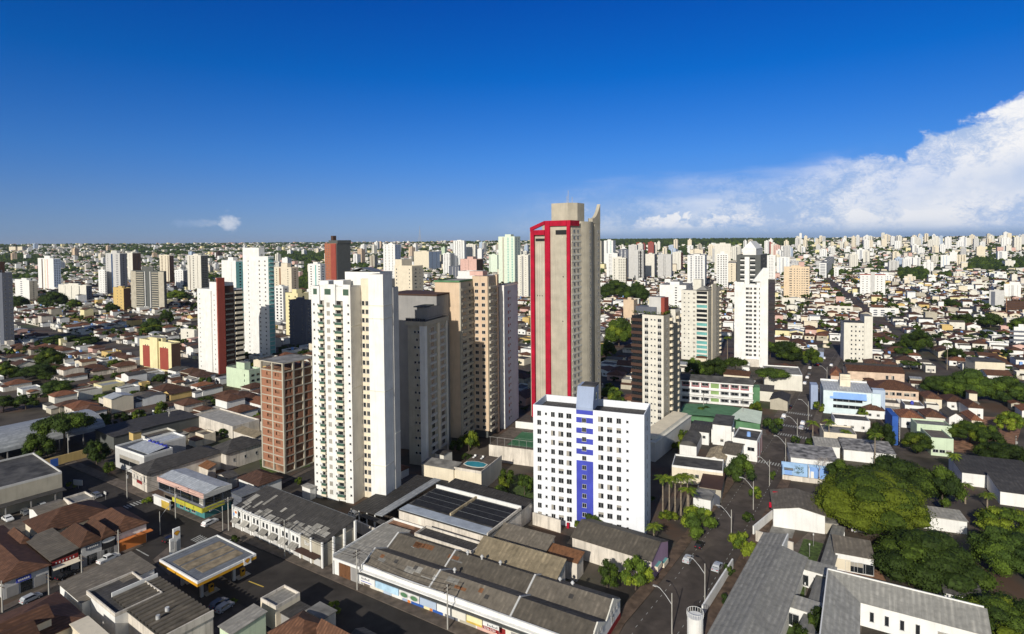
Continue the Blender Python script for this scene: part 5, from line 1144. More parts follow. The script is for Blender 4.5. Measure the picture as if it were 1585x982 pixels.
low('small rusty roofed lean-to behind the tan shed', (893, 872), 844, 903, 4.4, 'oldwhite', 'shed', 'rust', th=30, rise=.8, name='shed')
hall_ = low('grey roofed hall with a purple gable end and awnings facing the street', (1008, 869), 886, 1033, 5, 'oldwhite', 'gx', 'fibro', th=34, rise=2.2, name='hall', right=[(.3, 2.4, 'T', 3, .6), (.7, 1.2, 'T', 3, .6)])
hall_.part('purple_gable', MB().prism([(.02, 0), (.14, 0), (.14, hall_.b), (.02, hall_.b)], 0, 5, 'purple').add([(.15, 0, 4.9), (.15, hall_.b, 4.9), (.15, hall_.b/2, 7.1)], [(0,1,2)], 'purple'))
def solar():
    s = low('flat roofed store covered with rows of dark panels and a pale blue strip', (755, 831), 618, 807.5, 6.2, 'oldwhite', 'flat', 'roofdark', th=31, name='store')
    a, b = s.a, s.b; h7 = 6.4
    s.part('pale_strip', MB().box(-a, 0, .2, b*.22, h7, h7+.15, 'polycarb')); s.part('parapet', MB().box(-a, 0, b-.4, b, h7, h7+1, 'white').box(-.3, 0, 0, b-.4, h7, h7+.7, 'oldwhite'))
    for j in range(4):
        y0 = b*(.27+.165*j)
        for i in range(2): x0 = -a+.6+i*(a/2); s.part('panel_row', MB().add([(x0, y0, h7+.05), (x0+a/2-1.2, y0, h7+.05), (x0+a/2-1.2, y0+b*.13, h7+.5), (x0, y0+b*.13, h7+.5)], [(0,1,2,3)], 'panel').box(x0, x0+a/2-1.2, y0+b*.13, y0+b*.13+.1, h7, h7+.55, 'metaldark'))
    s.part('ridge', MB().box(-a*.5-.25, -a*.5+.15, b*.24, b-.5, h7, h7+.7, 'tanmetal'))
solar()
low('dark flat roof with a cream parapet in front of the solar roof', (731, 858), 642, 748, 5.4, 'cream', 'par', 'fibrodark', th=31, par='oldwhite', name='store')
low('white walled open yard in front of the dark flat roof', (637, 844), 578, 668, 3.6, 'white', 'par', 'earth', th=31, name='yard')
low('long dark roof behind the solar roof', (808, 789), 688, 824, 5, 'oldwhite', 'shed', 'fibrodark', th=34, rise=.6, name='shed')
def carport():
    s = Bld('carport', 'brown grey carport roof on posts at the foot of the white balcony tower', 'carport', (580, 797), 543, 672, 28, h=4, roof=True)
    s.part('roof', MB().box(-s.a, 0, 0, s.b, 3.9, 4.1, 'fibrodark')); 
    for i in range(4): s.part('post', MB().box(-s.a*i/3.05-.4, -s.a*i/3.05-.1, .3, .6, 0, 3.9, 'white'))
    s.part('light_strip', MB().box(.02, 2.8, 0, s.b, 4.0, 4.25, 'metal')); s.part('floor', MB().box(-s.a, 0, 0, s.b, .02, .1, 'pave'))
    q = MB().box(-s.a*.4, -s.a*.35, -.02, 0, 3.2, 4, 'white')
    t = Bld('carport', 'dark roofed car shelter along the white boundary wall', 'carport', (592, 812), 556, 600, 34, h=3.4, roof=True, occ=False)
    t.root.location = t.P; t.part('roof', MB().box(-t.a, 0, 0, t.b, 3.3, 3.45, 'fibrodark'))
    for i in range(4): t.part('post', MB().box(-t.a*i/3.05-.4, -t.a*i/3.05-.15, .1, .35, 0, 3.3, 'white'))
carport()
def pwall(label, pts, h, m='white', t=.35, name='boundary_wall', cap=None):
    P = [G(*p) for p in pts]; P = [Vector((p.x, p.y, 0)) for p in P]; o = P[0]; q = MB()
    for a, b in zip(P, P[1:]):
        d = (b-a).normalized(); n = Vector((-d.y, d.x, 0))*t/2; a0, b0 = a-o, b-o
        c = [a0-n, b0-n, b0+n, a0+n]; q.prism([(v.x, v.y) for v in c], 0, h, m)
    mark_line(P, 2); r = q.build(name, None, o); tag(r, label, 'wall'); return r
pwall('long whitewashed boundary wall between the terraced shops and the balcony tower', [(463, 787), (520, 808), (584, 838)], 3.2, 'oldwhite')
pwall('white wall behind the solar roof beside the blue striped block', [(825, 812), (868, 825)], 3.5, 'oldwhite')
def pool():
    s = Bld('pool_terrace', 'raised cream terrace with a small blue swimming pool and loungers', 'terrace', (745, 734), 703, 777, 24, h=5.8, roof=True)
    s.part('wall', MB().box(-s.a, 0, 0, s.b, 0, 5.8, 'cream', 'pave')); s.part('parapet', MB().box(-s.a, 0, 0, .25, 5.8, 6.6, 'oldwhite').box(-.25, 0, .25, s.b, 5.8, 6.6, 'oldwhite'))
    pts = [(-s.a*.55+3.6*math.cos(t*math.pi/6)*(1.15 if t % 3 else 1), s.b*.42+2.2*math.sin(t*math.pi/6)) for t in range(12)]
    s.part('pool_edge', MB().prism([(x*1.0+(x+s.a*.55)*.12, y+(y-s.b*.42)*.16) for x, y in pts], 5.8, 5.9, 'offwhite')); s.part('pool', MB().prism(pts, 5.9, 5.94, 'water'))
    for i in range(2): s.part('lounger', MB().box(-s.a*.9+i*3, -s.a*.9+i*3+.7, s.b*.7, s.b*.7+1.8, 6.1, 6.25, 'white').box(-s.a*.9+i*3, -s.a*.9+i*3+.7, s.b*.7+1.5, s.b*.7+1.8, 6.25, 6.7, 'white'))
pool()
low('cream service building with a beige roof strip below the grey beige tower', (702, 727), 653, 716, 6, 'cream', 'shed', 'roofgrey', th=24, rise=.5, b=5, name='service_building')
def tennis():
    s = Bld('sports_terrace', 'stained white retaining wall carrying a green tennis court', 'terrace', (850, 700), 757, 900, 21, h=6, roof=True)
    s.b = 22; s.part('wall', MB().box(-s.a, 0, 0, 22, 0, 6, 'oldwhite', 'pave')); s.part('court', MB().box(-s.a*.72, -1, 2, 18, 6, 6.03, 'court')); q = MB()
    for y in (2.5, 10, 17.5): q.box(-s.a*.7, -1.2, y, y+.12, 6.03, 6.04, 'paint')
    s.part('court_line', q); q = MB()
    for k in range(9): x = -s.a*k/8.2; q.box(x-.1, x-.02, .1, .18, 6, 9, 'grey')
    q.box(-s.a, 0, .1, .16, 8.9, 9.0, 'grey'); s.part('fence', q)
    s.part('rear_wall', MB().box(-s.a*.9, 0, 21.6, 22, 6, 8.6, 'white'))
tennis()
# --- in front of the brown and cream tower
def podium():
    s = low('cream podium deck with a stepped roof below the brown and cream tower', (1014, 686), 1006, 1071, 7, 'palegrey', 'flat', 'offwhite', th=35, b=40, name='podium')
    s.part('upper_deck', MB().box(-s.a-5, -s.a*.4, 3, s.b*.95, 7.2, 8.4, 'offwhite', 'cream'))
podium()
low('house with a dark flat roof left of the white cube house', (1097, 670), 1068, 1109, 5, 'white', 'gx', 'fibrodark', th=25, rise=.6, name='house', cat='house', front=WN(.4, .75, z=2.5))
low('white two storey cube house with a small rooftop box', (1132, 660), 1103, 1152, 8, 'white', 'flat', 'roofdark', th=25, name='house', cat='house', front=WN(.5, z=1.5), tank=0)
low('lower white wing in front of the white cube house', (1136, 672), 1101, 1142, 4.5, 'white', 'par', 'roofgrey', th=25, b=6, name='house', cat='house')
low('two storey white house with brick corner panels and a blue water tank by the crossing', (1172, 686), 1134, 1187, 7, 'white', 'par', 'roofdark', th=30, name='house', cat='house', tank=1, right=[(.2, .3, 'D', 1.4, 6, 'brickred'), (.6, .3, 'D', 1.4, 6, 'brickred'), (.9, .3, 'D', 1.2, 6, 'brickred')], front=[(.3, 3.8, 'w', 2.4, 1.3), (.75, 3.8, 'w', 2.4, 1.3)])
low('house with a large dark gable roof left of the zebra crossing', (1144, 706), 1118, 1157, 5, 'white', 'gx', 'fibro', th=30, rise=1.8, name='house', cat='house')
low('white house with tan roof halves among the left side houses', (1120, 716), 1092, 1128, 4.2, 'white', 'gy', 'tanmetal', th=28, rise=1.6, name='house', cat='house')
low('long white building with a dark flat roof and small windows by the street tree', (1119, 733), 1040, 1124, 5, 'cream', 'par', 'roofdark', th=21, par='white', name='building', front=WN(.25, .5, .75, z=2.4), b=11)
low('brown flat shed between the white building and the kiosk', (1116, 759), 1083, 1128, 4, 'concrete', 'flat', 'brown', th=24, name='shed')
low('small white kiosk with a dark billboard by the street', (1100, 775), 1073, 1112, 3.6, 'white', 'flat', 'roofgrey', th=28, name='kiosk', cat='kiosk')
low('low curved dark canopy house behind the white building', (1078, 692), 1052, 1090, 4, 'white', 'vault', 'roofdark', th=25, rise=1.8, name='house', cat='house')
# --- pink and green school
def school():
    s = Bld('school_building', 'three storey white school with pink and green panels between its windows', 'school', (1165, 631), 1050, 1172, 21, yt=596); s.b = 11
    a, h = s.a, s.h; s.part('wall', MB().box(-a, 0, 0, 11, 0, h, 'white')); s.part('roof', MB().gable(-a, 0, 0, 11, h, 1.8, 'roofdark', 'x', 'white', .6))
    f = h/3; mm = ('pinkpanel', 'pinkpanel', 'pinkpanel', 'greenpanel', 'pinkpanel', 'pinkpanel', 'pinkpanel')
    for i in range(3):
        for k in range(7):
            x0 = -a+a*(.05+.132*k); x1 = x0+a*.11; s.part('panel', MB().box(x0, x1, -.08, 0, i*f+.6, i*f+f*.86, mm[k] if i == 2 else ('greenpanel' if k == 3 else 'slate')))
            if k not in (3,): s.el('F', (x0+x1)/2, i*f+f*.42, 'w', a*.09, f*.36, v=0, off=.08)
        s.part('ledge', MB().box(-a, .3, -.7, 0, (i+1)*f-.5, (i+1)*f, 'white')); 
        if i < 2: s.part('ledge', MB().box(-a, 0, -.7, -.1, i*f+.3, i*f+1.3, 'white'))
    s.part('stair_wing', MB().box(.01, 3.2, 2, 8, 0, h*.85, 'greenroof')); s.done()
mat('pinkpanel', (.34, .13, .15)); mat('greenpanel', (.24, .36, .14))
school()
def arena():
    s = Bld('sports_shed', 'green curved roof with a white triangular panel in front of the school', 'shed', (1108, 656), 1064, 1182, 25, h=4.5, roof=True); a, b = s.a, s.b
    b = s.b = 20; a = s.a = 34; s.root.location = G(1177, 668)*1.0; q = MB(); n = 8
    vs = [(-a+a*i/n, y, 3.0+1.1*math.sin(math.pi*i/n)) for y in (0, b) for i in range(n+1)]
    q.add(vs, [(i, i+1, n+2+i, n+1+i) for i in range(n)], 'greenroof'); q.add([(x, y, z+.05) for x, y, z in (vs[n], vs[n-1], vs[n-3], vs[2*n-1], vs[2*n], vs[2*n+1])], [(0,5,4),(0,4,1),(1,4,3),(1,3,2)], 'palemint')
    s.part('roof', q); s.part('wall', MB().box(-a+.2, -.2, .2, b-.2, 0, 3.0, 'greenroof'))
arena()
# --- white podium buildings by the upper street
low('white flat roofed commercial building with a cluttered roof beside the upper street', (1242, 583), 1183, 1248, 8, 'offwhite', 'par', 'roofgrey', th=21, b=22, name='commercial_building', par='white')
low('dark gabled garage beside the round street tree', (1197, 607), 1170, 1206, 5, 'offwhite', 'gx', 'fibrodark', th=25, rise=1.6, name='garage')
low('grey roofed shed left of the upper street', (1219, 622), 1192, 1234, 4.5, 'concrete', 'gy', 'fibrodark', th=30, rise=1.4, name='shed')
low('cream low house between the umbrella trees', (1160, 583), 1120, 1168, 4, 'cream', 'gx', 'tile', th=25, rise=1.4, name='house', cat='house')
low('blue and white corner house near the end of the street', (1275, 545), 1266, 1282, 6, 'gblue', 'flat', 'roofgrey', th=28, name='house', cat='house')
# --- clinic and the big tiled school to the right of the street
def clinic():
    s = Bld('clinic_building', 'pale blue white clinic with a long blue awning and grey roof', 'clinic', (1350, 645), 1275, 1352, 21, yt=609); s.b = 13
    a, h = s.a, s.h; s.part('wall', MB().box(-a, 0, 0, 13, 0, h, 'icewhite')); s.part('roof', MB().shed(-a, 0, -.2, 12.8, h+.02, h+1.6, 'metal', .1)); s.part('parapet', MB().box(-a, 0, 12.7, 13, h, h+2.4, 'white'))
    for x0 in (-a-.3, -.3): s.part('side_fin', MB().box(x0, x0+3.4 if x0 > -2 else x0+4, -1, .0, 0, h, 'icewhite'))
    s.part('side_fin', MB().box(-a-5, -a-2, 4, 10, 0, h+1, 'gblue')); s.part('side_fin', MB().box(1, 6, 5, 9, 0, h+.5, 'lavender'))
    s.part('blue_awning', MB().add([(-a*.88, -1.4, h*.70), (-a*.12, -1.4, h*.70), (-a*.12, -.1, h*.93), (-a*.88, -.1, h*.93)], [(0,1,2,3)], 'skyblue').add([(-a*.88, -1.4, h*.68), (-a*.12, -1.4, h*.68), (-a*.12, -.1, h*.90), (-a*.88, -.1, h*.90)], [(3,2,1,0)], 'skyblue'))
    for z in (.54, .26):
        for f, w in ((.19, 3.4), (.40, 5), (.66, 5.6)): s.el('F', -a+a*f, h*z, 'w', w, 1.5, v=0)
    s.part('sign_block', MB().box(-a*.62, -a*.40, 6, 9, h, h+6.6, 'cream', 'roofdark')); q = MB()
    for j, (z, m) in enumerate(((h+5, 7), (h+4, 10))):
        for k in range(m): x = -a*.60+k*.52; q.box(x, x+.32, 5.95, 6, z, z+.45, 'concrete')
    s.part('lettering', q); s.done()
mat('icewhite', (.62, .72, .74), var=.05, streak=.1)
clinic()
low('long cream school wing with a brown tiled roof and arched door', (1422, 606), 1352, 1426, 7, 'pinkcream', 'hip', 'tile', th=19, b=16, rise=3.2, name='school_wing', front=WN(.12, .27, .42, .57, .74, .88, z=4.3, w=2.2, h=1.5)+WN(.12, .27, .42, .88, z=1.0, w=2, h=1.4)+[(.6, .2, 'D', 3.6, 2.6, 'palegrey')]) if mat('pinkcream', (.66, .50, .38), streak=.2) else None
low('cream rear wing with a long dark tiled roof behind the clinic', (1400, 579), 1312, 1404, 6, 'pinkcream', 'gx', 'tile', th=19, b=12, rise=2.4, name='school_wing', front=WN(.7, .8, z=2.5, w=1.4, h=2))
low('brown hipped corner wing of the cream school by the street', (1302, 582), 1286, 1322, 6, 'pinkcream', 'hip', 'tilered', th=28, rise=3, name='school_wing')
low('grey roofed long shed behind the cream school', (1392, 571), 1310, 1396, 6, 'oldwhite', 'gx', 'fibrodark', th=18, b=9, rise=1.2, name='shed')
# --- houses right of the street
low('white low building with dark roofs below the clinic', (1347, 655), 1292, 1351, 4, 'white', 'par', 'roofdark', th=20, b=9, name='building', front=WN(.3, .5, .8))
low('cream walled house with a grey roof behind the tall palms', (1326, 676), 1275, 1342, 4.6, 'cream', 'par', 'roofgrey', th=20, b=11, name='house', cat='house')
HS = [('tile', 'white', 1337, 1369, 1382, 636, 4, 'hipped brown house right of the clinic palms'), ('tilered', 'white', 1395, 1428, 1433, 648, 4.5, 'house with the brightest orange hipped roof and a rooftop tank'),
 ('tile', 'offwhite', 1433, 1463, 1472, 647, 4.2, 'brown gabled house with a white front gable'), ('tile', 'cream', 1433, 1458, 1463, 618, 5, 'cream hipped house left of the dome of trees'),
 ('tile', 'white', 1499, 1522, 1528, 632, 5, 'white two window house with a dark tiled roof'), ('fibro', 'white', 1469, 1490, 1497, 648, 4, 'small grey roofed white house'),
 ('tilered', 'cream', 1504, 1520, 1531, 651, 3.6, 'low red tiled house edge beside the leafy bank'), ('tile', 'white', 1466, 1496, 1502, 623, 4, 'brown roofed row house below the tree dome')]
for rm, wl, xl, xc, xr, y, h, lb in HS: low(lb, (xc, y), xl, xr, h, wl, 'hip' if rm != 'fibro' else 'gy', rm, th=19, rise=2, name='house', cat='house', front=WN(.3, .7), b=11)
low('mint green house with a grey upper floor', (1476, 683), 1441, 1479, 6, 'mint', 'par', 'fibro', th=19, b=12, name='house', cat='house', front=WN(.2, .5, .8, z=1.3, w=1.8))
low('mint parapet block behind the mint green house', (1473, 663), 1419, 1476, 5.5, 'mint', 'par', 'roofgrey', th=19, b=8, name='house', cat='house')
low('beige block with a dark flat roof above the tree dome', (1556, 562), 1509, 1559, 9, 'cream', 'flat', 'roofdark', th=19, b=14, name='building', front=WN(.3, .6, z=4, w=1.6, m='white'))
low('white house with a dark tiled roof and square dormer', (1567, 583), 1528, 1569, 5, 'white', 'gx', 'tile', th=19, b=12, rise=2, name='house', cat='house', front=WN(.75, .9, z=2.4))
low('first of the long black corrugated roofs at the right edge', (1620, 770), 1548, 1660, 4, 'white', 'shed', 'fibrodark', th=24, b=12, rise=1.4, name='shed')
low('second long black corrugated roof, behind a white parapet strip', (1610, 745), 1489, 1650, 4.2, 'white', 'shed', 'fibrodark', th=22, b=14, rise=1.4, name='shed')
low('weathered grey roofed house with white walls and blue trim behind the bare tree', (1297, 716), 1224, 1306, 5, 'white', 'flat', 'roofweather', th=21, b=15, name='house', cat='house', front=[(.12, .2, 'D', 4, 2.6, 'slate'), (.25, .3, 'D', 1.2, 2.4, 'white')]) if mat('roofweather', (.30, .285, .27), var=.4, scale=.5) else None
low('weathered striped roofs behind the grey roofed house', (1300, 693), 1262, 1318, 4, 'white', 'shed', 'fibrolight', th=21, b=8, rise=.6, name='shed')
low('weathered pale roof under the tall leaning palm', (1386, 704), 1306, 1392, 4, 'white', 'shed', 'roofweather', th=21, b=12, rise=.6, name='shed')
def blue_patio():
    s = Bld('patio_wall', 'light blue courtyard wall with darker blue doors and a climbing plant', 'wall', (1291, 752), 1211, 1294, 21, h=4.4); s.b = 5
    s.part('wall', MB().box(-s.a, 0, 4.6, 5, 0, 4.4, 'skyblue2').box(-s.a, -s.a+.3, 0, 4.6, 0, 3.6, 'skyblue2').box(-s.a*.48, -s.a*.48+.3, 1, 4.6, 0, 4.4, 'white'))
    s.part('front_wall', MB().box(-s.a, 0, -.3, 0, 0, 1.6, 'oldwhite')); s.part('lean_to', MB().box(-s.a+.8, -s.a+3.6, 3, 4.59, 2.4, 2.55, 'roofgrey')); s.part('door', MB().box(-s.a+1, -s.a+3.2, 4.5, 4.6, 0, 2.4, 'skyblue')); s.part('blue_panel', MB().box(-s.a*.44, -1, 4.45, 4.6, 0, 3.6, 'skyblue')); s.part('door', MB().box(-s.a*.42, -s.a*.42+1, 4.35, 4.45, 0, 2.2, 'white'))
    q = MB()
    for k in range(90):
        c = Vector((-s.a*.66+R.uniform(-1.1, .4)+(k % 2)*1.2, 4.4, 1+R.uniform(0, 2.6))); d = [Vector((R.uniform(-1, 1), R.uniform(-.4, .1), R.uniform(-1, 1)))*.3 for _ in range(3)]; q.add([tuple(c+e) for e in d], [(0,1,2)], 'leafB')
    s.part('climbing_plant', q)
mat('skyblue2', (.30, .46, .68), var=.06, streak=.15); blue_patio()
low('white walled house with a grey brown tiled roof and skylight under the giant tree', (1277, 799), 1197, 1281, 5, 'white', 'gy', 'fibro', th=21, b=13, rise=1.4, name='house', cat='house')
low('small grey carport roof by the white house', (1296, 812), 1262, 1301, 3, 'concrete', 'flat', 'roofgrey', th=21, b=4, name='carport', cat='carport')
pwall('white driveway wall beside the street below the red signs', [(1166, 828), (1199, 800)], 2.4)
pwall('white slatted fence wall along the street and the school lawn', [(1087, 955), (1134, 880)], 2.4, 'white', name='fence')
pwall('grey retaining wall at the head of the pale school roof', [(1170, 838), (1228, 858)], 3, 'oldwhite')
mat('schoolroof2', (.33, .32, .29), kind='corr', k2=.30, var=.08)
# --- grey roofed school complex, bottom right: laid out from its far-left roof corner
s = far_left('school_wing', 'largest pale grey gabled roof of the school, running along the street lawn', 'school', (1185, 826), 10.4, 52, 5)
s.part('wall', MB().box(-s.a, -s.a*.5, 0, s.b, 0, 4.9, 'white').box(-s.a*.5+.001, 0, 0, s.b-7, 0, 4.9, 'white'))
zr = 6.2; s.part('roof', MB().add([(-s.a-.6, 0, 5), (-s.a*.5, 0, zr), (-s.a*.5, s.b+.3, zr), (-s.a-.6, s.b+.3, 5), (-s.a-.6, 0, 4.9), (-s.a-.6, s.b+.3, 4.9)], [(0,1,2,3),(4,0,3,5)], 'schoolroof').add([(-s.a*.5, 0, zr), (.5, 0, 5.0), (.5, s.b-6.6, 5.0), (-s.a*.5, s.b-6.6, zr)], [(0,1,2,3)], 'schoolroof'))
s.part('ridge_wall', MB().box(-s.a*.5-.15, -s.a*.5+.15, s.b-6.6, s.b+.3, 4.9, zr+.1, 'white'))
for k in range(2):
    c = far_left('school_wing', ('upper', 'lower')[k]+' short grey connecting roof between the street wing and the walkway', 'school', ((1222, 861), (1211, 918))[k], (10.0, 9.2)[k], 4.4, 4.2)
    c.part('wall', MB().box(-c.a, 0, .3, c.b-.3, 0, 4.1, 'white')); c.part('roof', MB().shed(-c.a, 0, 0, c.b, 4.2, 4.5, 'schoolroof', .1)); c.el('F', -3, .6, 'w', 2.4, 2.4, v=0); c.el('F', -6.4, .6, 'w', 2.4, 2.4, v=0); c.done()
s = far_left('covered_walkway', 'long narrow grey covered walkway roof between the school wings', 'walkway', (1289, 812), 3.0, 52, 3.6)
s.part('roof', MB().box(-s.a, 0, 0, s.b, 3.45, 3.65, 'schoolroof'))
for k in range(9): s.part('post', MB().box(-.3, -.1, s.b*k/8.2+.1, s.b*k/8.2+.3, 0, 3.45, 'white'))
far_ = far_left('school_wing', 'L shaped grey roof with a hip line and white walls at the bottom right', 'school', (1282, 882), 27, 5.6, 7.4, th=31); s = far_
A, Bq = s.a, s.b; z0, z1 = 5.0, 7.4; wx = -A+6.2
s.part('wall', MB().box(-A+.3, 0, .3, Bq, 0, z0-.05, 'white').box(-A+.3, wx-.3, -26, .299, 0, z0-.05, 'white')); s.part('rear_wall', MB().box(-A, 0, Bq, Bq+.22, 0, z1+.25, 'white').box(-A-.22, -A, -26, Bq+.22, 0, z1+.15, 'white'))
s.part('roof', MB().add([(wx, -.2, z0), (.5, -.2, z0), (.5, Bq, z1), (-A, Bq, z1)], [(0,1,2,3)], 'schoolroof')); s.part('roof', MB().add([(-A, -26.3, z1), (wx, -26.3, z0), (wx, -.2, z0), (-A, Bq, z1)], [(0,1,2,3)], 'schoolroof2'))
for k in range(4): s.el('F', wx+2+k*2.6, 1.4, 'w', .8, 2.0, v=0, off=-.3)
s.el('F', wx+14, 1, 'w', 2, 2.2, off=-.3); s.el('F', wx+17.5, 1, 'w', 2.4, 1.6, off=-.3); s.done(); mark(s.P, 31, -A, wx, -26, 0)
low('white building with two roof levels and glass doors beside the walkway', (1352, 866), 1293, 1358, 4.2, 'white', 'shed', 'fibro', th=24, b=7, rise=1.0, name='school_wing', front=[(.2, .3, 'D', 3.2, 2.6, 'cream'), (.5, .3, 'w', 3.8, 2.4), (.8, .3, 'w', 3.4, 2.4)])
low('white low wall building half hidden by the dark right hand tree', (1520, 930), 1462, 1534, 4.5, 'white', 'gx', 'fibrodark', th=28, b=8, rise=1, name='building')
low('white roofed shed between the giant tree and the palms', (1497, 808), 1430, 1508, 3.5, 'white', 'flat', 'fibrolight', th=22, b=7, name='shed')
# --- left edge
low('long grey wall building with a dark roof at the left edge', (-25, 765), -60, 97, 8, 'concrete', 'par', 'roofdark', par='palegrey', th=37, name='warehouse')
s = far_left('carport', 'lean-to carport roof sheltering parked cars at the left edge', 'carport', (94, 752), 5.5, 34, 3.6, th=37)
s.part('roof', MB().box(-s.a, 0, 0, s.b, 3.5, 3.65, 'fibrodark')); [s.part('post', MB().box(-.4, -.15, 1+k*6, 1.25+k*6, 0, 3.5, 'grey')) for k in range(6)]
low('small grey roof with white gables below the carport', (62, 800), 46, 108, 4, 'white', 'gy', 'fibro', th=35, rise=1, name='shed')
low('grey flat roof at the avenue corner of the tiled block', (112, 783), 99, 147, 5, 'oldwhite', 'par', 'roofgrey', th=35, name='shop', cat='shop')
low('deep brown tiled roof running behind the corner block', (66, 827), 40, 172, 4.6, 'cream', 'hip', 'tile', th=35, rise=3.2, name='house', cat='house', front=WN(.3, .7))
low('cream house with a small brown hip behind the grey shop roof', (32, 846), 12, 50, 4, 'cream', 'hip', 'tile', th=35, rise=2, name='house', cat='house', front=WN(.5))
def shopstrip(label, C, xr, xl, h, wall, sign=None, signm='blue', rise=1.6, rm='tile', kind='hip', extra=None):
    s = low(label, C, xl, xr, h, wall, kind, rm, th=35, rise=rise, name='shop', cat='shop')
    L = s.b
    if sign: s.part('sign', MB().box(.01, .2, L*sign[0], L*sign[1], h-1.5, h-.5, signm))
    q = MB(); n = 6
    if sign:
        for k in range(n): y = L*sign[0]+(L*(sign[1]-sign[0]))*(k+1)/(n+1.5); q.box(.2, .24, y, y+.22, h-1.2, h-.8, 'white')
        s.part('sign_lettering', q)
    for f in (.2, .5, .8): s.part('shutter', MB().box(.01, .1, L*f-1.1, L*f+1.1, .1, 2.5, 'grey' if f != .5 else 'glass'))
    if extra: extra(s, L)
    return s
shopstrip('white shop with a brown hipped roof and small blue sign at the left edge', (4, 901), 76, -62, 4.2, 'palegrey', (.28, .6), 'blue')
shopstrip('shop with a dark red sign over a striped cream awning', (79, 868), 122, 40, 4.6, 'brown', (.02, .98), 'darkred', rm='fibro', kind='shed', rise=.6, extra=lambda s, L: s.part('awning', MB().add([(.05, 0, 3.2), (1.3, 0, 2.4), (1.3, L, 2.4), (.05, L, 3.2)], [(0,1,2,3)], 'cream')))
shopstrip('grey shop front with a dark blue name board below the big tiled roof', (126, 846), 158, 98, 5.4, 'palegrey', (.2, .9), 'slate', rm='tile', rise=2.5)
shopstrip('narrow black shop front with an oval white sign', (159, 833), 178, 132, 5.6, 'black', None, extra=lambda s, L: s.part('sign', MB().add([(.05, L*.5+1.6*math.cos(t*math.pi/6), 4.6+.6*math.sin(t*math.pi/6)) for t in range(12)], [tuple(range(12))], 'white')), rise=2.2)
shopstrip('orange corner shop with a white upper band at the crossing', (180, 826), 227, 142, 5.2, 'white', None, rm='tile', rise=2.4, extra=lambda s, L: (s.part('orange_wall', MB().box(.01, .3, .2, L-.2, 0, 3.0, 'orange')), s.part('canopy', MB().box(.01, 1.6, 0, L+1, 3.0, 3.2, 'orange'))))
# barrel roof and yellow wall
def barrel():
    P = G(-50, 716, 0); s = Bld.__new__(Bld); th = 35; X, Y = ax(th); s.P = P; s.root = thing('sports_hall', 'big silver barrel vaulted roof on open sides at the left edge', 'sports hall', P, th); s.th = th; s.E = []
    q = MB().vault(-14, 14, 0, 40, 4.5, 5.5, 'metal', 14); s.part('roof', q); q = MB()
    for y in range(0, 41, 8):
        for x in (-13.8, 13.5): q.box(x, x+.3, y, y+.3, 0, 4.5, 'grey')
    s.part('frame', q); mark(P, th, -14, 14, 0, 40)
barrel()
def ywall():
    o = pwall('long yellow street wall with a blue painted panel at the left edge', [(-20, 736), (60, 728), (134, 708)], 3.2, 'yellow')
    a, b = G(78, 725), G(90, 722); d = (b-a).normalized(); n = Vector((d.y, -d.x, 0)); m = MB().prism([(v.x, v.y) for v in (a+n*.35, b+n*.35, b+n*.1, a+n*.1)], .3, 3.1, 'gblue2').build('blue_panel', o); m.location = -o.location
ywall()
# --- bottom left block between the side street and the avenue
low('patched grey corrugated roof building beside the side street', (127, 933), 94, 240, 6, 'white', 'shed', 'fibro', th=35, rise=.8, name='warehouse')
low('dark ribbed corrugated roof building in the bottom left', (178, 956), 135, 253, 6.4, 'white', 'par', 'fibrodark', par='oldwhite', th=35, name='warehouse')
def ribs():
    s = low('building with deep wavy brown corrugated roof nearest the petrol station', (256, 992), 175, 331, 6.4, 'oldwhite', 'flat', 'roofdark', th=35, name='warehouse')
    n = 16; q = MB()
    for k in range(n): x = -s.a+s.a*(k+.5)/n; q.add([(x+.55*math.cos(t*math.pi/5), y, 6.6+.5*math.sin(t*math.pi/5)) for y in (-.2, s.b+.2) for t in range(6)], [(t, t+1, 7+t, 6+t) for t in range(5)], 'fibro')
    s.part('roof_rib', q); s.part('roof_fan', MB().cyl(-s.a*.35, s.b*.45, 7, 7.8, .4, 'alu', 10)); s.part('roof_fan', MB().cyl(-s.a*.3, s.b*.2, 7, 7.8, .4, 'alu', 10)); s.part('parapet', MB().box(.02, .3, 0, s.b, 6.2, 7.6, 'oldwhite')); s.part('side_wall', MB().box(-s.a-.3, -s.a-.02, 0, s.b, 0, 7.6, 'white'))
ribs()
s = far_left('house', 'large brown tiled hip roof in the bottom left corner', 'house', (86, 919), 15, 44, 6)
s.part('wall', MB().box(-s.a, 0, 0, s.b, 0, 5.9, 'cream')); s.part('roof', MB().hip(-s.a, 0, 0, s.b, 6, 2.6, 'tile', .6))
for k, (cx, cy) in enumerate(((62, 940), (40, 965))):
    d = far_left('house', ('upper', 'lower')[k]+' small tiled gable standing up from the corner hip roof', 'house', (cx, cy), 6, 8, 8.2); d.part('wall', MB().box(-d.a, 0, 0, d.b, 4, 8.1, 'cream')); d.part('roof', MB().gable(-d.a, 0, 0, d.b, 8.2, 1.5, 'tile', 'y', 'cream', .4))
low('pale cream flat building at the bottom edge', (150, 1004), 112, 177, 6.5, 'cream', 'flat', 'cream', th=35, name='building')
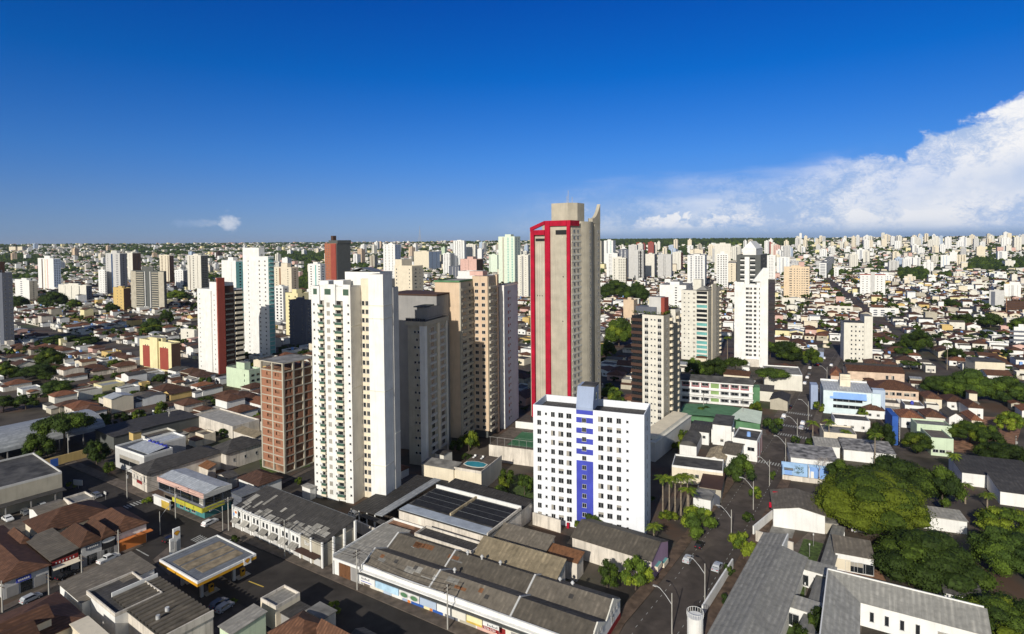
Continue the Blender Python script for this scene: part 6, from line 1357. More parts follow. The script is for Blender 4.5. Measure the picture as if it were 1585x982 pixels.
# --- small buildings right of the petrol station
low('tan walled building with a pale patched roof beside the avenue', (427, 944), 404, 465, 4.6, 'cream', 'par', 'fibrolight', th=34, par='oldwhite', name='workshop', right=[(.7, .3, 'D', 2, 2.4, 'darkred')])
low('teal walled building with a pale sheet roof', (359, 982), 341, 412, 5, 'mint', 'shed', 'fibrolight', th=34, rise=.5, name='workshop')
low('small dark shed behind the tan walled building', (452, 958), 425, 480, 3.4, 'grey', 'flat', 'fibrodark', th=34, name='shed')
low('small grey flat roof by the lone avenue tree', (500, 959), 476, 520, 4, 'oldwhite', 'flat', 'roofgrey', th=34, name='shed')
low('brown tiled hip roof at the bottom edge left of centre', (465, 1006), 420, 515, 5, 'cream', 'hip', 'tile', th=34, rise=2.4, name='house', cat='house')
low('second brown tiled roof at the bottom edge below the lone tree', (535, 1012), 488, 560, 5, 'cream', 'gx', 'tile', th=34, rise=2.2, name='house', cat='house')
low('grey roofed house corner at the bottom edge by the avenue', (566, 1006), 540, 590, 4, 'white', 'gx', 'fibro', th=34, rise=1, name='house', cat='house')
# --- petrol station
def station():
    s = Bld('petrol_station_canopy', 'big flat petrol station canopy with a yellow and white fascia on columns', 'canopy', (305.5, 901), 247.5, 397.5, 34, h=6.3, roof=True)
    a, b = s.a, s.b; z = 6.3
    s.part('roof', MB().box(-a+.3, -.3, .3, b-.3, z-.35, z-.25, 'metaldark'))
    for i in range(3): s.part('roof_panel', MB().box(-a*.80+i*a*.22, -a*.80+i*a*.22+a*.18, b*.10+(i == 2)*b*.1, b*.90, z-.25, z-.15, 'tanroof'))
    q = MB()
    for (x0, x1, y0, y1) in ((-a, 0, 0, .3), (-a, 0, b-.3, b), (-a, -a+.3, .3, b-.3), (-.3, 0, .3, b-.3)): q.box(x0, x1, y0, y1, z-.55, z, 'white')
    s.part('fascia', q); q = MB()
    for (x0, x1, y0, y1) in ((-a, 0, 0, .3), (-a, 0, b-.3, b), (-a, -a+.3, .3, b-.3), (-.3, 0, .3, b-.3)): q.box(x0, x1, y0, y1, z-1.2, z-.551, 'yellowsign')
    s.part('fascia_band', q); s.part('ceiling', MB().box(-a+.3, -.3, .3, b-.3, z-1.15, z-1.05, 'white'))
    s.part('logo_board', MB().box(.001, .12, b-3.2, b-1.4, z-1.5, z+.15, 'white')); shell(s.root, (.14, b-2.3, z-.65), .6, True)
    for i in (0, 1):
        for j in (0, 1): s.part('column', MB().box(-a*(.25+.5*i)-.3, -a*(.25+.5*i)+.3, b*(.22+.55*j)-.3, b*(.22+.55*j)+.3, 0, z-1.15, 'palegrey'))
    for i in (0, 1):
        for j in (0, 1):
            t = thing('fuel_pump', 'yellow and white fuel pump under the canopy, '+('front left', 'rear left', 'front right', 'rear right')[(1-i)*2+j]+' of four', 'fuel pump', s.P+s.X*(-a*(.25+.5*i))+s.Y*(b*(.22+.55*j)+2.2), 34, 'fuel pumps under the canopy')
            MB().box(-.9, .9, -1.6, 1.6, 0, .18, 'concrete').build('plinth', t); MB().box(-.3, .3, -.5, .5, .181, 1.9, 'yellowsign').build('body', t); MB().box(-.32, .32, -.35, .35, 1.2, 1.7, 'glass').build('display', t)
    return s
def shell(parent, loc, r, side):
    q = MB(); n = 9; pts = [(0, -r*.85)]+[(r*math.cos(math.pi*(.08+.84*i/(n-1))), r*.9*math.sin(math.pi*(.08+.84*i/(n-1)))-.1*r) for i in range(n)]
    m3 = lambda p, d: (loc[0]+d, loc[1]+p[0], loc[2]+p[1]) if side else (loc[0]+p[0], loc[1]-d, loc[2]+p[1])
    q.add([m3((p[0]*1.15, p[1]*1.15), 0) for p in pts], [tuple(range(len(pts)))], 'red'); q.add([m3(p, .02) for p in pts], [tuple(range(len(pts)))], 'yellowsign'); q.build('emblem', parent)
mat('tanroof', (.27, .215, .14), var=.2, scale=.7); mat('yellowsign', (.58, .29, .015), var=.03)
station()
t = thing('pylon_sign', 'tall white petrol station pylon sign with a round orange emblem', 'sign', G(274, 862), 34); MB().box(-.25, .25, -.85, .85, 0, 7.5, 'white').build('panel', t); shell(t, (.27, 0, 6.2), .7, True); MB().box(.25, .29, -.65, .65, 1.5, 4.2, 'palegrey').build('price_board', t)
t = thing('pylon_sign', 'lower plain white pylon standing just left of the emblem pylon', 'sign', G(266.5, 868), 34); MB().box(-.2, .2, -.5, .5, 0, 5.6, 'white').build('panel', t); MB().box(.2, .25, -.4, .4, 3, 5, 'palegrey').build('price_board', t)
# ================================================================ trees
def crown(seed, rx, rz, ncl, nleaf, ls, flat=0.0, pal=('leafA', 'leafB', 'leafC'), core=True, hol=.25):
    r = random.Random(seed); q = MB(); cl = []
    for i in range(ncl):
        t = r.random()*2*math.pi; u = r.uniform(-.35, 1); s = math.sqrt(max(0, 1-u*u)); k = r.uniform(.58, .84)
        if flat: u = u*.5+.3*r.random()
        cx, cy, cz = rx*k*s*math.cos(t), rx*k*s*math.sin(t), rz*k*u
        cr = rx*r.uniform(.24, .40) if not flat else rx*r.uniform(.22, .36)
        cl.append((cx, cy, cz, cr, r.choice(pal), r.uniform(.5, .85)*(rz/rx)**.5))
    tot = sum(c[3]**2 for c in cl)
    for cx, cy, cz, cr, m, fz in cl:
        n = int(nleaf*cr*cr/tot); vs = []; fs = []
        for _ in range(n):
            d = Vector((r.gauss(0, 1), r.gauss(0, 1), r.gauss(.25, 1))).normalized(); k = cr*r.uniform(.72, 1.06)
            p = Vector((cx+d.x*k, cy+d.y*k, cz+d.z*k*fz)); nn = (d+Vector((r.uniform(-.7, .7), r.uniform(-.7, .7), r.uniform(-.5, .7)))).normalized()
            a = nn.orthogonal().normalized(); b = nn.cross(a); w = ls*r.uniform(.6, 1.3); t = r.random()*6.28; a, b = a*math.cos(t)+b*math.sin(t), b*math.cos(t)-a*math.sin(t)
            k0 = len(vs); vs += [tuple(p-a*w*.5), tuple(p+b*w*.32), tuple(p+a*w*.5), tuple(p-b*w*.32)]; fs.append((k0, k0+1, k0+2, k0+3))
        q.add(vs, fs, m)
        if core:
            rings = 4; seg_ = 6; vv = [(cx, cy, cz+cr*.8*fz)]; ff = []
            for i in range(1, rings):
                ph = math.pi*i/rings
                for j in range(seg_): k = cr*.8*r.uniform(.85, 1.1); vv.append((cx+k*math.sin(ph)*math.cos(j*6.283/seg_), cy+k*math.sin(ph)*math.sin(j*6.283/seg_), cz+k*math.cos(ph)*fz))
            vv.append((cx, cy, cz-cr*.8*fz))
            for j in range(seg_): ff.append((0, 1+j, 1+(j+1) % seg_)); ff.append((len(vv)-1, 1+(rings-2)*seg_+(j+1) % seg_, 1+(rings-2)*seg_+j))
            for i in range(rings-2):
                for j in range(seg_): ff.append((1+i*seg_+j, 1+(i+1)*seg_+j, 1+(i+1)*seg_+(j+1) % seg_, 1+i*seg_+(j+1) % seg_))
            q.add(vv, ff, m)
    return q
def trunk(seed, h, r0, spread, n=5, m='bark', rz=3.0):
    r = random.Random(seed); q = MB(); q.tube([(0, 0, -.3), (.08*h*r.uniform(-.3, .3), 0, h*.5), (0, 0, h)], r0*1.25, m, 7, r0*.7)
    for i in range(n):
        t = i*6.283/n+r.random(); e = (spread*math.cos(t), spread*math.sin(t), h+rz*r.uniform(.5, .9)); q.tube([(0, 0, h*.92), (e[0]*.45, e[1]*.45, h+rz*.22), e], r0*.5, m, 5, r0*.15)
    return q
# unit archetypes: crown radius 1 wide, scaled on placement; leaf size follows the size class
ARCH = {}
def arch(kind, size):
    key = (kind, size)
    if key in ARCH: return ARCH[key]
    r = {'s': 4.0, 'm': 7.0, 'l': 11.0, 'x': 17.0}[size]; nl = {'s': 1500, 'm': 4200, 'l': 12000, 'x': 30000}[size]; ls = {'s': .5, 'm': .55, 'l': .58, 'x': .62}[size]; nc = {'s': 14, 'm': 26, 'l': 46, 'x': 90}[size]
    out = []
    for v in range(3 if size in 'sm' else 2 if size == 'l' else 1):
        sd = hash((kind[0], size, v)) % 9999 if False else (ord(kind[0])*31+ord(size)*7+v)
        if kind == 'round': c = crown(sd, r, r*.72, nc, nl, ls, pal=('leafA', 'leafB', 'leafA', 'leafC')); th = r*.55
        elif kind == 'dark': c = crown(sd, r, r*.75, nc, nl, ls, pal=('leafB', 'leafD', 'leafB', 'leafA')); th = r*.5
        elif kind == 'bright': c = crown(sd, r, r*.66, int(nc*1.3), nl, ls, pal=('leafC', 'leafC', 'leafA')); th = r*.5
        elif kind == 'umbrella': c = crown(sd, r, r*.30, nc, nl, ls, flat=1, pal=('leafA', 'leafB', 'leafB')); th = r*.75
        elif kind == 'dome': c = crown(sd, r*1.03, r*.70, int(nc*1.8), int(nl*1.3), ls*.9, pal=('leafA', 'leafB', 'leafB')); th = r*.45
        me = c.mesh('crown'); tr = trunk(sd, th, max(.18, r*.045), r*.55, rz=r*.4).mesh('trunk'); out.append((me, tr, th, r))
    ARCH[key] = out; return out
def tree(px, yb, w, kind='round', label=None, yt=None, P=None, group=None, desc=None, name=None):
    if P is None: P = G(px, yb)
    wm = w if yb is None else w*(CRI@(P-CP)).z/-F*1.0
    rr = abs(wm)/2
    if yb is not None: dv = Vector((P.x, P.y, 0)).normalized()*rr*.5; P2 = P+dv; P2.z = terr(P2.x, P2.y); rr *= P2.y/P.y; P = P2
    size = 's' if rr < 5 else 'm' if rr < 8.5 else 'l' if rr < 13.5 else 'x'
    me, tr, th, r = R.choice(arch(kind, size)); rr *= .86; k = rr/r
    rt_ = thing(name or {'umbrella': 'umbrella_tree'}.get(kind, 'tree'), label or 'x', 'tree', P, R.uniform(0, 360), group)
    zk = k*R.uniform(.9, 1.1)
    if yt:
        ht = topz(P, yt)-P.z; full = th+r*{'umbrella': .45}.get(kind, .78); zk = ht/full; zk = min(max(zk, k*.6), k*1.7)
    t = ob('trunk', tr, rt_); t.scale = (k, k, zk); c = ob('crown', me, rt_, (0, 0, th*zk)); c.scale = (k, k, zk)
    if not label: auto(rt_, desc or {'round': 'mid green rounded tree', 'dark': 'dark green tree', 'bright': 'bright green tree', 'umbrella': 'flat topped spreading tree', 'dome': 'dense dome shaped tree'}[kind], P+Vector((0, 0, th*zk)))
    x = rr*.6; mark(P, 0, -x, x, -x, x, 0); return rt_
def palm_mesh(seed, h, R0=3.2, nf=16, drop=1.0):
    r = random.Random(seed); q = MB()
    for i in range(nf):
        t = i*6.283/nf*1.0+r.uniform(-.2, .2); up = r.uniform(.1, 1.0); L = R0*r.uniform(.85, 1.1); pts = []
        for k in range(6): u = k/5; pts.append(Vector((L*u*math.cos(t), L*u*math.sin(t), up*L*.45*u-drop*L*.75*u*u*(1.0-up*.3))))
        s = Vector((-math.sin(t), math.cos(t), 0)); vs = []; fs = []
        for k in range(6):
            u = k/5; w = .62*math.sin(math.pi*min(1, u*.85+.12)); vs += [tuple(pts[k]+s*w-Vector((0, 0, w*.6))), tuple(pts[k]+Vector((0, 0, .05))), tuple(pts[k]-s*w-Vector((0, 0, w*.6)))]
        for k in range(5):
            a = k*3; 
            # leaflets: split each half into slices with gaps
            for side in ((0, 1), (1, 2)):
                p0, p1, p2, p3 = [Vector(vs[a+side[0]]), Vector(vs[a+side[1]]), Vector(vs[a+3+side[1]]), Vector(vs[a+3+side[0]])]
                for g in range(3):
                    u0, u1 = g/3, g/3+.22; n = len(fs); A = p0.lerp(p3, u0); B = p1.lerp(p2, u0); C = p1.lerp(p2, u1); D = p0.lerp(p3, u1); q.add([tuple(A), tuple(B), tuple(C), tuple(D)], [(0,1,2,3)], 'leafA' if i % 3 else 'leafC')
    return q
PALM = [palm_mesh(i, 0).mesh('crown') for i in range(3)]
def palm(px, yb, yt, label, group=None, lean=0.0):
    P = G(px, yb); h = topz(P, yt)-P.z; h = max(3, h-.8); rt_ = thing('palm_tree', label, 'palm tree', P, 0, group)
    MB().tube([(0, 0, -.2), (lean*.3, 0, h*.4), (lean, 0, h)], .26, 'palmbark', 8, .15).build('trunk', rt_); c = ob('crown', R.choice(PALM), rt_, (lean, 0, h), R.random()*6); k = .7+h*.02; c.scale = (k, k, k); mark(P, 0, -1, 1, -1, 1, 0)
# hand placed: (px, base y, width px, kind, top y, label)
HT = [
 (1348, 838, 178, 'bright', 722, 'giant bright green spreading tree, largest crown in the right foreground'),
 (1300, 762, 60, 'dark', 712, 'dark green crown showing left above the giant bright tree'),
 (1388, 786, 118, 'dark', 702, 'wide dark green tree behind the giant bright tree'),
 (1458, 796, 72, 'dark', 716, 'dark green tree right of the giant tree near the crown palms'),
 (1436, 926, 170, 'dome', 828, 'dense dome shaped dark green tree beside the grey hipped school roof'),
 (1560, 900, 112, 'dark', 818, 'large dark green tree at the right edge below the orange tinted one'),
 (1556, 836, 92, 'bright', 782, 'green tree at the right edge just below the long black roofs'),
 (1556, 1010, 150, 'round', 926, 'broad green tree filling the bottom right corner'),
 (1276, 1002, 66, 'dome', 940, 'round dark bush tree at the bottom edge between the school wings'),
 (1240, 1010, 40, 'dark', 958, 'small dark courtyard tree at the bottom by the third school link roof'),
 (1151, 872, 52, 'bright', 820, 'bright green rounded street tree beside the pale school roof'),
 (1146, 752, 56, 'dark', 703, 'dark green round tree at the street just before the zebra crossing'),
 (1082, 838, 62, 'round', 782, 'loose green street tree beside the two parked cars on the left kerb'),
 (940, 918, 46, 'dark', 847, 'dark tree left of a pair behind the warehouse gables'),
 (984, 922, 60, 'round', 857, 'green tree right of a pair beside the purple gabled hall'),
 (726, 702, 40, 'bright', 662, 'bright yellow green tree between the grey and the beige towers'),
 (706, 706, 26, 'dark', 668, 'dark tree in shade left of the bright yellow green one'),
 (786, 762, 36, 'round', 713, 'green tree in the garden right of the pool terrace'),
 (812, 770, 34, 'dark', 722, 'dark tree against the left edge of the blue striped block'),
 (770, 778, 40, 'dark', 752, 'low wide shrub below the pool terrace wall'),
 (915, 832, 36, 'dark', 797, 'dark bushy tree at the foot of the blue striped block'),
 (896, 828, 22, 'round', 803, 'small green bush left of the bushy tree at the blue striped block'),
 (1034, 812, 34, 'bright', 788, 'yellowish bush right of the blue striped block'),
 (1106, 588, 46, 'dark', 552, 'dark green tree right behind the pink and green school'),
 (1138, 588, 42, 'umbrella', 548, 'flat topped umbrella tree at the foot of the slanted roof tower'),
 (1075, 588, 34, 'dark', 552, 'dark tree in the shadow of the teal veranda tower'),
 (1196, 606, 58, 'umbrella', 566, 'wide dark umbrella tree between the school and the upper street'),
 (1258, 570, 33, 'round', 537, 'round green tree at the left kerb of the upper street'),
 (1216, 560, 60, 'dark', 527, 'dark spreading tree behind the cluttered white roof'),
 (1192, 556, 34, 'umbrella', 520, 'thin umbrella tree beside the slanted roof tower'),
 (1196, 676, 36, 'dark', 640, 'dark green tree at the corner of the street crossing'),
 (1170, 640, 22, 'bright', 618, 'small yellow green tree at the end of the school'),
 (1092, 648, 28, 'dark', 627, 'small dark tree in front of the green school roof'),
 (1060, 690, 26, 'round', 663, 'small tree on the cream podium corner'),
 (1048, 700, 20, 'bright', 680, 'bright small bush under the cream podium'),
 (1267, 640, 20, 'round', 609, 'narrow olive tree at the left end of the clinic'),
 (1335, 648, 18, 'round', 628, 'small round tree in front of the clinic right end'),
 (1420, 706, 56, 'round', 668, 'green tree left of the mint green house front'),
 (1364, 698, 44, 'dark', 653, 'dark tree behind the blue slab wall'),
 (1552, 728, 84, 'dark', 682, 'large dark tree on the leafy bank at right'),
 (1502, 690, 70, 'round', 650, 'mid green tree on the leafy bank right of the mint house'),
 (1562, 672, 44, 'bright', 632, 'light green tree near the yellow house at the right edge'),
 (1530, 700, 50, 'dark', 660, 'dark tree in the middle of the leafy bank at right'),
 (1500, 622, 76, 'dome', 569, 'big round topped green tree above the hipped houses at right'),
 (1452, 616, 54, 'dark', 581, 'dark tree left of the big round topped one'),
 (1560, 626, 66, 'dark', 581, 'dark tree right of the big round topped one at the edge'),
 (1420, 547, 50, 'dark', 509, 'dark tree in the middle of the right hand houses'),
 (1490, 506, 40, 'dark', 484, 'dark tree in front of the two right hand grey towers, left one'),
 (1533, 508, 40, 'dark', 484, 'dark tree in front of the two right hand grey towers, right one'),
 (1584, 515, 44, 'dark', 491, 'dark tree at the edge below the unfinished brown frame'),
 (1398, 562, 30, 'umbrella', 532, 'grey green umbrella tree among the right hand houses'),
 (1477, 560, 34, 'dark', 536, 'dark tree left of the flat roofed beige block'),
 (1468, 478, 38, 'dark', 463, 'dark tree under the slim white tower row at right'),
 (952, 464, 52, 'dark', 433, 'dark tree just right of the fin tower at mid height'),
 (985, 468, 44, 'dark', 437, 'dark flat tree behind the brown and cream tower'),
 (958, 538, 54, 'round', 491, 'big green tree between the fin tower and the brown balconies'),
 (940, 560, 34, 'dark', 515, 'dark green tree close to the right wall of the fin tower'),
 (955, 640, 34, 'round', 600, 'green tree beside the sloping blue stair tower'),
 (100, 708, 90, 'umbrella', 632, 'huge spreading umbrella tree beside the silver barrel roof'),
 (150, 722, 44, 'dark', 676, 'dark tree at the end of the yellow street wall'),
 (60, 716, 50, 'dark', 670, 'dark tree behind the yellow street wall'),
 (168, 738, 24, 'round', 704, 'small street tree at the avenue corner'),
 (160, 664, 30, 'dark', 640, 'leftmost dark tree of the row behind the long dark shed'),
 (188, 662, 30, 'dark', 637, 'second dark tree of the row behind the long dark shed'),
 (213, 658, 28, 'round', 631, 'third tree of the row behind the long dark shed'),
 (252, 648, 28, 'round', 618, 'rightmost tree of the row behind the long dark shed'),
 (87, 616, 50, 'dark', 587, 'dark tree above the huge umbrella tree'),
 (40, 636, 42, 'dark', 608, 'dark tree at the left above the barrel roof'),
 (6, 640, 40, 'dark', 610, 'dark tree at the left edge above the barrel roof'),
 (78, 572, 48, 'round', 538, 'round lit tree near the orange roof at left'),
 (60, 590, 62, 'dark', 563, 'dark wide tree below the round lit tree'),
 (8, 590, 44, 'round', 560, 'green tree at the left edge below the dark tower'),
 (84, 534, 34, 'dark', 519, 'dark tree left of three in the left middle distance'),
 (108, 536, 40, 'dark', 519, 'dark tree middle of three in the left middle distance'),
 (136, 536, 38, 'dark', 520, 'dark tree right of three in the left middle distance'),
 (152, 596, 22, 'round', 579, 'small round tree beside the white gabled house at left'),
 (28, 480, 34, 'dark', 458, 'dark tree at the foot of the low white balcony block'),
 (82, 476, 42, 'dark', 451, 'big dark round tree in front of the low cream wings'),
 (115, 480, 26, 'round', 462, 'smaller tree right of the big dark round tree'),
 (274, 466, 38, 'round', 449, 'round tree right of the grey brown balcony tower'),
 (172, 488, 30, 'dark', 470, 'dark tree below the yellow block'),
 (234, 512, 34, 'dark', 492, 'dark tree below the grey brown balcony tower'),
 (258, 505, 26, 'dark', 476, 'narrow dark tree right of the balcony tower foot'),
 (236, 520, 40, 'round', 498, 'olive tree among houses below the balcony tower'),
 (318, 600, 24, 'dark', 582, 'small dark tree left of the pale green building'),
 (246, 598, 26, 'dark', 577, 'dark tree at the foot of the pale yellow and red block'),
 (398, 706, 24, 'round', 690, 'green bush between the brick block and the hipped hall'),
 (342, 680, 24, 'dark', 663, 'small dark tree among patched roofs left of the brick block'),
 (228, 782, 18, 'bright', 768, 'small street tree by the yellow gate'),
 (516, 954, 30, 'bright', 930, 'lone bright bushy tree on the near side of the avenue'),
 (462, 752, 14, 'round', 738, 'small tree left of the white balcony tower foot'),
 (364, 843, 16, 'dark', 810, 'thin dark street tree at the terraced shops left end'),
 (362, 935, 16, 'bright', 926, 'small palm like bush behind the petrol canopy'),
 (110, 758, 18, 'round', 744, 'small tree behind the grey wall building'),
 (1278, 702, 22, 'dark', 690, 'small shrub on the weathered striped roof line'),
 (1168, 775, 26, 'round', 752, 'low street bush opposite the white kiosk'),
 (1158, 812, 24, 'dark', 792, 'dark low bush right of the street above the bright street tree'),
 (1196, 745, 16, 'dark', 726, 'small dark bush left of the blue courtyard wall'),
 (1256, 692, 28, 'dark', 678, 'clipped dark hedge mass behind the grey roofed house'),
 (1230, 690, 18, 'dark', 674, 'round dark bush at the crossing corner'),
 (1334, 820, 24, 'round', 808, 'leafy pergola beside the white parked car'),
 (1318, 704, 20, 'round', 692, 'bushy shrub growing behind the weathered roof'),
 (1125, 940, 20, 'dark', 915, 'shrub behind the white slatted fence, nearest'),
 (1128, 895, 22, 'dark', 872, 'shrub behind the white slatted fence, farthest'),
 (988, 800, 20, 'dark', 780, 'shrub hidden in shade right of the blue striped block'),
 (1380, 975, 30, 'dark', 955, 'small garden tree below the grey hipped roof windows'),
]
for px, yb, w, kind, yt, lb in HT: tree(px, yb, w, kind, lb, yt)
for px, yb, yt, lb in [(1026, 800, 733, 'tall palm at the left end of the palm row beside the blue striped block'), (1036, 803, 736, 'second tall palm of the row beside the blue striped block'),
    (1045, 806, 734, 'third tall palm of the row beside the blue striped block'), (1054, 798, 731, 'fourth tall palm of the row beside the blue striped block'), (1064, 800, 733, 'fifth tall palm, right end of the row beside the blue striped block'),
    (1066, 812, 752, 'shorter palm in front of the palm row'), (1012, 846, 808, 'palm at the corner of the purple gabled hall'), (1283, 690, 648, 'tall palm by the crossing, left of three'), (1258, 688, 650, 'palm nearest the crossing'),
    (1310, 690, 664, 'short palm right of three by the crossing'), (1354, 720, 668, 'tall leaning palm over the weathered roofs'), (1476, 734, 700, 'palm with a round crown right of the giant tree'), (1512, 735, 708, 'palm beside the white parapet wall at right'),
    (1494, 780, 745, 'palm in front of the black corrugated roofs'), (1528, 788, 760, 'low palm right of the black roofed shed'), (922, 826, 800, 'palm at the foot of the blue stripe'), (66, 800, 788, 'tiny palm by the carport'), (1466, 573, 530, 'palm standing above the houses near the beige flat roofed block'), (1240, 498, 470, 'palm beside the beige window block podium'), (1126, 560, 520, 'palm by the slanted roof tower')]:
    palm(px, yb, yt, lb)
# bare tree in front of the grey roofed house
def bare(px, yb, h):
    P = G(px, yb); t = thing('bare_tree', 'leafless pale grey tree in front of the weathered grey roofed house', 'tree', P); r = random.Random(4); q = MB()
    def br(p, d, L, w, n):
        e = p+d*L; q.tube([tuple(p), tuple(e)], w, 'barebark', 4, w*.6)
        if n == 0: return
        for _ in range(3 if n > 1 else 4): nd = (d+Vector((r.uniform(-.9, .9), r.uniform(-.9, .9), r.uniform(-.1, .6)))).normalized(); br(e, nd, L*r.uniform(.62, .8), w*.6, n-1)
    q.tube([(0, 0, -.2), (0, 0, 2)], .22, 'barebark', 6, .18); q.build('trunk', t); q = MB(); br(Vector((0, 0, 1.9)), Vector((0, 0, 1)), h*.3, .13, 5); q.build('branches', t)
mat('barebark', (.42, .37, .33)); bare(1268, 748, 8)
# ================================================================ cars, lamps, poles
def car_mesh(kind, paint):
    L, Wd = {'hatch': (3.9, 1.68), 'sedan': (4.4, 1.72), 'pickup': (5.0, 1.8), 'wagon': (4.5, 1.74)}[kind]; hw = Wd/2; x0 = -L/2
    # side profile, nose at +x
    base = [(x0, .35), (x0+.05, .80)]
    if kind == 'pickup': prof = base+[(x0+.1, 1.0), (x0+1.6, 1.0), (x0+1.7, 1.55), (x0+3.1, 1.55), (x0+3.75, 1.05), (L/2-.15, .88), (L/2, .6), (L/2-.02, .35)]; cab = [(x0+1.62, 1.02), (x0+1.78, 1.50), (x0+3.06, 1.50), (x0+3.66, 1.04)]
    elif kind == 'sedan': prof = base+[(x0+.7, .95), (x0+1.25, 1.42), (x0+2.5, 1.44), (x0+3.25, .98), (L/2-.1, .80), (L/2, .55), (L/2-.02, .35)]; cab = [(x0+.85, .98), (x0+1.32, 1.38), (x0+2.46, 1.40), (x0+3.14, 1.0)]
    else: prof = base+[(x0+.12, 1.0), (x0+.5, 1.45), (x0+2.3, 1.48), (x0+3.05, 1.0), (L/2-.1, .80), (L/2, .55), (L/2-.02, .35)]; cab = [(x0+.25, 1.02), (x0+.58, 1.40), (x0+2.26, 1.43), (x0+2.94, 1.02)]
    n = len(prof); tap = lambda z: hw-(max(0, z-.95)*.32)
    b = MB(); vs = [(x, -tap(z), z) for x, z in prof]+[(x, tap(z), z) for x, z in prof]
    b.add(vs, [tuple(range(n)), tuple(range(2*n-1, n-1, -1))]+[(i, n+i, n+(i+1) % n, (i+1) % n) for i in range(n)], paint)
    g = MB(); c = cab
    for s in (-1, 1):
        p = [(x+(.06 if i in (0, 1) else -.06), s*(tap(z)+.012), z) for i, (x, z) in enumerate(c)]; g.add(p, [(0, 1, 2, 3) if s < 0 else (3, 2, 1, 0)], 'glass')
    (xa, za), (xb, zb) = c[3], c[2]; g.add([(xa+.10, -tap(za)+.1, za+.0), (xa+.10, tap(za)-.1, za+.0), (xb+.06, tap(zb)-.1, zb+.02), (xb+.06, -tap(zb)+.1, zb+.02)], [(0,1,2,3)], 'glass')
    (xa, za), (xb, zb) = c[0], c[1]; g.add([(xa-.1, -tap(za)+.1, za+.02), (xa-.1, tap(za)-.1, za+.02), (xb-.06, tap(zb)-.1, zb+.02), (xb-.06, -tap(zb)+.1, zb+.02)], [(3,2,1,0)], 'glass')
    return b.mesh('body'), g.mesh('window'), L, Wd
WHM = None
CARC = {}
def car(px, py, kind, paint, label, d, group, rev=False, lane=0.0, P=None):
    global WHM
    if WHM is None: w = MB(); w.tube([(0, -.1, 0), (0, .1, 0)], .31, 'rubber', 12); w.tube([(0, -.115, 0), (0, .115, 0)], .17, 'alu', 8); WHM = w.mesh('wheel'); l = MB().box(-.04, .04, -.18, .18, -.08, .08, 'lampglass'); CARC['hl'] = l.mesh('headlight'); CARC['tl'] = MB().box(-.04, .04, -.15, .15, -.08, .08, 'red').mesh('tail_light')
    if (kind, paint) not in CARC: CARC[(kind, paint)] = car_mesh(kind, paint)
    b, g, L, Wd = CARC[(kind, paint)]; P = P or G(px, py); P = Vector((P.x, P.y, terr(P.x, P.y)+.03))
    t = ob('car' if kind != 'pickup' else 'pickup_truck', None, None, P, math.atan2(d.y, d.x)+(math.pi if rev else 0)); tag(t, label or 'x', 'car' if kind != 'pickup' else 'pickup truck', group)
    ob('body', b, t); ob('window', g, t)
    for x in (-L*.31, L*.31):
        for y in (-Wd/2+.06, Wd/2-.06): ob('wheel', WHM, t, (x, y, .31))
    for y in (-Wd*.33, Wd*.33): ob('headlight', CARC['hl'], t, (L/2-.03, y, .66)); ob('tail_light', CARC['tl'], t, (-L/2+.03, y, .78))
    mark(P, 0, -2, 2, -2, 2, 0); return t
GC = 'cars along the right hand street'; GL = 'cars in the left foreground'
for px, py, k, c, lb in [(1083, 847, 'hatch', 'car_black', 'black hatchback parked at the left kerb under the loose street tree'), (1065, 869, 'hatch', 'car_silver', 'silver blue hatchback parked behind the black one at the left kerb'),
    (1110, 881, 'sedan', 'car_silver', 'silver sedan parked at the right kerb beside the white slatted fence'), (1214, 646, 'hatch', 'car_white', 'white hatchback waiting at the left side of the zebra crossing'),
    (1211, 652, 'hatch', 'car_silver', 'silver hatchback just behind the white one at the crossing'), (1243, 657, 'hatch', 'car_white', 'white hatchback stopped on the right side of the crossing'), (1241, 664, 'sedan', 'car_silver', 'silver sedan behind the white hatchback right of the crossing'),
    (1223, 632, 'sedan', 'car_black', 'black sedan parked under the trees above the crossing'), (1257, 629, 'hatch', 'car_black', 'dark car parked at the right kerb near the clinic'), (1246, 595, 'hatch', 'car_white', 'white car parked at the left kerb of the upper street, nearest of the line'),
    (1250, 586, 'hatch', 'car_white', 'white car second in the line on the upper street'), (1253, 581, 'hatch', 'car_grey', 'grey car third in the line on the upper street'), (1254, 571, 'sedan', 'car_white', 'white sedan far up the street beside the round tree'),
    (1266, 566, 'hatch', 'car_red', 'red hatchback far up the street'), (1276, 556, 'hatch', 'car_white', 'white car at the far end of the street'), (1287, 567, 'hatch', 'car_white', 'white car on the right kerb opposite the red hatchback')]:
    car(px, py, k, c, lb, dR, GC)
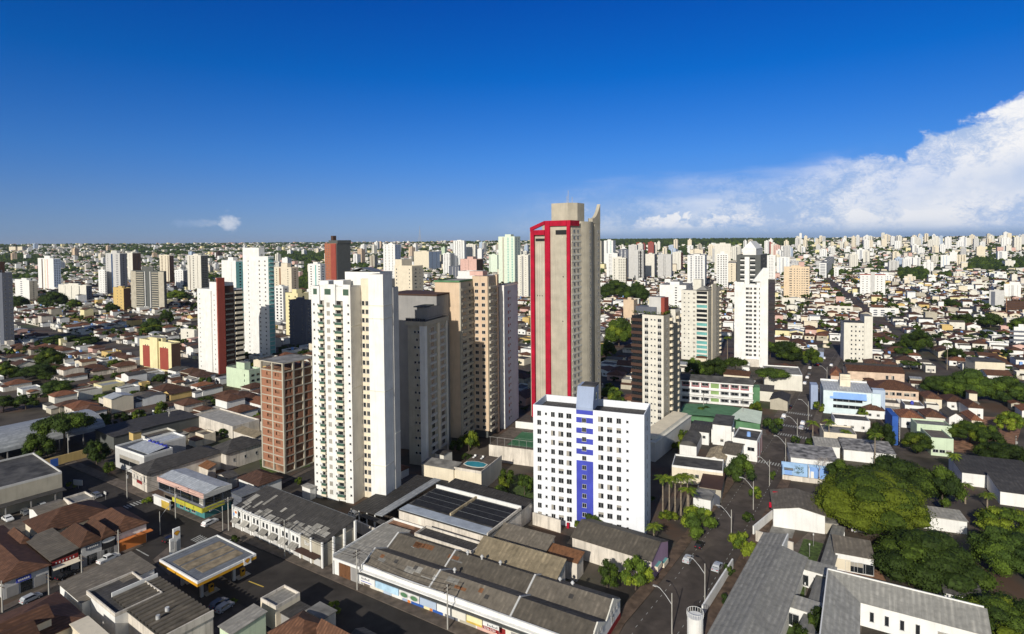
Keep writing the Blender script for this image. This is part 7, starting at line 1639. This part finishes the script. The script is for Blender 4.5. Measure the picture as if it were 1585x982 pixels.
for px, py, k, c, lb, d in [(168, 868, 'pickup', 'car_white', 'white pickup with a cap parked by the black shop front', dB), (103, 894, 'sedan', 'car_black', 'black sedan parked below the red shop sign', dB), (48, 930, 'hatch', 'car_silver', 'silver hatchback driving on the side street at left', dB),
    (325, 812, 'wagon', 'car_white', 'white station wagon turning at the avenue crossing', dB), (264, 838, 'hatch', 'car_black', 'black car on the side street behind the petrol pylon', dB), (339, 938, 'hatch', 'car_blue', 'dark blue car parked behind the petrol canopy, left one', dB),
    (348, 944, 'hatch', 'car_silver', 'silver car parked behind the petrol canopy, right one', dB), (66, 786, 'hatch', 'car_silver', 'silver car under the lean-to carport', dA), (40, 796, 'hatch', 'car_grey', 'grey car under the lean-to carport, left of the silver one', dA),
    (12, 806, 'sedan', 'car_white', 'white sedan at the left end of the lean-to carport', dA), (549, 800, 'hatch', 'car_white', 'white car inside the brown carport by the balcony tower', dA), (562, 806, 'hatch', 'car_black', 'black car inside the brown carport by the balcony tower', dA), (150, 770, 'hatch', 'car_grey', 'grey car in the shade on the avenue', dA)]:
    car(px, py, k, c, lb, d, GL)
car(1331, 824, 'wagon', 'car_white', 'white estate car parked by the small carport and pergola', X21, 'cars in the school grounds')
car(1152, 588, 'hatch', 'car_silver', 'silver car parked below the slanted roof tower', X21, GC); car(1164, 592, 'hatch', 'car_grey', 'grey car parked below the slanted roof tower, right one', X21, GC)
def lamp(px, py, label, d, h=8.5, arm=3.2, group='street lamps'):
    P = G(px, py); t = thing('street_lamp', label, 'street lamp', P, 0, group); MB().cyl(0, 0, -.2, h, .13, 'polecon', 8, .09).build('pole', t)
    e = d*arm; pts = [(0, 0, h*.72), (e.x*.4, e.y*.4, h*.90), (e.x*.8, e.y*.8, h*1.03), (e.x, e.y, h*1.05)]; MB().tube(pts, .07, 'alu', 6).build('arm', t)
    a = math.atan2(d.y, d.x); m = MB().box(-.1, .8, -.15, .15, -.08, .08, 'grey').box(0, .8, -.14, .14, -.16, -.101, 'lampglass').build('lamp_head', t, (e.x, e.y, h*1.05), a); return t
toRoad = sR if sR.x < 0 else -sR
for i, (px, py, lb) in enumerate([(1040, 982, 'street lamp nearest the bottom edge of the right hand street'), (1091, 931, 'street lamp beside the white slatted fence'), (1132, 838, 'street lamp hidden behind the bright street tree'), (1166, 789, 'street lamp left of the red signs'),
    (1191, 752, 'street lamp opposite the dark round street tree'), (1216, 715, 'street lamp at the near zebra crossing'), (1234, 681, 'street lamp with a crossbar at the crossing corner'), (1251, 651, 'street lamp at the palm corner of the crossing'), (1268, 622, 'street lamp left of the clinic'), (1280, 592, 'street lamp in front of the brown hipped school wing')]):
    lamp(px, py, lb, toRoad)
lamp(248, 828, 'street lamp at the orange shop corner', dB, 6.5, 3); lamp(345, 822, 'double bend street lamp beside the white station wagon', -dB, 7, 3.2)
def pole(px, py, label, d, h=9.5):
    t = thing('utility_pole', label, 'utility pole', G(px, py), 0, 'utility poles'); MB().cyl(0, 0, -.2, h, .17, 'polecon', 8, .12).build('pole', t); a = math.atan2(d.y, d.x)
    for z in (h-.6, h-1.4): MB().box(-.06, .06, -1.1, 1.1, z, z+.12, 'bark').build('crossarm', t, (0, 0, 0), a)
    q = MB()
    for y in (-1, -.4, .4, 1): q.cyl(0, y, h-.48, h-.25, .05, 'brown', 6)
    q.build('insulator', t, (0, 0, 0), a); 
    if R.random() < .5: MB().cyl(.35, 0, h-3, h-2, .28, 'grey', 10).build('transformer', t)
    return t
PL = [pole(197, 772, 'utility pole at the left of the corner shop pavement', dA), pole(272, 804, 'utility pole in front of the corner shop', dA), pole(354, 822, 'utility pole at the left end of the terraced shops', dA), pole(441, 862, 'utility pole in the middle of the terraced shops', dA), pole(553, 914, 'utility pole at the garage end of the warehouse', dA), pole(693, 975, 'utility pole in front of the warehouse sign boards', dA)]
PR = [pole(262, 664, 'utility pole with a transformer behind the long dark shed', dA), pole(1150, 650, 'utility pole behind the white cube house', sR), pole(1089, 640, 'utility pole in front of the pink and green school', sR), pole(1572, 716, 'utility pole at the right edge in the leafy bank', sR)]
pole(106, 708, 'utility pole by the yellow street wall', dA); pole(127, 896, 'thin pole by the striped awning shop', dB, 6); pole(184, 862, 'thin pole behind the white pickup', dB, 7); pole(76, 922, 'pole with a small box at the side street kerb', dB, 5); pole(4, 948, 'pole at the left edge of the side street', dB, 7)
def wires(ps, label, hh=9.0):
    q = MB(); o = ps[0].location.copy()
    for a, b in zip(ps, ps[1:]):
        A, B = a.location-o, b.location-o
        for k, z in ((-.9, 0), (.9, 0), (0, -1.2)):
            d = (B-A).normalized(); s = Vector((-d.y, d.x, 0))*k; pts = [tuple(A+(B-A)*t/8+s+Vector((0, 0, hh+z-1.0*4*(t/8)*(1-t/8)))) for t in range(9)]; q.tube(pts, .035, 'rubber', 4)
    r = q.build('power_line', None, o); tag(r, label, 'power line')
wires(PL, 'power cables running along the avenue from pole to pole')
wires([PR[2], PR[1]], 'power cables crossing in front of the green school roof')
# small signs
def board(px, py, h, w, hh, th, m, label, pole_=True):
    t = thing('sign_board', label, 'sign', G(px, py), th); MB().box(-w/2, w/2, -.08, .08, h, h+hh, m).build('panel', t)
    MB().cyl(0, .15, -.1, h+hh*.5, .07, 'grey', 6).build('post', t)
board(1195, 803, 3.2, 1.6, 1.5, 21, 'red', 'nearer red square sign at the driveway wall'); board(1200, 790, 4.0, 1.4, 1.6, 21, 'red', 'farther red square sign above the driveway wall')
board(121, 757, 1.2, 3.4, 1.8, 10, 'palegrey', 'pale billboard beside the small tree at the avenue corner'); board(1106, 784, 0.6, 5.0, 3.4, 75, 'slate', 'dark blue billboard beside the white kiosk'); board(163, 775, 2, 1.6, .8, 35, 'palegrey', 'small grey sign above the avenue corner')
def slab(px, py, yt, w, label, m='gblue2'):
    P = G(px, py); h = topz(P, yt)-P.z; t = thing('party_wall', label, 'wall', P, 21); MB().box(-w, 0, 0, 12, 0, h, m).build('wall', t); q = MB()
    for z in range(int(h)): q.box(.5, .58, 0, .08, z, z+1, 'white'); q.box(.2, .5, 0, .05, z, z+.05, 'white')
    q.build('mast', t); mark(P, 21, -w, 0, 0, 12)
slab(1390, 690, 645, 2.0, 'tall blue slab wall with a white lattice mast between the palms and the mint house')
t = thing('water_tower', 'small white ring topped water tank at the bottom beside the street lamp', 'water tank', G(1076, 996)); MB().cyl(0, 0, 0, 5.6, 1.55, 'white', 20).build('tank', t); q = MB(); n = 20
for i in range(n): x, y = 1.6*math.cos(6.283*i/n), 1.6*math.sin(6.283*i/n); x2, y2 = 1.6*math.cos(6.283*(i+1)/n), 1.6*math.sin(6.283*(i+1)/n); q.tube([(x, y, 5.6), (x, y, 6.5)], .04, 'white', 4); q.tube([(x, y, 6.5), (x2, y2, 6.5)], .04, 'white', 4)
q.build('railing', t)
for px, py, k in ((1259, 846, 'upper'), (1253, 862, 'lower'), (1246, 925, 'courtyard'), (1231, 966, 'nearest')):
    t = thing('garden_lamp', k+' globe garden lamp on a school lawn', 'garden lamp', G(px, py), 0, 'globe lamps on the school lawns'); MB().cyl(0, 0, 0, 3, .05, 'grey', 6).build('pole', t); MB().tube([(0, 0, 3), (0, 0, 3.12), (0, 0, 3.3), (0, 0, 3.42)], .18, 'lampglass', 8, .12).build('globe', t)
# far landmarks
def mast(px, yt, yb, label):
    P = G(px, yb); h = topz(P, yt)-P.z; t = thing('radio_mast', label, 'mast', P); q = MB(); w = h*.09; n = 9
    for s in ((-1, -1), (1, -1), (1, 1), (-1, 1)): q.tube([(s[0]*w, s[1]*w, 0), (s[0]*w*.25, s[1]*w*.25, h*.55), (0, 0, h)], .8, 'polecon', 4, .3)
    for i in range(n):
        z = h*i/n; k = w*(1-z/h); q.tube([(-k, -k, z), (k, -k, z+h/n*.8)], .35, 'polecon', 3); q.tube([(k, -k, z), (-k, -k, z+h/n*.8)], .35, 'polecon', 3)
    q.build('lattice', t)
mast(650, 350, 378, 'thin lattice radio mast on the horizon left of the centre')
def dome(px, py, w, label):
    P = G(px, py); r = w/2*P.y/F; t = thing('arena', label, 'arena', P); q = MB(); n = 14; vs = []; fs = []
    for j in range(4):
        for i in range(n): k = r*math.cos(j*math.pi/8*.95); vs.append((k*math.cos(6.283*i/n), k*math.sin(6.283*i/n), 6+r*.34*math.sin(j*math.pi/6)))
    for j in range(3):
        for i in range(n): fs.append((j*n+i, j*n+(i+1) % n, (j+1)*n+(i+1) % n, (j+1)*n+i))
    fs.append(tuple(3*n+i for i in range(n))); q.add(vs, fs, 'white'); q.build('roof', t); MB().cyl(0, 0, -3, 6, r, 'offwhite', n).build('wall', t); mark(P, 0, -r, r, -r, r, 5)
dome(1182, 380, 15, 'white domed arena on the horizon behind the pyramid penthouse tower')
for px, py, w, h, m, lb in ((1100, 372.5, 12, 10, 'white', 'long white shed on the horizon above the dark green hill'), (1072, 373.5, 30, 5, 'offwhite', 'second long pale shed on the horizon, left of the long white one'), (19, 385, 10, 22, 'cream', 'left one of two cream sheds on the left horizon'), (30, 385, 9, 22, 'cream', 'right one of two cream sheds on the left horizon'), (353, 376, 20, 18, 'brown', 'wide brown stadium like hump on the left horizon')):
    P = G(px, py+4); ww = w*P.y/F; t = thing('shed', lb, 'shed', P, 0); MB().box(-ww/2, ww/2, 0, 40, -5, h, m, 'roofgrey').build('wall', t); MB().box(-ww/2-1, ww/2+1, -1, 41, h, h+1.5, 'roofgrey').build('roof', t)
# ================================================================ the sea of houses
CITY = random.Random(99)
WALLS = [('white', 'white')]*9+[('offwhite', 'off-white')]*3+[('cream', 'cream')]*2+[('paleyellow', 'yellowish'), ('pink', 'pink'), ('concrete', 'concrete'), ('oldwhite', 'stained'), ('oldwhite', 'stained'), ('concrete', 'concrete'), ('yellow', 'yellow')]
def house(q1, q2, w, d, r, det=True, near=True, mass=False):
    """walls into q1, roof into q2; returns words"""
    wl, wn = r.choice(WALLS); t = r.random(); h = r.uniform(2.9, 4.0); two = r.random() < .13
    if two: h += 2.8
    if mass and not near: t = .2+t*.8
    if mass and not near and r.random() < .03: h += r.uniform(3, 9)
    if t < .40:
        rm, rn = r.choice((('tile', 'brown'), ('tile', 'brown'), ('tiledark', 'dark brown'), ('tilered', 'red brown'))); q1.box(0, w, 0, d, 0, h, wl)
        q2.hip(0, w, 0, d, h, min(w, d)*.22, rm); kd = 'hip roof'
    elif t < .55:
        rm, rn = r.choice((('tile', 'brown'), ('tiledark', 'dark brown'), ('tilered', 'red brown'))); q1.box(0, w, 0, d, 0, h, wl); al = 'x' if w > d else 'y'
        q2.gable(0, w, 0, d, h, min(w, d)*.2, rm, al, wl); kd = 'gable roof'
    elif t < .78:
        rm, rn = r.choice((('fibro', 'grey'), ('fibrodark', 'dark grey'), ('metal', 'silver'), ('fibrolight', 'pale grey'), ('fibro', 'grey'))); q1.box(0, w, 0, d, 0, h, wl)
        q2.box(.2, w-.2, .2, d-.2, h, h+.2, rm); e = r.uniform(.7, 1.1)
        q1.box(0, w, 0, .2, h, h+e, wl); q1.box(0, w, d-.2, d, h, h+e, wl); q1.box(0, .2, .2, d-.2, h, h+e, wl); q1.box(w-.2, w, .2, d-.2, h, h+e, wl); kd = 'parapet roof'
    else:
        rm, rn = r.choice((('fibro', 'grey'), ('fibrodark', 'dark grey'), ('rust', 'rusty'), ('metal', 'silver'), ('fibrodark', 'dark grey'))); q1.box(0, w, 0, d, 0, h, wl); al = 'x' if r.random() < .5 else 'y'
        q2.gable(0, w, 0, d, h, min(w, d)*.12, rm, al, wl, ov=.2); kd = 'sheet roof'
    if det and r.random() < .55:           # lean-to
        a = r.uniform(2.5, 4); x0 = w*r.uniform(0, .4); q1.box(x0, w*.95, -a, -.01, 0, 2.5, wl); q2.shed(x0, w*.95, -a, -.3, 2.55, 2.9, r.choice(('fibro', 'fibrodark', 'fibrolight', 'tile')))
    if mass:
        if r.random() < .6: q1.box(-.3, w+.3, -2.2, -2.05, 0, 2.1, r.choice(('white', 'white', 'oldwhite', 'offwhite', 'concrete')))
        if r.random() < .35: q1.box(w+.25, w+.4, -2, d, 0, 2.3, r.choice(('white', 'oldwhite', 'concrete')))
        if r.random() < .3: x, y = w*r.uniform(.2, .8), d*r.uniform(.4, .7); q1.box(x, x+1.4, y, y+1.4, h, h+r.uniform(1.6, 2.8), r.choice(('white', 'white', 'offwhite', 'skyblue')))
        for f in (.2, .65):
            q1.box(w*f, w*f+1.4, -.05, 0, 1.0, 2.2, 'glass')
    return h, wn, rn, kd, two
PADP = [(p[0], p[1]) for p in ()]
cand = []
def inview(P, mg=60):
    if P.y < 60: return False
    x, y = proj(P); return -mg < x < PW+mg and y < PH+120
def blocks(th, ymin, ymax, region, lw, ld, prob):
    X, Y = ax(th); U = 105.0; V = 100.0; st_ = 11.0
    n = int(ymax*1.5/100)+2
    for i in range(-n, n+1):
        for j in range(-3, int(ymax*1.4/U)+2):
            B = X*(i*V)+Y*(j*U)
            if B.y < ymin-150 or B.y > ymax+150 or not inview(Vector((B.x, max(B.y, 60), 0)), 500): continue
            rows = int((U-st_)/ld)
            for a in range(rows):
                u = 0.0
                while u < V-st_-lw*.6:
                    w = lw*CITY.uniform(.75, 1.25); w = min(w, V-st_-u); P = B+X*(u+.4)+Y*(a*ld+.5); u += w
                    if P.y < ymin or P.y > ymax or not inview(P) or not region(P): continue
                    cand.append((P, th, w-1.0, ld-1.0, prob))
# distances fade from individual houses to the mass
def reg_l(P): return proj(P)[0] < 930
def reg_r(P): return proj(P)[0] >= 930
woodsR = [(930, 1240, 372, 381.5), (425, 505, 391, 404), (463, 480, 404, 452), (0, 60, 396, 410), (1395, 1435, 418, 436), (1500, 1585, 404, 420)]
def inwood(x, y): return any(a < x < b and c < y < d for a, b, c, d in woodsR)
blocks(35, 95, 1250, reg_l, 10.5, 13.5, .8); blocks(24, 95, 1250, reg_r, 10.5, 13.5, .8)
cand.sort(key=lambda c: c[0].length)
nind = 0; mids = []; tspots = []
GRP = 'houses of the low-rise quarters'
wall_mass = MB(); roof_mass = MB(); mass_n = 0
def addm(dst, src, P, th):
    c, s_ = math.cos(-rad(th)), math.sin(-rad(th)); k = len(dst.v)
    dst.v += [(P.x+x*c-y*s_, P.y+x*s_+y*c, P.z+z) for x, y, z in src.v]
    for f, m in zip(src.f, src.m): dst.f.append(tuple(k+i for i in f)); dst.m.append(dst.mi(src.mats[m]))
for P, th, w, d, pr in cand:
    X, Y = ax(th); C = P+X*w/2+Y*d/2
    if not free(P, th, 0, w, 0, d):
        # try a shrunken one
        w2, d2 = w*.6, d*.55
        ok = False
        for ox, oy in ((0, 0), (w-w2, 0), (0, d-d2), (w-w2, d-d2)):
            if free(P+X*ox+Y*oy, th, 0, w2, 0, d2): P = P+X*ox+Y*oy; w, d = w2, d2; ok = True; break
        if not ok: continue
    x, y = proj(C)
    if inwood(x, y): continue
    rr = CITY.random(); dist = C.length
    if rr > (.81 if dist > 300 else .80):
        tspots.append((C, min(w, d)*CITY.uniform(.7, 1.1))); continue
    d2 = d*CITY.uniform(.68, .95); P = Vector((P.x, P.y, 0)) + Y*(d-d2)*CITY.random(); P.z = terr(P.x, P.y)-.05
    if CITY.random() < .22: tspots.append((C-Y*d*.45, CITY.uniform(3, 6)))
    q1, q2 = MB(), MB(); vis = -10 < x < PW+10 and y < PH+30; ms = not (nind < 240 and vis and dist < 900)
    h, wn, rn, kd, two = house(q1, q2, w-.8, d2-.6, CITY, dist < 700, dist < 650, ms)
    if nind < 240 and vis and dist < 900:
        nind += 1; t = thing('house', 'x', 'house', P, th, GRP); q1.build('wall', t); q2.build('roof', t)
        ww = w-.8
        for f in (.25, .72): ob('window', tmesh('w', 1.4, 1.1, CITY.choice((0, 1, 2)), None), t, (ww*f, -.01, 1.1))
        ob('door', tmesh('D', 1.0, 2.1, 0, CITY.choice(('brown', 'grey', 'white'))), t, (ww*.5, -.01, .05))
        if CITY.random() < .3 and kd.startswith('parapet'): k = MB(); k.cyl(ww*.5, d2*.5, h+.2, h+1.6, .7, CITY.choice(('skyblue', 'blue', 'white')), 10, .6); k.build('water_tank', t)
        auto(t, ('tall ' if two else '')+f'{wn} house, {rn} {kd}', C)
    else: addm(wall_mass, q1, P, th); addm(roof_mass, q2, P, th); mass_n += 1
# beyond 1250 m: bigger, plainer pieces
def farhouse(q, P, th, w, d, r):
    c, s_ = math.cos(-rad(th)), math.sin(-rad(th)); h = r.choice((3.2, 3.5, 4, 4.5, 6.5, 7)); wl = r.choice(('white', 'white', 'white', 'offwhite', 'cream', 'offwhite', 'paleyellow', 'palegrey', 'pink', 'oldwhite')); rm = r.choice(('tile', 'tile', 'tiledark', 'fibro', 'fibro', 'fibrodark', 'fibrolight', 'fibrolight', 'metal', 'white', 'white', 'offwhite', 'roofgrey', 'roofdark')); h += r.uniform(4, 14) if r.random() < .05 else 0
    W = lambda x, y, z: (P.x+x*c-y*s_, P.y+x*s_+y*c, P.z+z)
    vs = [W(0,0,-2), W(w,0,-2), W(w,d,-2), W(0,d,-2), W(0,0,h), W(w,0,h), W(w,d,h), W(0,d,h), W(0, d*.5, h+1.4), W(w, d*.5, h+1.4)]
    q.add(vs, [(0,1,5,4), (1,2,6,9,5), (3,0,4,8,7)], wl); q.add(vs[4:], [(0,1,5,4), (4,5,2,3)], rm)
def massfill(y0, y1, cell, dens):
    y = y0; th = 35
    while y < y1:
        x = -y*.93
        while x < y*.93:
            P = Vector((x+CITY.uniform(-.4, .4)*cell, y+CITY.uniform(-.4, .4)*cell, 0)); P.z = terr(P.x, P.y); px, py = proj(P); x += cell
            # streets: thin empty stripes along both grid directions
            X, Y = ax(35 if px < 930 else 24); a = P.dot(X) % 110; b = P.dot(Y) % 115
            if a < 13 or b < 13: continue
            if inwood(px, py) or (int(P.x//3), int(P.y//3)) in OCC: continue
            v = noise.noise(Vector((P.x*.0022, P.y*.0022, 3.3))); r = CITY.random()
            if (v > .36 and r < .75) or r < (.25 if y < 2500 else .16): tspots.append((P, CITY.uniform(8, 14)*(cell/17))); continue
            if r > dens: continue
            farhouse(roof_mass, P, (35 if px < 930 else 24), cell*CITY.uniform(.55, .85), cell*CITY.uniform(.45, .75), CITY)
        y += cell
massfill(1250, 2200, 17, .93); massfill(2200, 3400, 23, .93); massfill(3400, 5800, 28, .95)
q = wall_mass; k = len(q.v); q.v += roof_mass.v; q.f += [tuple(k+i for i in f) for f in roof_mass.f]; q.m += [q.mi(roof_mass.mats[m]) for m in roof_mass.m]
o = q.build('distant_houses'); o['kind'] = 'stuff'; o['label'] = 'sea of small white walled houses with brown and grey roofs spreading to the horizon'; o['category'] = 'houses'
# trees between houses: the nearest are things, the rest one mass
tspots.sort(key=lambda t: t[0].length)
mass = MB(); nt_ = 0
blob = [crown(900+i, 1.0, .75, 7, 90, .42, pal=(('leafA', 'leafB'), ('leafB', 'leafD'), ('leafB', 'leafA'))[i % 3]) for i in range(6)]
tiny = [crown(950+i, 1.0, .75, 4, 14, .7, pal=(('leafA', 'leafB'), ('leafB', 'leafD'), ('leafB', 'leafA'))[i % 3], core=False) for i in range(6)]
def octa(q, P, r, m, rnd):
    n = 5; vs = [(P.x, P.y, P.z+r*1.5)]+[(P.x+r*rnd.uniform(.8, 1.15)*math.cos(i*6.283/n), P.y+r*rnd.uniform(.8, 1.15)*math.sin(i*6.283/n), P.z+r*rnd.uniform(.5, 1.0)) for i in range(n)]+[(P.x+r*.8*math.cos(i*6.283/n), P.y+r*.8*math.sin(i*6.283/n), P.z-.5) for i in range(n)]
    q.add(vs, [(0, 1+i, 1+(i+1) % n) for i in range(n)]+[(1+i, 1+n+i, 1+n+(i+1) % n, 1+(i+1) % n) for i in range(n)], m)
for P, r in tspots:
    P = Vector((P.x, P.y, terr(P.x, P.y))); x, y = proj(P); dist = P.length; vis = -20 < x < PW+20
    if nt_ < 165 and vis and dist < 800:
        if dist < 120: continue
        nt_ += 1; tree(x, None, r*1.15, CITY.choice(('round', 'dark', 'dark', 'umbrella')), None, None, P=P, group='trees among the houses')
    elif dist < 1400:
        b = CITY.choice(blob); k = len(mass.v); s_ = r*.5; z0 = s_*CITY.uniform(.8, 1.1); mass.v += [(P.x+a*s_, P.y+b_*s_, P.z+z0+c*s_) for a, b_, c in b.v]; mass.f += [tuple(k+i for i in f) for f in b.f]; mass.m += [mass.mi(b.mats[m]) for m in b.m]
    else:
        for _ in range(3): octa(mass, P+Vector((CITY.uniform(-r, r)*.6, CITY.uniform(-r, r)*.6, 0)), r*CITY.uniform(.35, .6), CITY.choice(('leafA', 'leafB', 'leafD', 'leafB')), CITY)
# woods
def wood(px0, px1, py0, py1, n, s):
    for _ in range(n):
        P = G(CITY.uniform(px0, px1), CITY.uniform(py0, py1)); octa(mass, P, CITY.uniform(.7, 1.2)*s, CITY.choice(('leafB', 'leafD', 'leafB', 'leafA')), CITY)
wood(425, 505, 391, 404, 700, 8); wood(463, 480, 404, 452, 260, 6); wood(930, 1240, 373, 381, 3200, 16); wood(0, 60, 396, 410, 300, 8); wood(1395, 1435, 418, 436, 260, 7); wood(1500, 1585, 404, 420, 420, 8)
for i in range(700):
    px = CITY.uniform(-10, 1600); a = math.atan((px-792)/F); dd = CITY.uniform(5600, 6200); x, y = dd*math.sin(a), dd*math.cos(a); octa(mass, Vector((x, y, terr(x, y))), CITY.uniform(2, 6), 'leafD', CITY)
o = mass.build('distant_trees'); o['kind'] = 'stuff'; o['label'] = 'dark green tree crowns and woods between the distant houses'; o['category'] = 'trees'
print('individual houses', nind, 'mass', mass_n, 'trees', nt_, 'far spots', len(tspots))
# ================================================================ the air itself
def haze(dens):
    q = MB().box(-17500, 17500, -330, 16300, -14, 205, 'hazemat'); m = MT['hazemat']
    nt = m.node_tree; nt.nodes.clear(); out = nt.nodes.new('ShaderNodeOutputMaterial'); v = nt.nodes.new('ShaderNodeVolumePrincipled')
    v.inputs['Color'].default_value = (.80, .88, 1.0, 1); v.inputs['Density'].default_value = dens; v.inputs['Anisotropy'].default_value = .2
    nt.links.new(v.outputs[0], out.inputs['Volume']); o = q.build('haze'); o['kind'] = 'stuff'; o['label'] = 'thin bluish haze over the far city'
mat('hazemat', (.5, .5, .5)); haze(.000028)
# ================================================================ place phrases for the repeats
LM = [(15, 480, 'the left edge tower'), (78, 430, 'the striped left tower'), (118, 455, 'the cream wings'), (180, 420, 'the bluish tower'), (231, 450, 'the grey-brown tower'), (308, 425, 'the striped tower'),
 (248, 555, 'the yellow-red block'), (343, 510, 'the red slab tower'), (403, 470, 'the plain white tower'), (380, 590, 'the pale green building'), (445, 650, 'the brick block'), (300, 760, 'the corner shop'),
 (320, 880, 'the petrol canopy'), (40, 670, 'the barrel roof'), (223, 700, 'the modern box'), (240, 660, 'the long dark shed'), (550, 600, 'the balcony tower'), (523, 410, 'the red-brown tower'), (735, 550, 'the beige tower'), (875, 480, 'the red-striped tower'),
 (915, 720, 'the blue-striped block'), (1015, 580, 'the brown-cream tower'), (1090, 500, 'the teal tower'), (1162, 500, 'the slant-roof tower'), (1160, 430, 'the pyramid tower'), (1232, 440, 'the beige block'), (1330, 525, 'the plain cream block'),
 (1350, 442, 'the brown-edged block'), (1315, 615, 'the awning clinic'), (1350, 780, 'the giant tree'), (1180, 900, 'the pale school roof'), (1430, 870, 'the dome tree'), (1540, 755, 'the black roofs'), (1450, 670, 'the mint house'),
 (1572, 475, 'the brown frame'), (1543, 455, 'the slotted tower'), (1500, 590, 'the round-topped tree'), (750, 900, 'the long warehouse'), (1120, 610, 'the pink-green school'), (1465, 405, 'the double tower'), (1408, 407, 'the slim tower'), (100, 670, 'the umbrella tree'),
 (1250, 570, 'the upper street'), (60, 555, 'the orange roof'), (1400, 590, 'the tiled school')]
def ordn(n):
    w = ['', 'first', 'second', 'third', 'fourth', 'fifth', 'sixth', 'seventh', 'eighth', 'ninth', 'tenth']
    return w[n] if n <= 10 else f'{n}th'
D = {}
for o, desc, (x, y) in AUTO:
    if any(k in desc for k in (' in the ', ' on the far', ' amid the ', ' above the ', 'clustered')): key = desc
    else:
        lx, ly, ln = min(LM, key=lambda l: (l[0]-x)**2+((l[1]-y)*1.3)**2); dx, dy = x-lx, y-ly
        rel = 'beside' if abs(dx) < 14 and abs(dy) < 14 else ('left of' if dx < 0 else 'right of') if abs(dx) > abs(dy)*1.2 else ('behind' if dy < 0 else 'before')
        key = f'{desc} {rel} {ln}'
    D.setdefault(key, []).append((x, y, o))
for key, L in D.items():
    L.sort(key=lambda t: (t[0], t[1]))
    for i, (x, y, o) in enumerate(L):
        n = len(L); s = key
        if n > 1:
            s = key+(', leftmost one' if i == 0 else ', rightmost one' if i == n-1 else f', {ordn(i+1)} from left')
        o['label'] = s
        if not o.get('category'): o['category'] = 'building'
# leftovers named like the photo
for o in bpy.data.objects:
    if o.parent is None and o.type in ('MESH', 'EMPTY') and not o.get('kind') and not o.get('label'): print('NO LABEL', o.name)

for o in bpy.data.objects:
    l = o.get('label')
    if l and len(l.replace('-', ' ').split()) > 16: print('LONG', len(l.replace('-', ' ').split()), o.name, '|', l)
